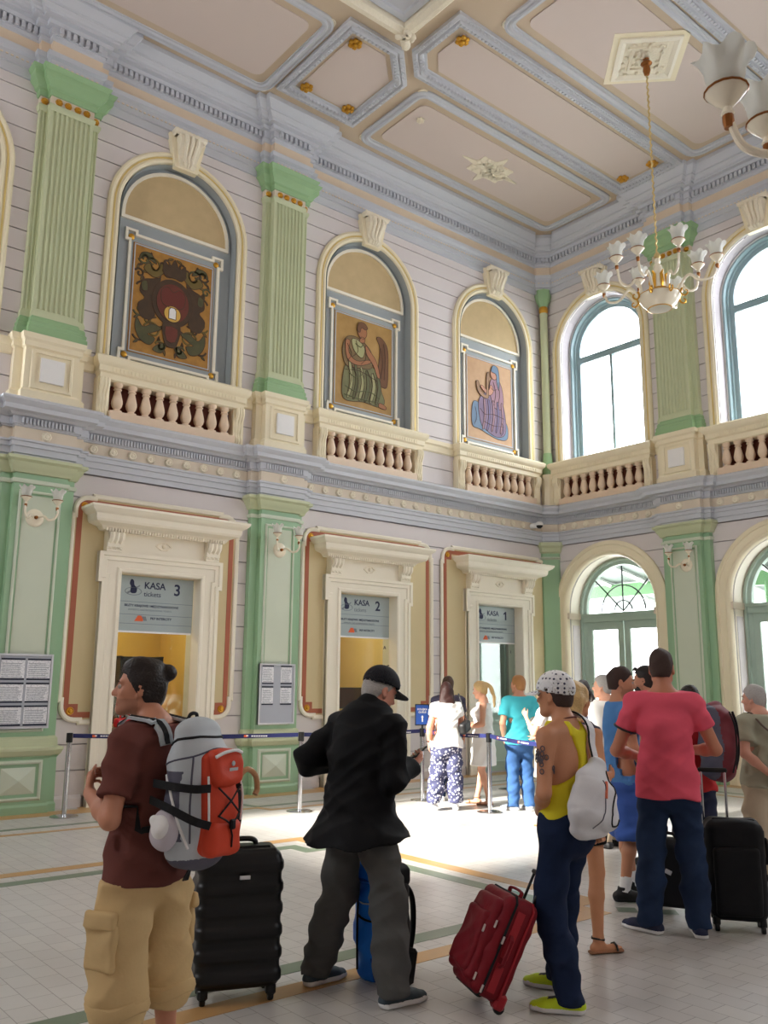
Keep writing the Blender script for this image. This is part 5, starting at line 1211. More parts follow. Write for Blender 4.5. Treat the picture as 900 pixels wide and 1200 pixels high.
# man with the orange and grey rucksack
x, y = -12.465, -8.16
bp_man = p = Person((x, y, 0), face(x, y, 46), 1.71, 'person in brown T-shirt and tan cargo shorts wearing the orange rucksack', dict(
    head=(-.02, .095, 1.625), neck=(0, .01, 1.475), el_l=(-.285, -.05, 1.11), wr_l=(-.20, .17, 1.19), el_r=(.25, .02, 1.12), wr_r=(.14, .20, 1.14), kn_l=(-.125, .03, .50), an_l=(-.135, -.01, .085), kn_r=(.14, .03, .5), an_r=(.165, .0, .085), toe_l=.2, toe_r=-.2),
    yaw=RAD(44), pitch=RAD(3), res=.0075, skin=(198, 138, 110), stubble=True, hands=dict(l=dict(dir=(.4, .5, .5), palm=(.6, -.6, 0), curl=.7), r=dict(dir=(-.4, .5, .5), palm=(-.6, -.6, 0), curl=.7)))
p.top('t_shirt', M_brown, hem=.83, loose=.026, sleeve=.72, amp=.012, seed=3, armw=.026)
p.legs_('cargo_shorts', M_khaki, hem=.30, loose=.045, wide=.012, top=1.0, amp=.014, seed=4)
k = p.k
for t, n in ((1, 'r'), (-1, 'l')):
    kn, hp, an = p.J['kn_' + n], p.J['hip_' + n], p.J['an_' + n]
    c = hp * .28 + kn * .72 + p.side * t * .105
    f = Sdf([bx(c, (.018, .078, .10), None, .012)], folds=folds(.005, [(20, 30, 40), (-30, 20, 50)], 3)); sobj('cargo_pocket', f, .008, M_khaki, p.o)
    f = Sdf([bx(c + V3(t * .010, 0, .088), (.018, .084, .034), None, .010)], folds=folds(.003, [(20, 30, 40), (-30, 20, 50)], 5)); sobj('pocket_flap', f, .008, M_khaki, p.o)
    q = kn + (an - kn) * .30
    g = G().tube([q + V3(.108 * math.cos(a), .108 * math.sin(a) - .012, .012 * math.sin(3 * a)) for a in np.linspace(0, 2 * PI, 25)], [.02] * 25, 8, flat=1.6); g.build('rolled_cuff', M_khaki, p.o)
    p.shoe(n, [M_shoeg, M_sole], res=.009)
W = lambda px_, py_, pz_: p.hc + p.R @ (V3(px_, py_, pz_) * p.hs)
p.hair(M_hdark, 'short', thick=.013, extra=[el(W(0, -.01, .098), V3(.060, .088, .038), p.R, .02), el(W(0, -.118, .078), V3(.038, .036, .038), p.R, .012)], low=-.03, cutb=-.085)

# man in the black jacket looking at his phone
x, y = -11.07, -7.80
jk_man = p = Person((x, y, 0), RAD(-84 + 4), 1.75, 'person in black jacket, grey trousers and black baseball cap looking down at a phone', dict(
    head=(.0, .165, 1.575), neck=(0, .07, 1.455), chest=(0, .02, 1.265), sh_r=(.185, .05, 1.385), sh_l=(-.185, .05, 1.385), el_l=(-.30, -.10, 1.19), wr_l=(-.26, .12, 1.16), el_r=(.23, .02, 1.12), wr_r=(.17, .25, 1.17),
    hip_l=(-.09, 0, .93), kn_l=(-.19, .06, .49), an_l=(-.275, -.02, .085), hip_r=(.09, 0, .93), kn_r=(.18, .05, .49), an_r=(.26, .0, .085), toe_l=-.1, toe_r=-.25),
    yaw=RAD(-18), pitch=RAD(-24), res=.0065, skin=(222, 158, 136), hands=dict(l=dict(dir=(.5, .5, 0), palm=(.2, -.4, .6), curl=.7), r=dict(dir=(-.22, .95, .10), palm=(-.65, .1, .75), curl=.50, thumb=1.0)))
p.top('jacket', M_blackc, hem=.80, loose=.045, sleeve=1.86, amp=.016, seed=6, flare=.105, collar=1, armw=.030, back=-.10)
p.legs_('trousers', M_greyt, hem=.055, loose=.028, wide=.012, amp=.016, seed=7)
for n in 'rl': p.shoe(n, [M_shoeg, M_sole, M_blacks], res=.006)
p.hair(M_hgrey, 'short', thick=.006, low=-.01, cutb=-.07)
def cap(p, mats, name='cap', peak=True, thick=.02, brim_m=0, down=.0, res=.006, cls=None, pdir=0):
    c, R, k = p.hc, p.R, p.hs; W = lambda a, b, d: c + R @ (V3(a, b, d) * k)
    dome = Sdf([el(W(0, -.006, .045), (V3(.076, .097, .086) + thick) * k, R)], cuts=[(R @ V3(0, .16, -1), W(0, 0, .035 + down))], subs=[el(W(0, -.006, .04), (V3(.076, .097, .086) + thick - .006) * k, R, .002)])
    o = sobj(name, dome, res, mats[0], p.o, cls)
    if peak:
        g = G(); V = []; n = 13
        for lay in (0, .006):
            for i in range(n):
                a = RAD(-62 + 124 * i / (n - 1)); rin, rout = .098, .098 + .078 * math.cos(a * 1.25) ** .7
                for r_ in (rin * .95, (rin + rout) / 2, rout):
                    V.append(W(math.sin(a) * r_ * .92, math.cos(a) * r_ + .01, .045 + down - (r_ - .09) * .28 - .35 * abs(math.sin(a)) ** 2 * .06 + lay))
        F = []
        for L_ in (0, 1):
            for i in range(n - 1):
                for j in (0, 1): b_ = L_ * n * 3; F.append((b_ + i * 3 + j, b_ + i * 3 + j + 1, b_ + (i + 1) * 3 + j + 1, b_ + (i + 1) * 3 + j))
        m_ = n * 3
        for i in range(n - 1): F += [(i * 3 + 2, (i + 1) * 3 + 2, m_ + (i + 1) * 3 + 2, m_ + i * 3 + 2)]
        F += [(0, 1, m_ + 1, m_), (1, 2, m_ + 2, m_ + 1), ((n - 1) * 3, (n - 1) * 3 + 1, m_ + (n - 1) * 3 + 1, m_ + (n - 1) * 3), ((n - 1) * 3 + 1, (n - 1) * 3 + 2, m_ + (n - 1) * 3 + 2, m_ + (n - 1) * 3 + 1)]
        g.add(V, F); g.build('peak', mats[-1], o, smooth=50)
    return o
M_cap = mat('black_cap_cotton', (24, 24, 32), .8, .1)
o = cap(p, [M_cap, M_cap]); g = G().lathe([(.001, .006), (.006, .005), (.007, 0)], p.hc + p.R @ V3(0, -.006, .155), 8); g.build('button', M_cap, o)
# small mark embroidered on the front of the cap
wv = p.hc + p.R @ V3(0, .109, .085); g = G()
for a in (0, 90): g.bbox(wv, (.018 if a == 0 else .005, .004, .005 if a == 0 else .018), p.R @ rotm(0, .5, 0), .002)
g.build('cap_emblem', mat('silver_thread', (190, 190, 196), .6), o)

# man in yellow vest with the white sling bag
x, y = -10.26, -8.58
tk_man = p = Person((x, y, 0), face(x, y, 56), 1.67, 'person in yellow vest and dark jeans with spotted white cap, tattooed arm and neon trainers', dict(
    head=(.0, .05, 1.63), chest=(0, -.01, 1.27), el_l=(-.25, -.03, 1.115), wr_l=(-.07, .13, .985), el_r=(.25, -.06, 1.12), wr_r=(.27, -.03, .90),
    hip_l=(-.085, .0, .93), kn_l=(-.10, .06, .49), an_l=(-.15, -.08, .085), hip_r=(.085, 0, .93), kn_r=(.10, .11, .5), an_r=(.12, .17, .085), toe_l=.55, toe_r=.35),
    yaw=RAD(6), pitch=RAD(0), bare=True, res=.0075, skin=(200, 142, 108), hands=dict(l=dict(dir=(.9, .25, -.1), palm=(.2, -.9, 0), curl=.5), r=dict(dir=(.0, -.2, -1), palm=(-1, 0, 0), curl=1.1)))
def vest(p, m, hem, res):
    J, k = p.J, p.k; up = V3(0, 0, 1); ch, nk, pel = J['chest'], J['neck'], J['pelvis']; wst = pel * .5 + ch * .5
    base = Sdf([et([V3(pel[0], pel[1], hem * k - .06), pel, wst, ch, ch * .32 + nk * .68, nk], np.array([.18, .172, .155, .171, .155, .08]) * k + .010, np.array([.13, .122, .106, .124, .096, .068]) * k + .010, p.side, .03)] +
               [rc(nk - up * .03 * k + p.side * t * .05 * k, J['sh_' + n], .058 * k, .062 * k, .05) for t, n in ((1, 'r'), (-1, 'l'))], folds=folds(.006, [(14, 8, 26), (-20, 10, 30)], 4))
    class F:
        def bounds(q): return base.bounds()
        def __call__(q, X):
            D = np.maximum(base(X), hem * k - X[:, 2]); r = X - nk; u = r @ p.side / k; f = r @ p.fwd / k; z = r[:, 2] / k
            D = np.maximum(D, (z - .02) * k)
            back = f < .02
            lim = np.where(z > -.06, .075, np.where(z > -.36, np.interp(z, [-.36, -.31, -.26, -.14, -.06], [.2, .12, .045, .034, .06]), .4))        # racer back
            limf = np.where(z > -.06, .095, np.where(z > -.30, np.interp(z, [-.30, -.2, -.06], [.17, .11, .095]), .4))
            lim = np.where(back, lim, limf)
            D = np.maximum(D, (np.abs(u) - lim) * k * .8)
            D = np.maximum(D, -prim(el(nk + p.fwd * .09 * k, V3(.07, .1, .13) * k, None), X)); D = np.maximum(D, -prim(el(nk - p.fwd * .08 * k + up * .02 * k, V3(.055, .06, .05) * k, None), X))
            return D
    return sobj('vest', F(), res, m, p.o)
vest(p, M_yel, .90, .007)
p.legs_('jeans', M_denimd, hem=.05, loose=.014, wide=.014, top=1.0, amp=.010, seed=9)
for n in 'rl': p.shoe(n, [M_neon, M_sole, M_blacks], res=.006)
M_spot = pattern_mat('spotted_cotton', (48, 52, 84), (236, 236, 238), 40, 'voronoi', .28)
nt = M_spot.node_tree; vn = [n for n in nt.nodes if n.type == 'TEX_VORONOI'][0]; vn.inputs['Randomness'].default_value = .15
cap(p, [M_spot, M_spot], 'cycling_cap', True, .022, down=-.012); p.hair(M_hcrop, 'short', thick=.004, low=-.01, cutb=-.06)
g = G().tube([p.J['neck'] + V3(.068 * math.cos(a), .062 * math.sin(a) + .005, .02 - .02 * math.sin(a)) for a in np.linspace(0, 2 * PI, 25)], .004, 6); g.build('cord_necklace', M_brown, p.o)
# tattoo: inked blotches just proud of the left upper arm
sh, eb = p.J['sh_l'], p.J['el_l']; g = G()
for k_ in range(16):
    t = random.uniform(.18, .62); a = RAD(random.uniform(150, 300)); r = .0545 - .010 * t; c = sh + (eb - sh) * t + V3(math.cos(a), math.sin(a), 0) * r
    n_ = V3(math.cos(a), math.sin(a), 0); s_ = np.cross(V3(0, 0, 1), n_); q = [c + s_ * .011 * math.cos(b) + V3(0, 0, 1) * .013 * math.sin(b) for b in np.linspace(0, 2 * PI, 9)]
    g.tube(q, .0032, 5)
g.build('tattoo', mat('tattoo_ink', (92, 84, 92), .6), p.o)

# bare-legged blond woman behind him
x, y = -9.44, -8.02
p = Person((x, y, 0), face(x, y, -38), 1.63, 'person with long blond hair and bare legs behind the man in the yellow vest', dict(el_r=(.27, -.08, 1.12), wr_r=(.16, .16, 1.13), el_l=(-.22, 0, 1.12), wr_l=(-.12, .2, 1.1), kn_l=(-.17, .03, .5), an_l=(-.27, .02, .085), an_r=(.14, -.02, .085), kn_r=(.11, .03, .5), toe_l=.4, toe_r=-.35), fem=True, res=.009, skin=(206, 146, 108))
p.top('top', M_navyt, hem=.93, sleeve=0, amp=.008, loose=.012); p.legs_('shorts', M_blackc, hem=.68, loose=.02, top=1.02)
for n in 'rl': p.shoe(n, [M_sand, M_blacks], sandal=True)
p.hair(M_hblond, 'long', extra=[et([p.hc + p.R @ V3(0, -.05, .0), p.hc + p.R @ V3(0, -.085, -.12), p.J['neck'] + V3(0, -.09, -.10)], [.085, .09, .05], [.05, .045, .03], (1, 0, 0), .03)], thick=.016, amp=.008)

# man in blue T-shirt
x, y = -8.09, -7.40
p = Person((x, y, 0), face(x, y, -72), 1.76, 'person in plain blue T-shirt and blue shorts with white socks', dict(el_r=(.22, .02, 1.13), wr_r=(.20, .17, .92), el_l=(-.23, .02, 1.13), wr_l=(-.12, .2, .98), an_r=(.11, -.06, .085), an_l=(-.11, .08, .085), toe_r=-.1, toe_l=.1), yaw=RAD(-18), pitch=RAD(-4), res=.010, skin=(196, 138, 106), stubble=True)
p.top('t_shirt', M_bluec, hem=.86, sleeve=.62, amp=.012, seed=11, armw=.026); p.legs_('shorts', M_bshort, hem=.44, loose=.045, wide=.012, amp=.012, seed=12)
for n in 'rl': p.shoe(n, [M_blacks, M_blacks]); sock(p, n)
g = G().tube([p.J['hip_' + n] * .0 + V3(0, 0, 0) for n in 'rl'], .001, 4) if False else None
p.hair(M_hcrop, 'short', thick=.007, low=-.015, cutb=-.06)

# man in pink T-shirt
x, y = -8.70, -8.20
p = Person((x, y, 0), face(x, y, 4), 1.86, 'person in pink T-shirt and jeans seen from behind beside the black suitcase', dict(el_l=(-.31, .04, 1.10), wr_l=(-.15, .23, 1.05), el_r=(.31, .04, 1.12), wr_r=(.15, .24, 1.10), kn_l=(-.12, .03, .5), an_l=(-.15, .0, .085), kn_r=(.12, .03, .5), an_r=(.145, -.01, .085), toe_l=.95, toe_r=.05, head=(0, .03, 1.635)), yaw=RAD(-12), pitch=RAD(-3), res=.0085, build=.98, skin=(190, 126, 98))
def pinkc(C): return np.where(0 > 1, 0, 0) + np.zeros(len(C))
p.top('t_shirt', M_pink, hem=.815, sleeve=.52, amp=.012, seed=14, loose=.024, armw=.022)
sh, eb = p.J['sh_l'], p.J['el_l']; d = eb - sh; c = sh + d * .53; d = d / np.linalg.norm(d); s1 = np.cross(d, V3(0, 1, 0)); s1 /= np.linalg.norm(s1); s2 = np.cross(d, s1)
g = G().tube([c + (s1 * math.cos(a) + s2 * math.sin(a)) * .075 for a in np.linspace(0, 2 * PI, 25)], .008, 6); g.build('sleeve_band', M_dark, p.o)
p.legs_('jeans', M_jean, hem=.05, loose=.022, wide=.010, amp=.012, seed=15)
for n in 'rl': p.shoe(n, [M_navys, M_sole])
p.hair(M_hcrop, 'short', thick=.006, low=-.015, cutb=-.06)

# elderly man at the right edge
x, y = -6.56, -7.76
p = Person((x, y, 0), face(x, y, 40), 1.63, 'person with grey hair in sage shirt and stone trousers, hands clasped behind the back', dict(el_l=(-.27, -.10, 1.13), wr_l=(-.07, -.19, .94), el_r=(.27, -.10, 1.13), wr_r=(.06, -.20, .92), head=(0, .06, 1.62), an_l=(-.12, 0, .085), an_r=(.12, 0, .085)), yaw=RAD(32), pitch=RAD(-4), res=.010, build=1.1, skin=(206, 150, 128), hands=dict(l=dict(dir=(.9, -.1, -.4), palm=(0, 1, 0)), r=dict(dir=(-.9, -.1, -.3), palm=(0, 1, 0))))
p.top('shirt', M_olive, hem=.82, sleeve=.66, amp=.012, seed=16, armw=.03); p.legs_('trousers', M_stone, hem=.06, loose=.03, wide=.012, seed=17)
for n in 'rl': p.shoe(n, [M_blacks, M_blacks])
p.hair(M_hgrey, 'short', thick=.014, low=-.02, cutb=-.075)
J = p.J; g = G().tube(catmull([J['sh_l'] + V3(.05, .10, -.05), J['sh_l'] + V3(.06, .0, .085), J['sh_l'] + V3(.08, -.13, -.02), J['chest'] + V3(.05, -.19, -.03), J['pelvis'] + V3(.19, -.14, .14)], 5), .014, 6, flat=.4); g.build('shoulder_strap', mat('brown_strap', (84, 62, 50), .6), p.o)

# the queue at ticket window 1
x, y = -5.91, -3.08
ww = p = Person((x, y, 0), face(x, y, 6), 1.63, 'person with long auburn hair in white top and patterned trousers seen from behind', dict(el_l=(-.25, -.02, 1.13), wr_l=(-.25, .03, .90), el_r=(.22, .05, 1.14), wr_r=(.14, .2, 1.10), kn_l=(-.13, .02, .5), an_l=(-.20, .0, .085), an_r=(.12, .02, .085), toe_l=.9, toe_r=-.1), fem=True, res=.011, build=1.14, skin=(208, 150, 124))
p.top('top', M_wshirt, hem=.86, sleeve=.45, amp=.012, seed=20, loose=.03); p.legs_('trousers', M_patt, hem=.10, loose=.03, wide=.025, seed=21, amp=.018)
for n in 'rl': p.shoe(n, [M_sole, M_sole], res=.009)
p.hair(M_hred, 'long', extra=[et([p.hc + V3(0, -.05, 0), p.hc + V3(0, -.085, -.13), p.J['neck'] + V3(0, -.09, -.16)], [.09, .105, .07], [.05, .05, .035], (1, 0, 0), .03)], thick=.018, res=.008)
g = G().tube([p.J['wr_l'] + V3(.033 * math.cos(a), .033 * math.sin(a), .03) for a in np.linspace(0, 2 * PI, 17)], .008, 6); g.build('wristwatch', M_blacks, p.o)
x, y = -5.22, -2.38
p = Person((x, y, 0), face(x, y, 10), 1.72, 'person in dark navy T-shirt just beyond the auburn-haired woman', dict(), yaw=RAD(15), res=.012, skin=(190, 134, 108))
p.top('t_shirt', M_navyt, hem=.86, sleeve=.6); p.legs_('jeans', M_denimd, hem=.06)
for n in 'rl': p.shoe(n, [M_sole, M_sole], res=.009)
p.hair(M_hbrown, 'short', thick=.014, res=.009)
x, y = -5.12, -2.98
p = Person((x, y, 0), face(x, y, 88), 1.66, 'person in white sleeveless dress with blond ponytail, face in profile', dict(el_l=(-.22, .0, 1.14), wr_l=(-.10, .19, 1.10), el_r=(.2, .02, 1.14), wr_r=(.1, .2, 1.12), an_l=(-.10, -.07, .085), an_r=(.10, .10, .085), head=(0, .04, 1.62)), pitch=RAD(-14), fem=True, res=.010, build=1.06, skin=(214, 158, 130))
J, k = p.J, p.k
fn = Sdf([et([V3(0, 0, .42), V3(0, 0, .70), J['pelvis'], J['pelvis'] * .5 + J['chest'] * .5, J['chest'], J['chest'] * .32 + J['neck'] * .68, J['neck']], [.24, .215, .205, .175, .172, .15, .07], [.19, .165, .15, .13, .138, .10, .06], (1, 0, 0), .03)] + [el(J['chest'] + V3(t * .07, .1, .01), V3(.07, .07, .07), None, .04) for t in (-1, 1)] + [rc(J['neck'] + V3(t * .06, 0, -.04), J['neck'] + V3(t * .12, 0, -.06), .05, .052, .04) for t in (-1, 1)], cuts=[((0, 0, -1), (0, 0, .52)), ((0, -.1, 1), J['neck'] + V3(0, 0, -.03))], folds=folds(.012, [(26, 14, 3), (-30, 18, 4), (14, 30, 8)], 3))
sobj('dress', fn, .010, M_wshirt, p.o)
for n in 'rl': p.shoe(n, [M_sand, M_sand], sandal=True, res=.009)
p.hair(M_hblond, 'tail', extra=[et([p.hc + p.R @ V3(0, -.11, .06), p.hc + p.R @ V3(0, -.16, .0), p.hc + p.R @ V3(0, -.17, -.14), p.hc + p.R @ V3(0, -.14, -.26)], [.03, .035, .03, .015], [.03, .03, .025, .015], (1, 0, 0), .02)], thick=.012, res=.008)
x, y = -5.13, -3.66
p = Person((x, y, 0), face(x, y, 22), 1.73, 'person in teal T-shirt and blue jeans with a hand in the pocket, sandy hair', dict(el_l=(-.26, -.06, 1.13), wr_l=(-.19, .08, .93), el_r=(.26, -.06, 1.13), wr_r=(.2, .1, .93), an_l=(-.10, .02, .085), an_r=(.11, -.02, .085), toe_l=.6), yaw=RAD(26), res=.010, skin=(208, 150, 122))
p.top('t_shirt', M_teal, hem=.85, sleeve=.66, amp=.012, seed=24, armw=.03, loose=.03); p.legs_('jeans', M_denim, hem=.05, loose=.02, wide=.008, seed=25)
for n in 'rl': p.shoe(n, [mat('grey_canvas', (150, 156, 166), .8), M_sole], res=.009)
p.hair(M_hsand, 'short', thick=.014, res=.008)
x, y = -5.85, -4.75
p = Person((x, y, 0), face(x, y, 62), 1.60, 'person in white blouse and grey skirt half hidden behind the spotted cap, one hand raised', dict(el_l=(-.26, .06, 1.15), wr_l=(-.20, .20, 1.36), el_r=(.2, .05, 1.14), wr_r=(.1, .2, 1.1)), fem=True, res=.012, skin=(214, 158, 130))
p.top('blouse', M_wshirt, hem=.92, sleeve=.6, armw=.03)
J = p.J; fn = Sdf([et([V3(0, 0, .45), V3(0, 0, .7), J['pelvis'], J['pelvis'] * .5 + J['chest'] * .5], [.22, .2, .19, .15], [.17, .155, .145, .115], (1, 0, 0), .03)], cuts=[((0, 0, -1), (0, 0, .55)), ((0, 0, 1), (0, 0, .95))], folds=folds(.01, [(26, 14, 3), (-30, 18, 4)], 3)); sobj('skirt', fn, .011, mat('grey_cotton', (150, 142, 130), .85), p.o)
for n in 'rl': p.shoe(n, [M_sand, M_sand], sandal=True, res=.009)
p.hair(M_hblond, 'bun', thick=.014, res=.009)
# the group by the doors
x, y = -5.95, -5.37
p = Person((x, y, 0), face(x, y, 150), 1.66, 'person with dark ponytail and fringe looking this way beyond the blond hair', dict(), fem=True, res=.013, skin=(214, 160, 136)); p.top('blouse', M_navyt, hem=.88, sleeve=.6); p.legs_('trousers', M_blackc, hem=.06)
for n in 'rl': p.shoe(n, [M_blacks, M_blacks], res=.010)
p.hair(M_hdark, 'tail', extra=[et([p.hc + p.R @ V3(0, -.08, .05), p.hc + p.R @ V3(-.07, -.08, -.08), p.hc + p.R @ V3(-.10, -.05, -.22)], [.04, .04, .02], [.04, .035, .02], (1, 0, 0), .02), el(p.hc + p.R @ V3(0, .075, .075), V3(.06, .03, .035), p.R, .02)], thick=.016, res=.009)
x, y = -6.39, -5.99
p = Person((x, y, 0), face(x, y, 55), 1.72, 'person in loose white long-sleeved shirt with fair hair near the door', dict(), yaw=RAD(20), res=.012, build=1.1, skin=(214, 160, 134)); p.top('shirt', M_wshirt, hem=.80, sleeve=1.9, loose=.03, armw=.028); p.legs_('trousers', M_stone, hem=.06)
for n in 'rl': p.shoe(n, [M_blacks, M_blacks], res=.010)
p.hair(M_hgrey, 'short', thick=.012, res=.009)
J = p.J; g = G().tube([J['sh_r'] + V3(-.04, -.11, -.1), J['sh_r'] + V3(-.05, -.03, .075), J['sh_r'] + V3(-.05, .1, .0), J['chest'] + V3(.0, .15, -.05)], .012, 6, flat=.5); g.build('shoulder_strap', M_blacks, p.o)
x, y = -6.79, -6.78
p = Person((x, y, 0), face(x, y, 70), 1.79, 'person with dark beard and sunglasses pushed up, seen past the pink shirt', dict(), yaw=RAD(10), res=.012, skin=(196, 138, 110), stubble=True); p.top('t_shirt', M_wshirt, hem=.86, sleeve=.6); p.legs_('jeans', M_denimd, hem=.06)
for n in 'rl': p.shoe(n, [M_blacks, M_blacks], res=.010)
p.hair(M_hdark, 'short', thick=.014, res=.008, low=-.05)
W = lambda a, b, d: p.hc + p.R @ (V3(a, b, d) * p.hs)
f = Sdf([el(W(0, .035, -.075), V3(.062, .062, .06), p.R, .02)], subs=[el(W(0, .1, -.02), V3(.045, .06, .045), p.R, .01)], cuts=[(p.R @ V3(0, -1, .4), W(0, .0, -.04))]); sobj('beard', f, .007, M_hdark, p.o)
g = G()
for t in (-1, 1): g.bbox(W(t * .036, .082, .105), (.028, .006, .02), p.R @ rotm(0, .5, 0), .005); g.tube([W(t * .062, .08, .105), W(t * .088, .02, .085), W(t * .088, -.04, .06)], .004, 5)
g.build('sunglasses', M_blacks, p.o)
x, y = -7.42, -7.62
rk = p = Person((x, y, 0), face(x, y, 42), 1.61, 'person with black hair and burgundy rucksack mostly hidden behind the pink shirt', dict(), res=.011, skin=(196, 138, 110)); p.top('t_shirt', mat('red_cotton', (196, 44, 48), .85), hem=.84, sleeve=.6); p.legs_('shorts', mat('navy_cotton', (34, 40, 66), .85), hem=.44, loose=.04, wide=.01)
for n in 'rl': p.shoe(n, [M_blacks, M_sole], res=.010)
p.hair(M_hdark, 'short', thick=.014, res=.009)
# ---------------------------------------------------------------- wall lamps, notice boards, camera
def sconce(T, u, z, label, side):
    e = empty('wall_sconce', T([(u, .205, z)])[0], rz=0 if T is TL else -PI / 2, label=label, cat='wall lamp', group='twin-armed wall lamps')
    Rm = Euler((PI / 2, 0, 0)).to_matrix()
    G().lathe([(.0, .05), (.05, .045), (.09, .03), (.115, .012), (.12, .0)], (0, 0, 0), 24, Rm).build('back_plate', M_porc, e)
    G().lathe([(.0, .085), (.02, .08), (.025, .05)], (0, 0, 0), 12, Rm).build('brass_boss', M_brass, e)
    for a in (-40, 40):
        P = [(.03, 0, .0), (.12, 0, .02), (.2, 0, -.03), (.28, 0, -.02), (.32, 0, .05), (.31, 0, .12)]
        lamp_arm(e, P, .019, RAD(-90 + a), .72)
for T, u, z, l in ((TL, -10.55, 3.70, 'white twin-armed wall lamp on the green pilaster left of ticket window 3'), (TL, PIL_L[2], 3.66, 'white twin-armed wall lamp on the green pilaster between ticket windows 3 and 2'), (TR, PIL_R[0] - .05, 3.72, 'white twin-armed wall lamp on the green pilaster between the glazed doors')): sconce(T, u, z, l, 0)

M_board = mat('grey_board', (176, 180, 190), .6, .03); M_alu = mat('aluminium', (214, 216, 220), .35, .03, metal=.5); M_bar = mat('dark_bar', (44, 48, 66), .5)
def board(c, z0, z1, w, label, papers):
    e = empty('notice_board', label=label, cat='notice board', group='timetable boards on the pilasters')
    o = .255 if True else 0
    G(TL).box(c - w / 2, c + w / 2, .222, .25, z0, z1).build('backing', M_board, e, smooth=0)
    G(TL).sweep(rect(c - w / 2, c + w / 2, z0, z1), [(0, .22), (0, .262), (.025, .262), (.025, .248)], True, 'uz', -1).build('frame', M_alu, e, smooth=0)
    for u, z, pw, ph in papers:
        p = G(TL).box(u, u + pw, .25, .254, z, z + ph).build('paper_sheet', M_paper, e, smooth=0)
        for zz in (z - .004, z + ph - .018): G(TL).box(u, u + pw, .253, .257, zz, zz + .022).build('header_bar', M_bar, p, smooth=0)
        g = G(TL)
        for k in range(8):
            zz = z + .03 + (ph - .07) * k / 8; g.box(u + .015, u + pw - .015 - random.random() * .05, .2535, .2545, zz, zz + .006)
        g.build('printed_lines', M_fine, p, smooth=0)
board(-10.52, 1.03, 1.95, .68, 'timetable board crowded with printed sheets beside ticket window 3', [(-10.82, 1.63, .29, .26), (-10.50, 1.63, .29, .26), (-10.82, 1.35, .29, .24), (-10.50, 1.35, .29, .24), (-10.82, 1.07, .29, .24), (-10.50, 1.07, .29, .24)])
board(PIL_L[2], 1.0, 1.90, .64, 'timetable board with four printed sheets and empty lower half', [(-7.04, 1.60, .2, .27), (-6.71, 1.60, .2, .27), (-7.04, 1.29, .2, .27), (-6.71, 1.29, .2, .27)])
e = empty('security_camera', (-.62, -.05, 4.80), label='small white dome camera on the frieze near the corner', cat='camera')
g = G().lathe([(.0, .16), (.04, .16), (.055, .14), (.055, .02), (.04, 0), (0, 0)], (0, 0, 0), 14, Euler((PI / 2, 0, 0)).to_matrix()); g.build('bracket', M_white, e)
g = G().lathe([(.0, .06), (.05, .055), (.075, .03), (.08, -.02), (.0, -.02)], (.03, -.2, .01), 16); g.build('housing', M_white, e)
G().lathe([(.07, -.02), (.055, -.055), (.03, -.075), (0, -.08)], (.03, -.2, .01), 16).build('dome_lens', M_black, e)

# ---------------------------------------------------------------- queue barriers
M_belt = mat('navy_belt', (34, 40, 92), .6, .05)
posts = [(-10.07, -.72), (-7.52, -2.03), (-5.51, -2.15), (-5.59, -3.54), (-3.52, -1.98), (-6.3, -5.2)]
PL = ['steel queue post at the far left by ticket window 3', 'steel queue post hidden behind the man in the black jacket', 'steel queue post topped by the blue arrow sign', 'steel queue post in front of the woman in the white dress', 'steel queue post behind the man in the teal shirt', 'steel queue post behind the man in the yellow vest']
proto = None
for (x, y), l in zip(posts, PL):
    if proto is None:
        proto = empty('queue_post', label=l, cat='barrier post', group='steel queue posts')
        G().lathe([(0, 0), (.165, 0), (.168, .008), (.15, .016), (.05, .028), (.035, .03), (0, .03)], seg=32).build('base', M_steel, proto)
        G().lathe([(.029, .028), (.029, .90), (0, .90)], seg=20).build('pole', M_steel, proto)
        G().lathe([(.0, .875), (.036, .875), (.038, .88), (.038, .985), (.034, .99), (0, .99)], seg=20).build('head', M_black, proto)
        e = proto
    else: e = copy_tree(proto); e['label'] = l
    e.location = (x, y, 0)
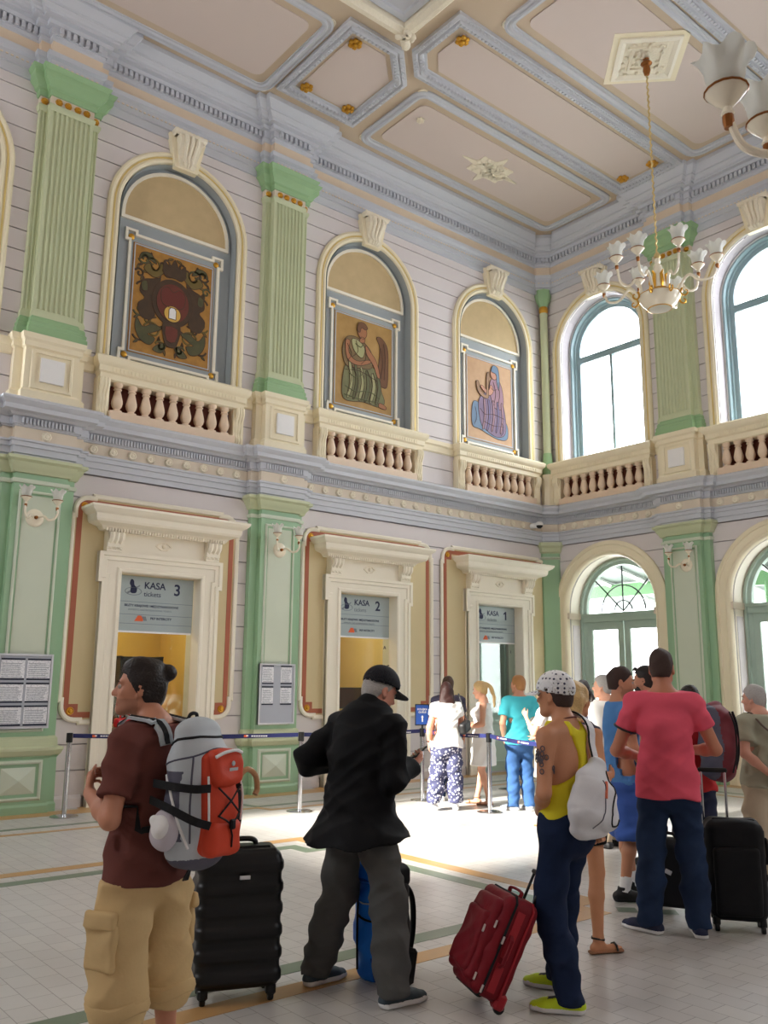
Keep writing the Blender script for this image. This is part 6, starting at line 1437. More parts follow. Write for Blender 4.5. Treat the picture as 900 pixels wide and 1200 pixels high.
def belt(i, j, label, sag=.02):
    a, b = np.array(posts[i] + (.955,)), np.array(posts[j] + (.955,)); d = (b - a) / np.linalg.norm(b - a); a = a + d * .04; b = b - d * .04; n = 14; pts = [a + (b - a) * k / n - np.array([0, 0, sag * math.sin(PI * k / n)]) for k in range(n + 1)]
    nrm = np.array([-d[1], d[0], 0]) * .0015; V = []
    for p in pts: V += [p - nrm + [0, 0, .026], p + nrm + [0, 0, .026], p + nrm - [0, 0, .026], p - nrm - [0, 0, .026]]
    F = [(k * 4 + q, k * 4 + (q + 1) % 4, k * 4 + 4 + (q + 1) % 4, k * 4 + 4 + q) for k in range(n) for q in range(4)]
    o = G().add(V, F + [(0, 1, 2, 3), (4 * n, 4 * n + 1, 4 * n + 2, 4 * n + 3)]).build('barrier_belt', M_belt, smooth=0, label=label, cat='barrier belt', group='navy belts between the queue posts')
    L_ = np.linalg.norm(b - a); side = np.cross(d, [0, 0, 1]); side = side / np.linalg.norm(side)
    if side @ (np.array(CAMXY + (0,)) - a) < 0: side = -side
    t = .25
    while t < L_ - .3:
        p = a + d * t - np.array([0, 0, sag * math.sin(PI * t / L_)]) + side * .0022; g = G()
        up_ = np.array([0, 0, 1.])
        def quad(c, w, h, m): g.add([c - d * w - up_ * h, c + d * w - up_ * h, c + d * w + up_ * h, c - d * w + up_ * h], [(0, 1, 2, 3)], m)
        quad(p, .022, .014, 0); quad(p + d * .02 + side * .0004 + up_ * .004, .014, .006, 1)
        for k in range(7): quad(p + d * (.085 + .03 * k), .012, .007, 1)
        g.build('printed_mark', [M_orange, M_sole], o, smooth=0); t += .62
for i, j, l in ((0, 1, 'navy belt running from the far left post behind the orange rucksack'), (1, 2, 'navy belt running behind the black jacket to the arrow sign post'), (2, 3, 'navy belt crossing behind the white-topped and white-dressed women'), (3, 5, 'navy belt running behind the teal shirt toward the spotted cap')): belt(i, j, l)
# blue arrow sign clipped to the third post
x, y = posts[2]; rz = face(x, y, 8)
e = empty('queue_sign', (x, y, .99), rz, label='small blue sign with white words and upward arrow on the queue post', cat='sign')
G().lathe([(.0, 0), (.014, 0), (.014, .05), (0, .05)], seg=10).build('stem', M_black, e)
G().bbox((0, 0, .19), (.105, .012, .15), None, .006).build('frame', M_dark, e); G().bbox((0, -.006, .19), (.092, .0085, .135), None, .002).build('blue_panel', mat('sign_blue', (46, 88, 172), .4, .03), e)
TS = lambda q: np.stack([np.asarray(q)[:, 0], -np.asarray(q)[:, 1], np.asarray(q)[:, 2]], 1)
text_mesh('lettering', 'KOLEJKA', .036, M_sole, e, TS, (0, .0155, .255), .001, 'CENTER', True); text_mesh('lettering', 'QUEUE', .036, M_sole, e, TS, (0, .0155, .215), .001, 'CENTER', True)
G(TS).plate([(-.009, .09), (.009, .09), (.009, .155), (.02, .155), (0, .185), (-.02, .155), (-.009, .155)], [], .0145, .0165).build('arrow', M_sole, e, smooth=0)

# ---------------------------------------------------------------- luggage
def ribbon(g, pts, nrm, w, t=.006, m=0):
    P = np.asarray(pts); N_ = np.asarray(nrm); T = np.gradient(P, axis=0); S = np.cross(T, N_); S /= np.linalg.norm(S, axis=1)[:, None] + 1e-9; V = []; n = len(P); w = np.broadcast_to(w, (n,))
    for p, s_, q, ww_ in zip(P, S, N_, w): V += [p - s_ * ww_ / 2, p + s_ * ww_ / 2, p + s_ * ww_ / 2 + q * t, p - s_ * ww_ / 2 + q * t]
    F = [(k * 4 + q, k * 4 + (q + 1) % 4, k * 4 + 4 + (q + 1) % 4, k * 4 + 4 + q) for k in range(n - 1) for q in range(4)] + [(0, 1, 2, 3), (4 * n - 4, 4 * n - 3, 4 * n - 2, 4 * n - 1)]
    return g.add(V, F, m)
def wrap(fn, pts, off, it=8):                                       # lay points on a garment's surface
    P = np.array(pts, float); e_ = 1e-3
    def grad(Q):
        q = np.stack([fn(Q + np.eye(3)[i] * e_) - fn(Q - np.eye(3)[i] * e_) for i in range(3)], 1); return q / (np.linalg.norm(q, axis=1)[:, None] + 1e-9)
    for _ in range(it): P = P + grad(P) * (off - fn(P))[:, None] * .8
    return P, grad(P)
M_lgrey = mat('light_grey_nylon', (186, 194, 200), .6, .05, 10, bump=.1, bscale=200); M_dgrey = mat('slate_nylon', (84, 84, 100), .6, .08); M_orange2 = mat('rust_nylon', (206, 66, 36), .6, .06, 10, bump=.1, bscale=200); M_strap = mat('black_webbing', (14, 14, 18), .7, .1)
def local_empty(p, name, **t): return empty(name, p.loc, p.rz, **t)
# grey and orange rucksack
p = bp_man; K = p.k; e = local_empty(p, 'rucksack', label='grey and orange rucksack with black cords worn by the man in brown', cat='rucksack'); e.scale = (K, K, K)
fd = folds(.006, [(18, 10, 30), (-24, 14, 20), (12, 30, -26)], 8)
body = Sdf([et([V3(0, -.265, .985), V3(0, -.275, 1.12), V3(0, -.265, 1.32), V3(0, -.235, 1.45)], [.16, .185, .175, .125], [.09, .11, .10, .06], (1, 0, 0), .03)], folds=fd)
sobj('pack_body', body, .008, [M_lgrey, M_dgrey], e, lambda C: np.where((np.abs(C[:, 0]) > .10) & (C[:, 1] > -.31) & (C[:, 2] < 1.30) & (C[:, 2] > 1.03) | (C[:, 2] < .955), 1, 0))
for pts, r_, m_ in (([(-.14, -.22, 1.40), (-.06, -.30, 1.43), (.05, -.31, 1.43), (.14, -.22, 1.40)], .006, M_strap), ([(-.18, -.20, 1.32), (-.12, -.33, 1.36), (.02, -.37, 1.40), (.13, -.33, 1.37), (.18, -.2, 1.32)], .004, M_dgrey), ([(-.17, -.2, 1.28), (-.185, -.27, 1.22), (-.17, -.31, 1.10), (-.13, -.33, 1.0)], .006, M_sole), ([(-.12, -.33, 1.36), (-.135, -.33, 1.2), (-.13, -.34, 1.02)], .004, M_dgrey)):
    q, n_ = wrap(body, catmull(pts, 6), .001); G().tube(q, r_, 6).build('seam', m_, e)
fp = Sdf([et([V3(.01, -.345, 1.0), V3(.01, -.362, 1.13), V3(.01, -.345, 1.34)], [.098, .112, .104], [.05, .055, .04], (1, 0, 0), .02)], folds=fd)
pocket = sobj('front_pocket', fp, .007, M_orange2, e)
top_ = Sdf([bx(V3(.02, -.375, 1.305), (.09, .04, .075), rotm(0, -.15, 0), .03)], folds=fd); tp = sobj('top_pocket', top_, .007, M_orange2, e)
g = G(); g.tube(catmull([(-.07, -.405, 1.355), (-.03, -.418, 1.372), (.04, -.418, 1.378), (.095, -.405, 1.365)], 5), .007, 6); g.build('piping', M_sole, tp)
low_ = Sdf([bx(V3(.01, -.385, 1.03), (.095, .035, .07), None, .03)], folds=fd); lp = sobj('lower_pocket', low_, .007, M_orange2, e)
g = G()
for a, b in (((-.06, 1.20), (.075, 1.09)), ((.08, 1.20), (-.055, 1.09)), ((-.055, 1.09), (.02, 1.05)), ((.075, 1.09), (.02, 1.05)), ((.02, 1.05), (.03, .96))): g.tube([(a[0], -.418, a[1] + .035), ((a[0] + b[0]) / 2, -.428, (a[1] + b[1]) / 2 + .035), (b[0], -.422, b[1] + .035)], .004, 6)
g.bbox((.02, -.431, 1.085), (.014, .01, .02), None, .006); g.build('elastic_cord', M_strap, e)
for s in (-1, 1): G().tube(catmull([(s * .098 + .01, -.385, 1.28), (s * .107 + .01, -.40, 1.19), (s * .10 + .01, -.40, 1.09)], 5), .005, 6).build('white_piping', M_sole, pocket)
g = G().lathe([(.0, .004), (.009, .003), (.011, 0)], (.03, -.4155, 1.325), 10, Euler((PI / 2, 0, 0)).to_matrix()); g.add([(.005, -.4165, 1.295), (.06, -.4165, 1.295), (.06, -.4175, 1.308), (.005, -.4175, 1.308)], [(0, 1, 2, 3)]); g.build('logo', M_lgrey, tp)
mb = Sdf([el(V3(-.18, -.245, 1.07), (.045, .07, .08), None)], folds=fd); mp = sobj('mesh_pocket', mb, .008, mat('pale_mesh', (196, 190, 200), .7), e)
pl = Sdf([el(V3(-.205, -.252, 1.085), (.035, .045, .05), None, .02), el(V3(-.22, -.225, 1.115), (.018, .018, .02), None, .01), el(V3(-.23, -.272, 1.08), (.02, .018, .018), None, .01)]); sobj('soft_toy', pl, .006, M_sole, None, label='small white plush toy tucked in the rucksack side pocket', cat='toy').matrix_world = e.matrix_basis
for pts in ([(-.175, -.18, 1.25), (-.185, -.28, 1.245), (-.145, -.365, 1.235), (-.09, -.40, 1.235)], [(-.18, -.17, 1.185), (-.19, -.28, 1.16), (-.15, -.37, 1.115), (-.09, -.405, 1.09)], [(.17, -.19, 1.22), (.18, -.29, 1.22), (.11, -.39, 1.23)]):
    q = catmull(pts, 5); n_ = np.stack([q[:, 0], q[:, 1] + .28, q[:, 2] * 0], 1); n_ /= np.linalg.norm(n_, axis=1)[:, None]; g = G(); ribbon(g, q + n_ * .004, n_, .032, .006); g.build('side_strap', M_strap, e, smooth=0)
for s in (-1, 1):
    base = [(s * .07, -.17, 1.40), (s * .085, -.12, 1.49), (s * .10, -.02, 1.53), (s * .115, .08, 1.45), (s * .12, .13, 1.33), (s * .135, .13, 1.20), (s * .165, .06, 1.10), (s * .16, -.06, 1.06), (s * .14, -.17, 1.05)]
    q, n_ = wrap(p.topfn, catmull(base, 6) * K, .008); q = q / K; g = G(); k_ = len(q); c_ = int(k_ * .52); ribbon(g, q[:c_], n_[:c_], .062, .012); g.build('shoulder_strap', M_lgrey, e, smooth=0)
    g = G(); ribbon(g, q[:c_] + n_[:c_] * .0125, n_[:c_], .022, .004); g.build('strap_webbing', M_strap, e, smooth=0); g = G(); ribbon(g, q[c_ - 1:], n_[c_ - 1:], .026, .005); g.build('strap_webbing', M_strap, e, smooth=0)
g = G(); g.tube(catmull([(-.03, -.2, 1.475), (-.02, -.21, 1.52), (.02, -.21, 1.52), (.03, -.2, 1.475)], 6), .008, 6); g.build('grab_loop', M_strap, e)
g = G(); ribbon(g, catmull([(-.06, -.28, .91), (-.05, -.26, .885), (-.05, -.25, .86)], 4), np.tile([[0, -1., 0]], (9, 1)), .03, .006); g.build('hip_strap', M_strap, e, smooth=0)
# walking cane stuck in the far side of the rucksack
e2 = local_empty(p, 'walking_cane', label='curved wooden cane handle sticking out behind the orange rucksack', cat='cane'); e2.scale = (K, K, K)
g = G().tube(catmull([(.185, -.30, .95), (.19, -.31, 1.15), (.19, -.315, 1.22), (.205, -.32, 1.265), (.245, -.325, 1.28), (.29, -.33, 1.25), (.30, -.335, 1.195), (.285, -.335, 1.17)], 6), .0125, 10); g.build('handle', mat('varnished_cane', (188, 140, 98), .35, .15, 20), e2)
g = G().tube([(.19, -.30, 1.02), (.19, -.305, 1.10), (.19, -.31, 1.2)], [.026, .032, .02], 10); g.build('black_cover', M_strap, e2)

# black hard suitcase behind him
M_abs = mat('black_abs_shell', (10, 10, 12), .4, .1, 8, spec=.4)
def grooves(X): return .006 * np.clip(np.sin((X[:, 2] - .10) * 2 * PI / .108) * 2.2, -1, 1) * (np.abs(X[:, 2] - .40) < .35)
e = empty('suitcase', (-11.60, -7.43, 0), RAD(-22), label='large black hard-shell suitcase with horizontal ribs behind the man in brown', cat='suitcase')
sobj('shell', Sdf([bx(V3(0, 0, .405), (.225, .14, .345), None, .05)], folds=lambda X: -grooves(X)), .008, M_abs, e)
g = G()
for sx in (-1, 1):
    for sy in (-1, 1): w = G().lathe([(0, -.014), (.024, -.014), (.028, -.008), (.028, .008), (.024, .014), (0, .014)], (0, 0, 0), 14, Euler((0, PI / 2, 0)).to_matrix()); w.bbox((0, 0, .03), (.026, .03, .03), None, .012); o = w.build('wheel', M_black, e); o.location = (sx * .175, sy * .095, .028)
G().tube(catmull([(-.09, 0, .748), (-.085, 0, .775), (-.05, 0, .787), (.05, 0, .787), (.085, 0, .775), (.09, 0, .748)], 5), .014, 8).build('carry_handle', M_black, e)
G().bbox((.0, -.02, .752), (.16, .05, .008), None, .004).build('handle_housing', M_black, e)
G().bbox((.015, -.146, .617), (.028, .004, .010), None, .002).build('badge', M_alu, e)
G().bbox((-.232, 0, .45), (.006, .022, .1), None, .004).build('side_handle', M_black, e)

# blue rucksack between the feet of the man in the jacket
M_blue2 = mat('bright_blue_nylon', (24, 118, 226), .5, .06, 10, bump=.12, bscale=200); M_blue3 = mat('deep_blue_nylon', (20, 70, 160), .5, .08)
x, y = -10.81, -7.69
e = empty('rucksack', (x, y, 0), face(x, y, -40), label='bright blue and black rucksack standing between the feet of the jacketed man', cat='rucksack')
body = Sdf([et([V3(0, 0, .06), V3(0, 0, .22), V3(0, .0, .46), V3(.0, .01, .60)], [.15, .175, .17, .11], [.11, .13, .125, .09], (1, 0, 0), .03)], cuts=[((0, 0, -1), (0, 0, .004))], folds=folds(.008, [(18, 10, 30), (-24, 14, 20), (12, 30, -26)], 9))
sobj('pack_body', body, .008, [M_blue2, M_strap, M_blue3], e, lambda C: np.where((C[:, 1] > .035) | ((C[:, 0] > .07)), 1, np.where((C[:, 2] < .14) & (C[:, 0] > 0.02), 2, 0)))
lid = Sdf([bx(V3(0, -.02, .565), (.15, .115, .065), rotm(0, -.1, 0), .045)], folds=folds(.006, [(18, 10, 30), (-24, 14, 20)], 9)); lo_ = sobj('lid', lid, .008, [M_blue2, M_strap], e, lambda C: np.where((C[:, 0] > .06) | (C[:, 1] > .04), 1, 0))
G().bbox((-.03, -.122, .545), (.05, .006, .018), rotm(0, -.1, 0), .004).build('lid_patch', M_blue3, lo_)
g = G()
for s in (-.07, .06): g.tube(catmull([(s, -.115, .60), (s, -.125, .45), (s * 1.05, -.126, .25), (s * 1.2, -.11, .06)], 5), .009, 6, flat=.5)
g.tube(catmull([(-.13, -.05, .36), (-.05, -.13, .34), (.05, -.13, .33), (.13, -.06, .35)], 5), .008, 6, flat=.6); g.build('compression_strap', M_strap, e)
g = G().tube(catmull([(-.1, -.1, .43), (-.03, -.135, .415), (.04, -.13, .42)], 5), .004, 6); g.build('piping', M_sole, e)
for s in (-1, 1): g = G().tube(catmull([(s * .06, .10, .52), (s * .08, .17, .42), (s * .09, .17, .25), (s * .10, .11, .09)], 6), .026, 8, flat=.4); g.build('shoulder_strap', M_strap, e)
g = G().bbox((.16, .02, .10), (.055, .02, .095), rotm(.3, .0, .15), .015); g.build('hip_fin', M_strap, e)

# red trolley suitcase leaning towards the man in the vest
M_red = mat('burgundy_nylon', (120, 16, 30), .6, .1, 12, bump=.3, bscale=24, spec=.25); M_red2 = mat('bright_red_trim', (160, 24, 38), .5, .06); M_zip = mat('zip_pull', (210, 200, 196), .3, .05, metal=.7)
e = empty('suitcase', (-10.645, -8.355, .033), 0, label='red soft trolley suitcase leaning beside the neon trainers', cat='suitcase')
e.rotation_euler = (RAD(-27), 0, RAD(-106)); e.rotation_mode = 'XYZ'
e.scale = (.87, .87, .87); e.rotation_euler = (Matrix.Rotation(RAD(-114), 3, 'Z') @ Matrix.Rotation(RAD(-27), 3, 'X')).to_euler()
# origin sits on the wheel axle at the back bottom edge; the case fills y<0
rb = lambda X: .005 * np.sin(X[:, 1] * 90) * (np.abs(X[:, 0]) < .19)
sobj('case_body', Sdf([bx(V3(0, -.105, .30), (.195, .115, .285), None, .05)], folds=folds(.006, [(18, 10, 22), (-20, 14, 20)], 2)), .008, M_red, e)
sobj('front_pocket', Sdf([bx(V3(0, -.225, .30), (.165, .04, .235), None, .035)], folds=folds(.007, [(18, 10, 22), (-20, 14, 20)], 3)), .008, M_red, e)
sobj('front_pocket', Sdf([bx(V3(0, -.262, .27), (.135, .025, .17), None, .022)], folds=folds(.007, [(18, 10, 22), (-20, 14, 20)], 4)), .008, M_red, e)
for y_ in (-.045, -.16):
    g = G().sweep([(-.165 - .033, .05), (-.165 - .033, .55), (-.155, .588), (.155, .588), (.165 + .033, .55), (.165 + .033, .05), (.155, .013), (-.155, .013)], [(-.004, y_ - .006), (.006, y_ - .006), (.006, y_ + .006), (-.004, y_ + .006)], True, 'uz', -1); g.build('zip_band', M_strap if y_ < -.1 else M_red2, e, smooth=0)
g = G().box(.19, .199, -.135, -.085, .06, .52); g.build('side_stripe', M_red2, e, smooth=0)
g = G().tube([(.198, -.115, .2), (.225, -.115, .22), (.225, -.115, .36), (.198, -.115, .38)], .012, 8, flat=.6); g.build('side_handle', M_red, e)
g = G().tube(catmull([(-.08, -.1, .588), (-.07, -.1, .62), (.07, -.1, .62), (.08, -.1, .588)], 5), .014, 8, flat=.6); g.build('carry_handle', M_red, e)
for px_, py_, pz_ in ((.168, -.225, .40), (.165, -.22, .10), (.20, -.16, .34), (.201, -.17, .06), (.14, -.27, .35)): G().bbox((px_ + .006, py_, pz_), (.006, .006, .022), None, .003).build('zip_pull', M_zip, e)
for s in (-1, 1):
    o = G().lathe([(0, -.014), (.03, -.014), (.034, -.008), (.034, .008), (.03, .014), (0, .014)], (s * .15, 0, 0), 16, Euler((0, PI / 2, 0)).to_matrix()).build('wheel', M_black, e)
    G().bbox((s * .155, -.02, .035), (.042, .035, .045), None, .015).build('corner_guard', M_red2, e)
g = G()
for s in (-1, 1): g.tube([(s * .07, .002, .55), (s * .07, .002, .76)], .009, 8)
g.tube([(-.085, .002, .765), (.085, .002, .765)], .015, 10); g.build('pull_handle', M_black, e)

# white sling bag on the back of the man in the vest
p = tk_man; e = local_empty(p, 'sling_bag', label='white teardrop sling bag with black piping on the yellow-vested man', cat='bag')
M_wbag = mat('off_white_nylon', (214, 214, 218), .6, .05, 10, bump=.1, bscale=200)
bag = Sdf([et([V3(-.055, -.18, .88), V3(-.045, -.20, .96), V3(.0, -.19, 1.09), V3(.065, -.165, 1.20)], [.17, .205, .165, .06], [.055, .085, .07, .035], (1, 0, 0), .03)], folds=folds(.006, [(18, 10, 20), (-20, 14, 26)], 6))
sobj('bag_body', bag, .007, M_wbag, e)
def on_bag(pts, r, name, m):
    q, n_ = wrap(bag, catmull(pts, 6), .001); G().tube(q, r, 6).build(name, m, e)
on_bag([(.08, -.28, 1.19), (.09, -.31, 1.08), (.02, -.31, .98), (.02, -.31, .88), (.08, -.30, .88), (.11, -.29, .92), (.16, -.24, .90)], .005, 'piping', M_strap)
on_bag([(-.02, -.30, 1.16), (-.02, -.30, 1.08), (-.08, -.31, .97), (-.13, -.26, .89)], .003, 'seam', M_dgrey)
on_bag([(.01, -.28, 1.13), (-.01, -.31, 1.09), (-.03, -.31, 1.05)], .009, 'orange_tag', mat('coral_cord', (226, 120, 90), .6))
q, n_ = wrap(p_fn := Sdf([et([V3(0, 0, .9), p.J['pelvis'], p.J['pelvis'] * .5 + p.J['chest'] * .5, p.J['chest'], p.J['chest'] * .32 + p.J['neck'] * .68, p.J['neck']], [.17, .185, .168, .185, .168, .085], [.13, .135, .12, .138, .11, .075], (1, 0, 0), .03)] + [rc(p.J['neck'] + V3(.05, 0, -.03), p.J['sh_r'], .07, .074, .05)]), catmull([(.08, -.17, 1.17), (.095, -.15, 1.31), (.095, -.05, 1.44), (.085, .06, 1.40), (.03, .13, 1.27), (-.03, .15, 1.16), (-.08, .15, 1.09)], 6), .004)
g = G(); w_ = np.interp(np.arange(len(q)), [0, 8, 24, len(q)], [.11, .10, .085, .05]); ribbon(g, q, n_, w_, .012); g.build('wide_strap', M_wbag, e, smooth=0)
g = G(); S = np.cross(np.gradient(q, axis=0), n_); S /= np.linalg.norm(S, axis=1)[:, None]
for s in (-1, 1): g.tube(q + S * (w_ / 2)[:, None] * s + n_ * .006, .0055, 6)
g.build('strap_edging', M_strap, e)

# phone in the jacketed man's hand
p = jk_man; w = p.J['wr_r']; hd = V3(-.22, .95, .10); hd /= np.linalg.norm(hd); c = w + hd * .150 + V3(-.038, .0, .038)
e = local_empty(p, 'mobile_phone', label='dark mobile phone held by the man in the black jacket', cat='phone')
Rp = rotm(RAD(10), RAD(20), RAD(-20)); G().bbox(c, (.035, .072, .005), Rp, .004).build('body', M_black, e); G().bbox(c + Rp @ V3(0, 0, .0052), (.031, .064, .0006), Rp, .0004).build('screen', mat('phone_screen', (60, 66, 76), .1, .02), e)

# large black soft suitcase by the man in pink, with handle up
M_soft = mat('black_soft_nylon', (14, 15, 19), .65, .1, 10, bump=.2, bscale=30, spec=.25)
x, y = -8.25, -8.40
e = empty('suitcase', (x, y, 0), face(x, y, 6), label='large black soft suitcase with raised handle right of the pink shirt', cat='suitcase')
sobj('case_body', Sdf([bx(V3(0, 0, .395), (.19, .135, .325), None, .07)], folds=folds(.004, [(14, 10, 20), (-16, 12, 18)], 3)), .009, M_soft, e)
sobj('front_pocket', Sdf([bx(V3(.0, -.14, .33), (.15, .03, .22), None, .028)], folds=folds(.004, [(14, 10, 20), (-16, 12, 18)], 4)), .009, M_soft, e)
g = G().sweep([(-.19, .14), (-.19, .65), (-.13, .72), (.13, .72), (.19, .65), (.19, .14), (.13, .07), (-.13, .07)], [(-.003, -.06), (.004, -.06), (.004, -.045), (-.003, -.045)], True, 'uz', -1); g.build('zip', M_strap, e, smooth=0)
for sx in (-1, 1):
    for sy in (-1, 1): w = G().lathe([(0, -.014), (.026, -.014), (.03, -.008), (.03, .008), (.026, .014), (0, .014)], (0, 0, 0), 14, Euler((0, PI / 2, 0)).to_matrix()); w.bbox((0, .01, .04), (.022, .03, .035), None, .012); o = w.build('wheel', M_black, e); o.location = (sx * .145, sy * .09, .03)
g = G()
for s in (-1, 1): g.tube([(s * .08 - .10, .10, .66), (s * .08 - .10, .10, 1.02)], .010, 10)
g.build('handle_rod', M_steel, e); G().bbox((-.10, .10, 1.03), (.10, .016, .016), None, .01).build('pull_grip', M_black, e)
G().tube(catmull([(.19, -.02, .44), (.21, -.02, .45), (.21, -.02, .58), (.19, -.02, .59)], 5), .012, 8).build('side_handle', M_strap, e)
# smaller black case seen between the legs of the man in pink
x, y = -8.24, -7.86
e = empty('suitcase', (x, y, 0), face(x, y, -8), label='small black case seen between the legs of the man in pink', cat='suitcase')
sobj('case_body', Sdf([bx(V3(0, 0, .285), (.17, .10, .235), None, .05)]), .010, M_soft, e)
for s in (-1, 1): G().lathe([(0, -.014), (.026, -.014), (.03, 0), (.026, .014), (0, .014)], (s * .13, -.05, .03), 14, Euler((0, PI / 2, 0)).to_matrix()).build('wheel', M_black, e)
for s in (-1, 1): G().lathe([(0, -.014), (.026, -.014), (.03, 0), (.026, .014), (0, .014)], (s * .13, .06, .03), 14, Euler((0, PI / 2, 0)).to_matrix()).build('wheel', M_black, e)
G().bbox((.02, -.104, .30), (.024, .004, .016), rotm(0, 0, .4), .003).build('badge', M_alu, e); G().tube(catmull([(-.07, 0, .52), (-.05, 0, .55), (.05, 0, .55), (.07, 0, .52)], 5), .012, 8).build('carry_handle', M_black, e)
# burgundy rucksack
p = rk; e = local_empty(p, 'rucksack', label='burgundy and grey rucksack between the pink shirt and the elderly man', cat='rucksack')
M_burg = mat('burgundy_pack', (110, 28, 40), .6, .1)
body = Sdf([et([V3(0, -.28, .98), V3(0, -.29, 1.16), V3(0, -.28, 1.36), V3(0, -.25, 1.44)], [.15, .17, .155, .10], [.11, .13, .115, .06], (1, 0, 0), .03)], folds=folds(.008, [(18, 10, 30), (-24, 14, 20)], 8))
sobj('pack_body', body, .010, [M_burg, M_dgrey], e, lambda C: np.where(C[:, 0] < -.06, 1, 0))
g = G(); g.tube(catmull([(.03, -.40, 1.42), (.05, -.43, 1.3), (.05, -.43, 1.1), (.03, -.40, .95)], 5), .007, 6); g.tube(catmull([(.10, -.36, 1.42), (.12, -.38, 1.3), (.12, -.38, 1.1), (.1, -.36, .97)], 5), .01, 6); g.build('zip', M_strap, e)
for s in (-1, 1):
    q, n_ = wrap(p.topfn, catmull([(s * .08, -.16, 1.36), (s * .09, -.1, 1.46), (s * .10, 0, 1.5), (s * .115, .1, 1.4), (s * .13, .12, 1.2), (s * .16, .0, 1.04), (s * .14, -.15, 1.02)], 6), .006); g = G(); ribbon(g, q, n_, .05, .01); g.build('shoulder_strap', M_strap, e, smooth=0)
# black handbag of the woman in white
p = ww; e = local_empty(p, 'handbag', label='small black handbag on the shoulder of the auburn-haired woman', cat='handbag')
sobj('bag_body', Sdf([bx(V3(.235, -.06, 1.06), (.05, .12, .075), rotm(-.5, .25, 0), .04)]), .008, M_blacks, e)
G().tube(catmull([(.26, -.14, 1.12), (.215, -.13, 1.28), (.165, -.07, 1.46), (.165, .02, 1.47), (.24, .0, 1.28), (.24, .03, 1.1)], 6), .009, 6).build('strap', M_blacks, e)
# red bag on the counter of ticket window 3, and things inside the booths
c = TICK[0]
e = empty('handbag', (c - .36, -.03 + .1, 1.0), 0, label='red bag lying on the counter of ticket window 3', cat='bag'); e.location = (c - .38, .03, 1.0)
sobj('bag_body', Sdf([et([V3(-.10, 0, .06), V3(.10, 0, .07)], [.06, .06], [.06, .065], (0, 1, 0), .02), bx(V3(0, 0, .06), (.15, .055, .06), None, .03)], cuts=[((0, 0, -1), (0, 0, .002))], folds=folds(.006, [(20, 10, 30), (-24, 14, 20)], 8)), .008, mat('red_leather', (196, 24, 36), .5, .08), e); G().tube(catmull([(-.08, 0, .12), (-.05, 0, .17), (.05, 0, .17), (.08, 0, .12)], 5), .008, 6).build('handle', mat('red_leather', (196, 24, 36)), e)
e = empty('booth_shelf', (c + .35, 1.2, .002), label='dark shelf unit with white rolls inside booth 3', cat='shelf')
g = G().box(-.35, .35, 0, .3, 0, .04); g.box(-.35, -.32, 0, .3, 0, 2.0); g.box(.32, .35, 0, .3, 0, 2.0); g.box(-.35, .35, .28, .3, 0, 2.0)
for z in (.5, 1.0, 1.5, 1.96): g.box(-.35, .35, 0, .3, z, z + .03)
g.build('carcass', M_dark, e, smooth=0)
for i in range(2): G().lathe([(0, 0), (.09, 0), (.09, .3), (0, .3)], (c + .28 + .2 * i, 1.32, 1.035), 16).build('paper_roll', M_sole, smooth=40, label=['white roll at the left on the dark booth shelf', 'white roll at the right on the dark booth shelf'][i], cat='roll', group='white rolls in booth 3')
c = TICK[1]
e = empty('wall_cupboard', (c + .1, 2.3, 1.9), label='yellow wall cupboard inside booth 2', cat='cupboard'); G().box(-.7, .5, -.2, .28, .0, .75).build('body', mat('yellow_laminate', (214, 184, 112), .5), e, smooth=0)
for s in (-.4, .2): G().box(s - .28, s + .28, -.225, -.2, .02, .73).build('door', mat('yellow_laminate', (214, 184, 112)), e, smooth=0)
e = empty('computer_monitor', (c + .25, .75, 1.004), label='dark monitor on the desk behind ticket window 2', cat='monitor'); G().bbox((0, 0, .36), (.27, .02, .18), None, .008).build('screen_frame', M_black, e); G().bbox((0, -.02, .36), (.25, .004, .16), None, .002).build('screen', mat('dark_red_screen', (74, 34, 28), .2), e); G().box(-.03, .03, -.01, .03, .0, .2).build('stand', M_black, e, smooth=0); G().box(-.12, .12, -.08, .1, 0, .015).build('foot', M_black, e, smooth=0)
for c_, l in ((TICK[0], 'wooden desk behind the glass of ticket window three'), (TICK[1], 'wooden desk behind the glass of ticket window two')):
    e = empty('desk', (c_, .55, .003), label=l, cat='desk'); G().box(-.9, .9, -.2, .5, .96, 1.0).build('desk_top', mat('desk_wood', (150, 118, 84), .5), e, smooth=0)
    for s in (-.86, .82): G().box(s, s + .04, -.18, .48, 0, .96).build('side_panel', mat('desk_wood', (150, 118, 84)), e, smooth=0)
e = empty('poster', (c - .25, 2.585, 1.1), label='poster with faint map drawing on the back wall of booth 2', cat='poster'); G().box(-.5, .5, -.012, 0, 0, .75).build('sheet', pattern_mat('map_print', (206, 194, 160), (176, 156, 116), 7, 'noise', .52), e, smooth=0)
G().bbox((-.1, -.014, .6), (.1, .004, .04), None, .002).build('blue_print', mat('print_blue', (90, 130, 150), .6), e); G().bbox((.14, -.014, .55), (.035, .004, .1), rotm(0, 0, .3), .002).build('blue_print', mat('print_blue', (90, 130, 150)), e)
# nearer chandelier, of which the photo shows one side
chandelier((-10.08, -10.55, 3.85), 'near cream chandelier with frosted tulip shades, cut by the right edge', ZC - .02, az0=NEARAZ)
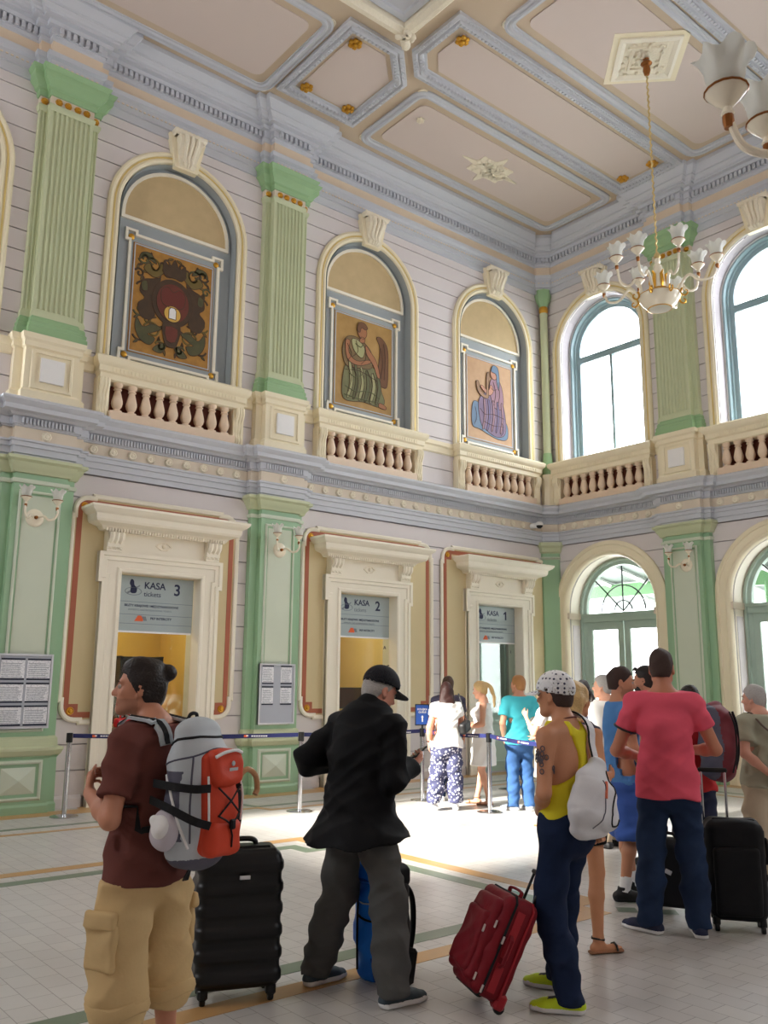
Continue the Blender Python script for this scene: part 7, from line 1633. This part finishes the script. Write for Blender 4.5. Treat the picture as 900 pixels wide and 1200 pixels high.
# ---------------------------------------------------------------- outside the doors
M_out = mat('pale_concrete', (225, 224, 220), .8, .05); M_cang = mat('canopy_green', (96, 140, 92), .5, .05); M_canr = mat('canopy_boards', (120, 130, 122), .6, .05)
G().box(.3, 14, -16, 3, -.2, -.02).build('outside_platform', M_out, kind='structure', smooth=0, label='pale sunlit platform outside the glazed doors', cat='platform')
e = empty('outside_canopy', (0, 0, 0), label='green and white platform roof seen through the fanlights', cat='canopy', kind='structure')
g = G()
g.add([(.6, -16, 4.35), (5.2, -16, 3.55), (5.2, 2, 3.55), (.6, 2, 4.35), (.6, -16, 4.42), (5.2, -16, 3.62), (5.2, 2, 3.62), (.6, 2, 4.42)], [(0, 1, 2, 3), (4, 5, 6, 7), (0, 1, 5, 4), (2, 3, 7, 6), (1, 2, 6, 5), (0, 3, 7, 4)]); g.build('roof_boards', M_canr, e, smooth=0)
g = G()
for y in np.arange(-8, 1.5, .95): g.tube([(.6, y, 4.28), (5.2, y, 3.48)], .06, 4)
g.build('rafters', M_white, e, smooth=0)
G().box(2.8, 2.95, -16, 2, 3.62, 3.9).build('beam', M_cang, e, smooth=0)
for y in (-3.2, -9): G().tube([(2.87, y, -.02), (2.87, y, 3.7)], .09, 10).build('post', M_cang, e)
e = empty('outside_building', (9, -6, 0), label='white building across the tracks glimpsed through the door glass', cat='building', kind='structure')
G().box(0, 3, -10, 12, 0, 3.4).build('facade', M_white, e, smooth=0)
for y in (-6, -2.5, 1, 4.5, 7.5): G().box(-.03, .02, y, y + 1.2, 1.0, 2.2).build('pane', mat('far_window', (120, 124, 140), .3), e, smooth=0)

# ---------------------------------------------------------------- light and camera
W = bpy.data.worlds.new('World'); SC.world = W; W.use_nodes = True
bgn = W.node_tree.nodes['Background']; bgn.inputs[0].default_value = (0.91, .96, 1.0, 1); bgn.inputs[1].default_value = SKY
def portal(loc, sx, sy, rot):
    l = bpy.data.lights.new('window_portal', 'AREA'); l.shape = 'RECTANGLE'; l.size = sx; l.size_y = sy; l.cycles.is_portal = True
    o = bpy.data.objects.new('window_portal', l); COL.objects.link(o); o.location = loc; o.rotation_euler = rot
for c in WIN_R[:3]:
    portal((.55, c, 7.8), 3.5, 2.0, (0, PI / 2, 0))
for c in WIN_R[:2]: portal((.55, c, 2.1), 4.2, 2.1, (0, PI / 2, 0))
for c in (-5,): portal((c, YS - .35, 7.8), 2.0, 3.5, (PI / 2, 0, 0))
for c in (-2.5, -4.45): portal((XW - .35, c, 7.8), 3.5, 1.9, (0, -PI / 2, 0))
s = bpy.data.lights.new('sun', 'SUN'); s.energy = SUN; s.angle = math.radians(3); s.color = (1, .95, .86)
o = bpy.data.objects.new('sun', s); COL.objects.link(o)
el, az = math.radians(27.5), math.radians(-2)
d = Vector((math.cos(el) * math.cos(az), math.cos(el) * math.sin(az), -math.sin(el))); o.rotation_euler = d.to_track_quat('-Z', 'Y').to_euler()
def lamp(loc, energy, size, col=(1, .85, .6)):
    l = bpy.data.lights.new('booth_lamp', 'AREA'); l.energy = energy; l.size = size; l.color = col
    o = bpy.data.objects.new('booth_lamp', l); COL.objects.link(o); o.location = loc
lamp((TICK[0], 1.4, 3.2), 26, .8); lamp((TICK[1], 1.4, 3.2), 22, .8); lamp((TICK[2], 1.3, 3.2), 5, .5, (1, 1, 1))

cd = bpy.data.cameras.new('camera'); cam = bpy.data.objects.new('camera', cd); COL.objects.link(cam); SC.camera = cam
yaw, pit, rol = 0.8816, 0.1929, 0.0079
dv = Vector((math.cos(yaw) * math.cos(pit), math.sin(yaw) * math.cos(pit), math.sin(pit))); r0 = Vector((math.sin(yaw), -math.cos(yaw), 0)); u0 = r0.cross(dv)
rv = r0 * math.cos(rol) + u0 * math.sin(rol); uv = -r0 * math.sin(rol) + u0 * math.cos(rol)
cam.matrix_world = Matrix(((rv.x, uv.x, -dv.x, -14.187), (rv.y, uv.y, -dv.y, -11.779), (rv.z, uv.z, -dv.z, 1.62), (0, 0, 0, 1)))
cd.sensor_fit = 'VERTICAL'; cd.sensor_height = 24; cd.lens = 24 * 1027.73 / 1200; cd.clip_start = .05
vs = SC.view_settings; vs.view_transform = 'Standard'; vs.look = 'None'; vs.gamma = 1; vs.use_curve_mapping = False; vs.exposure = EXPO
cy = SC.cycles; cy.use_denoising = True; cy.max_bounces = 10; cy.diffuse_bounces = 6; cy.glossy_bounces = 3; cy.transparent_max_bounces = 12; cy.sample_clamp_indirect = 8; cy.caustics_reflective = False; cy.caustics_refractive = False
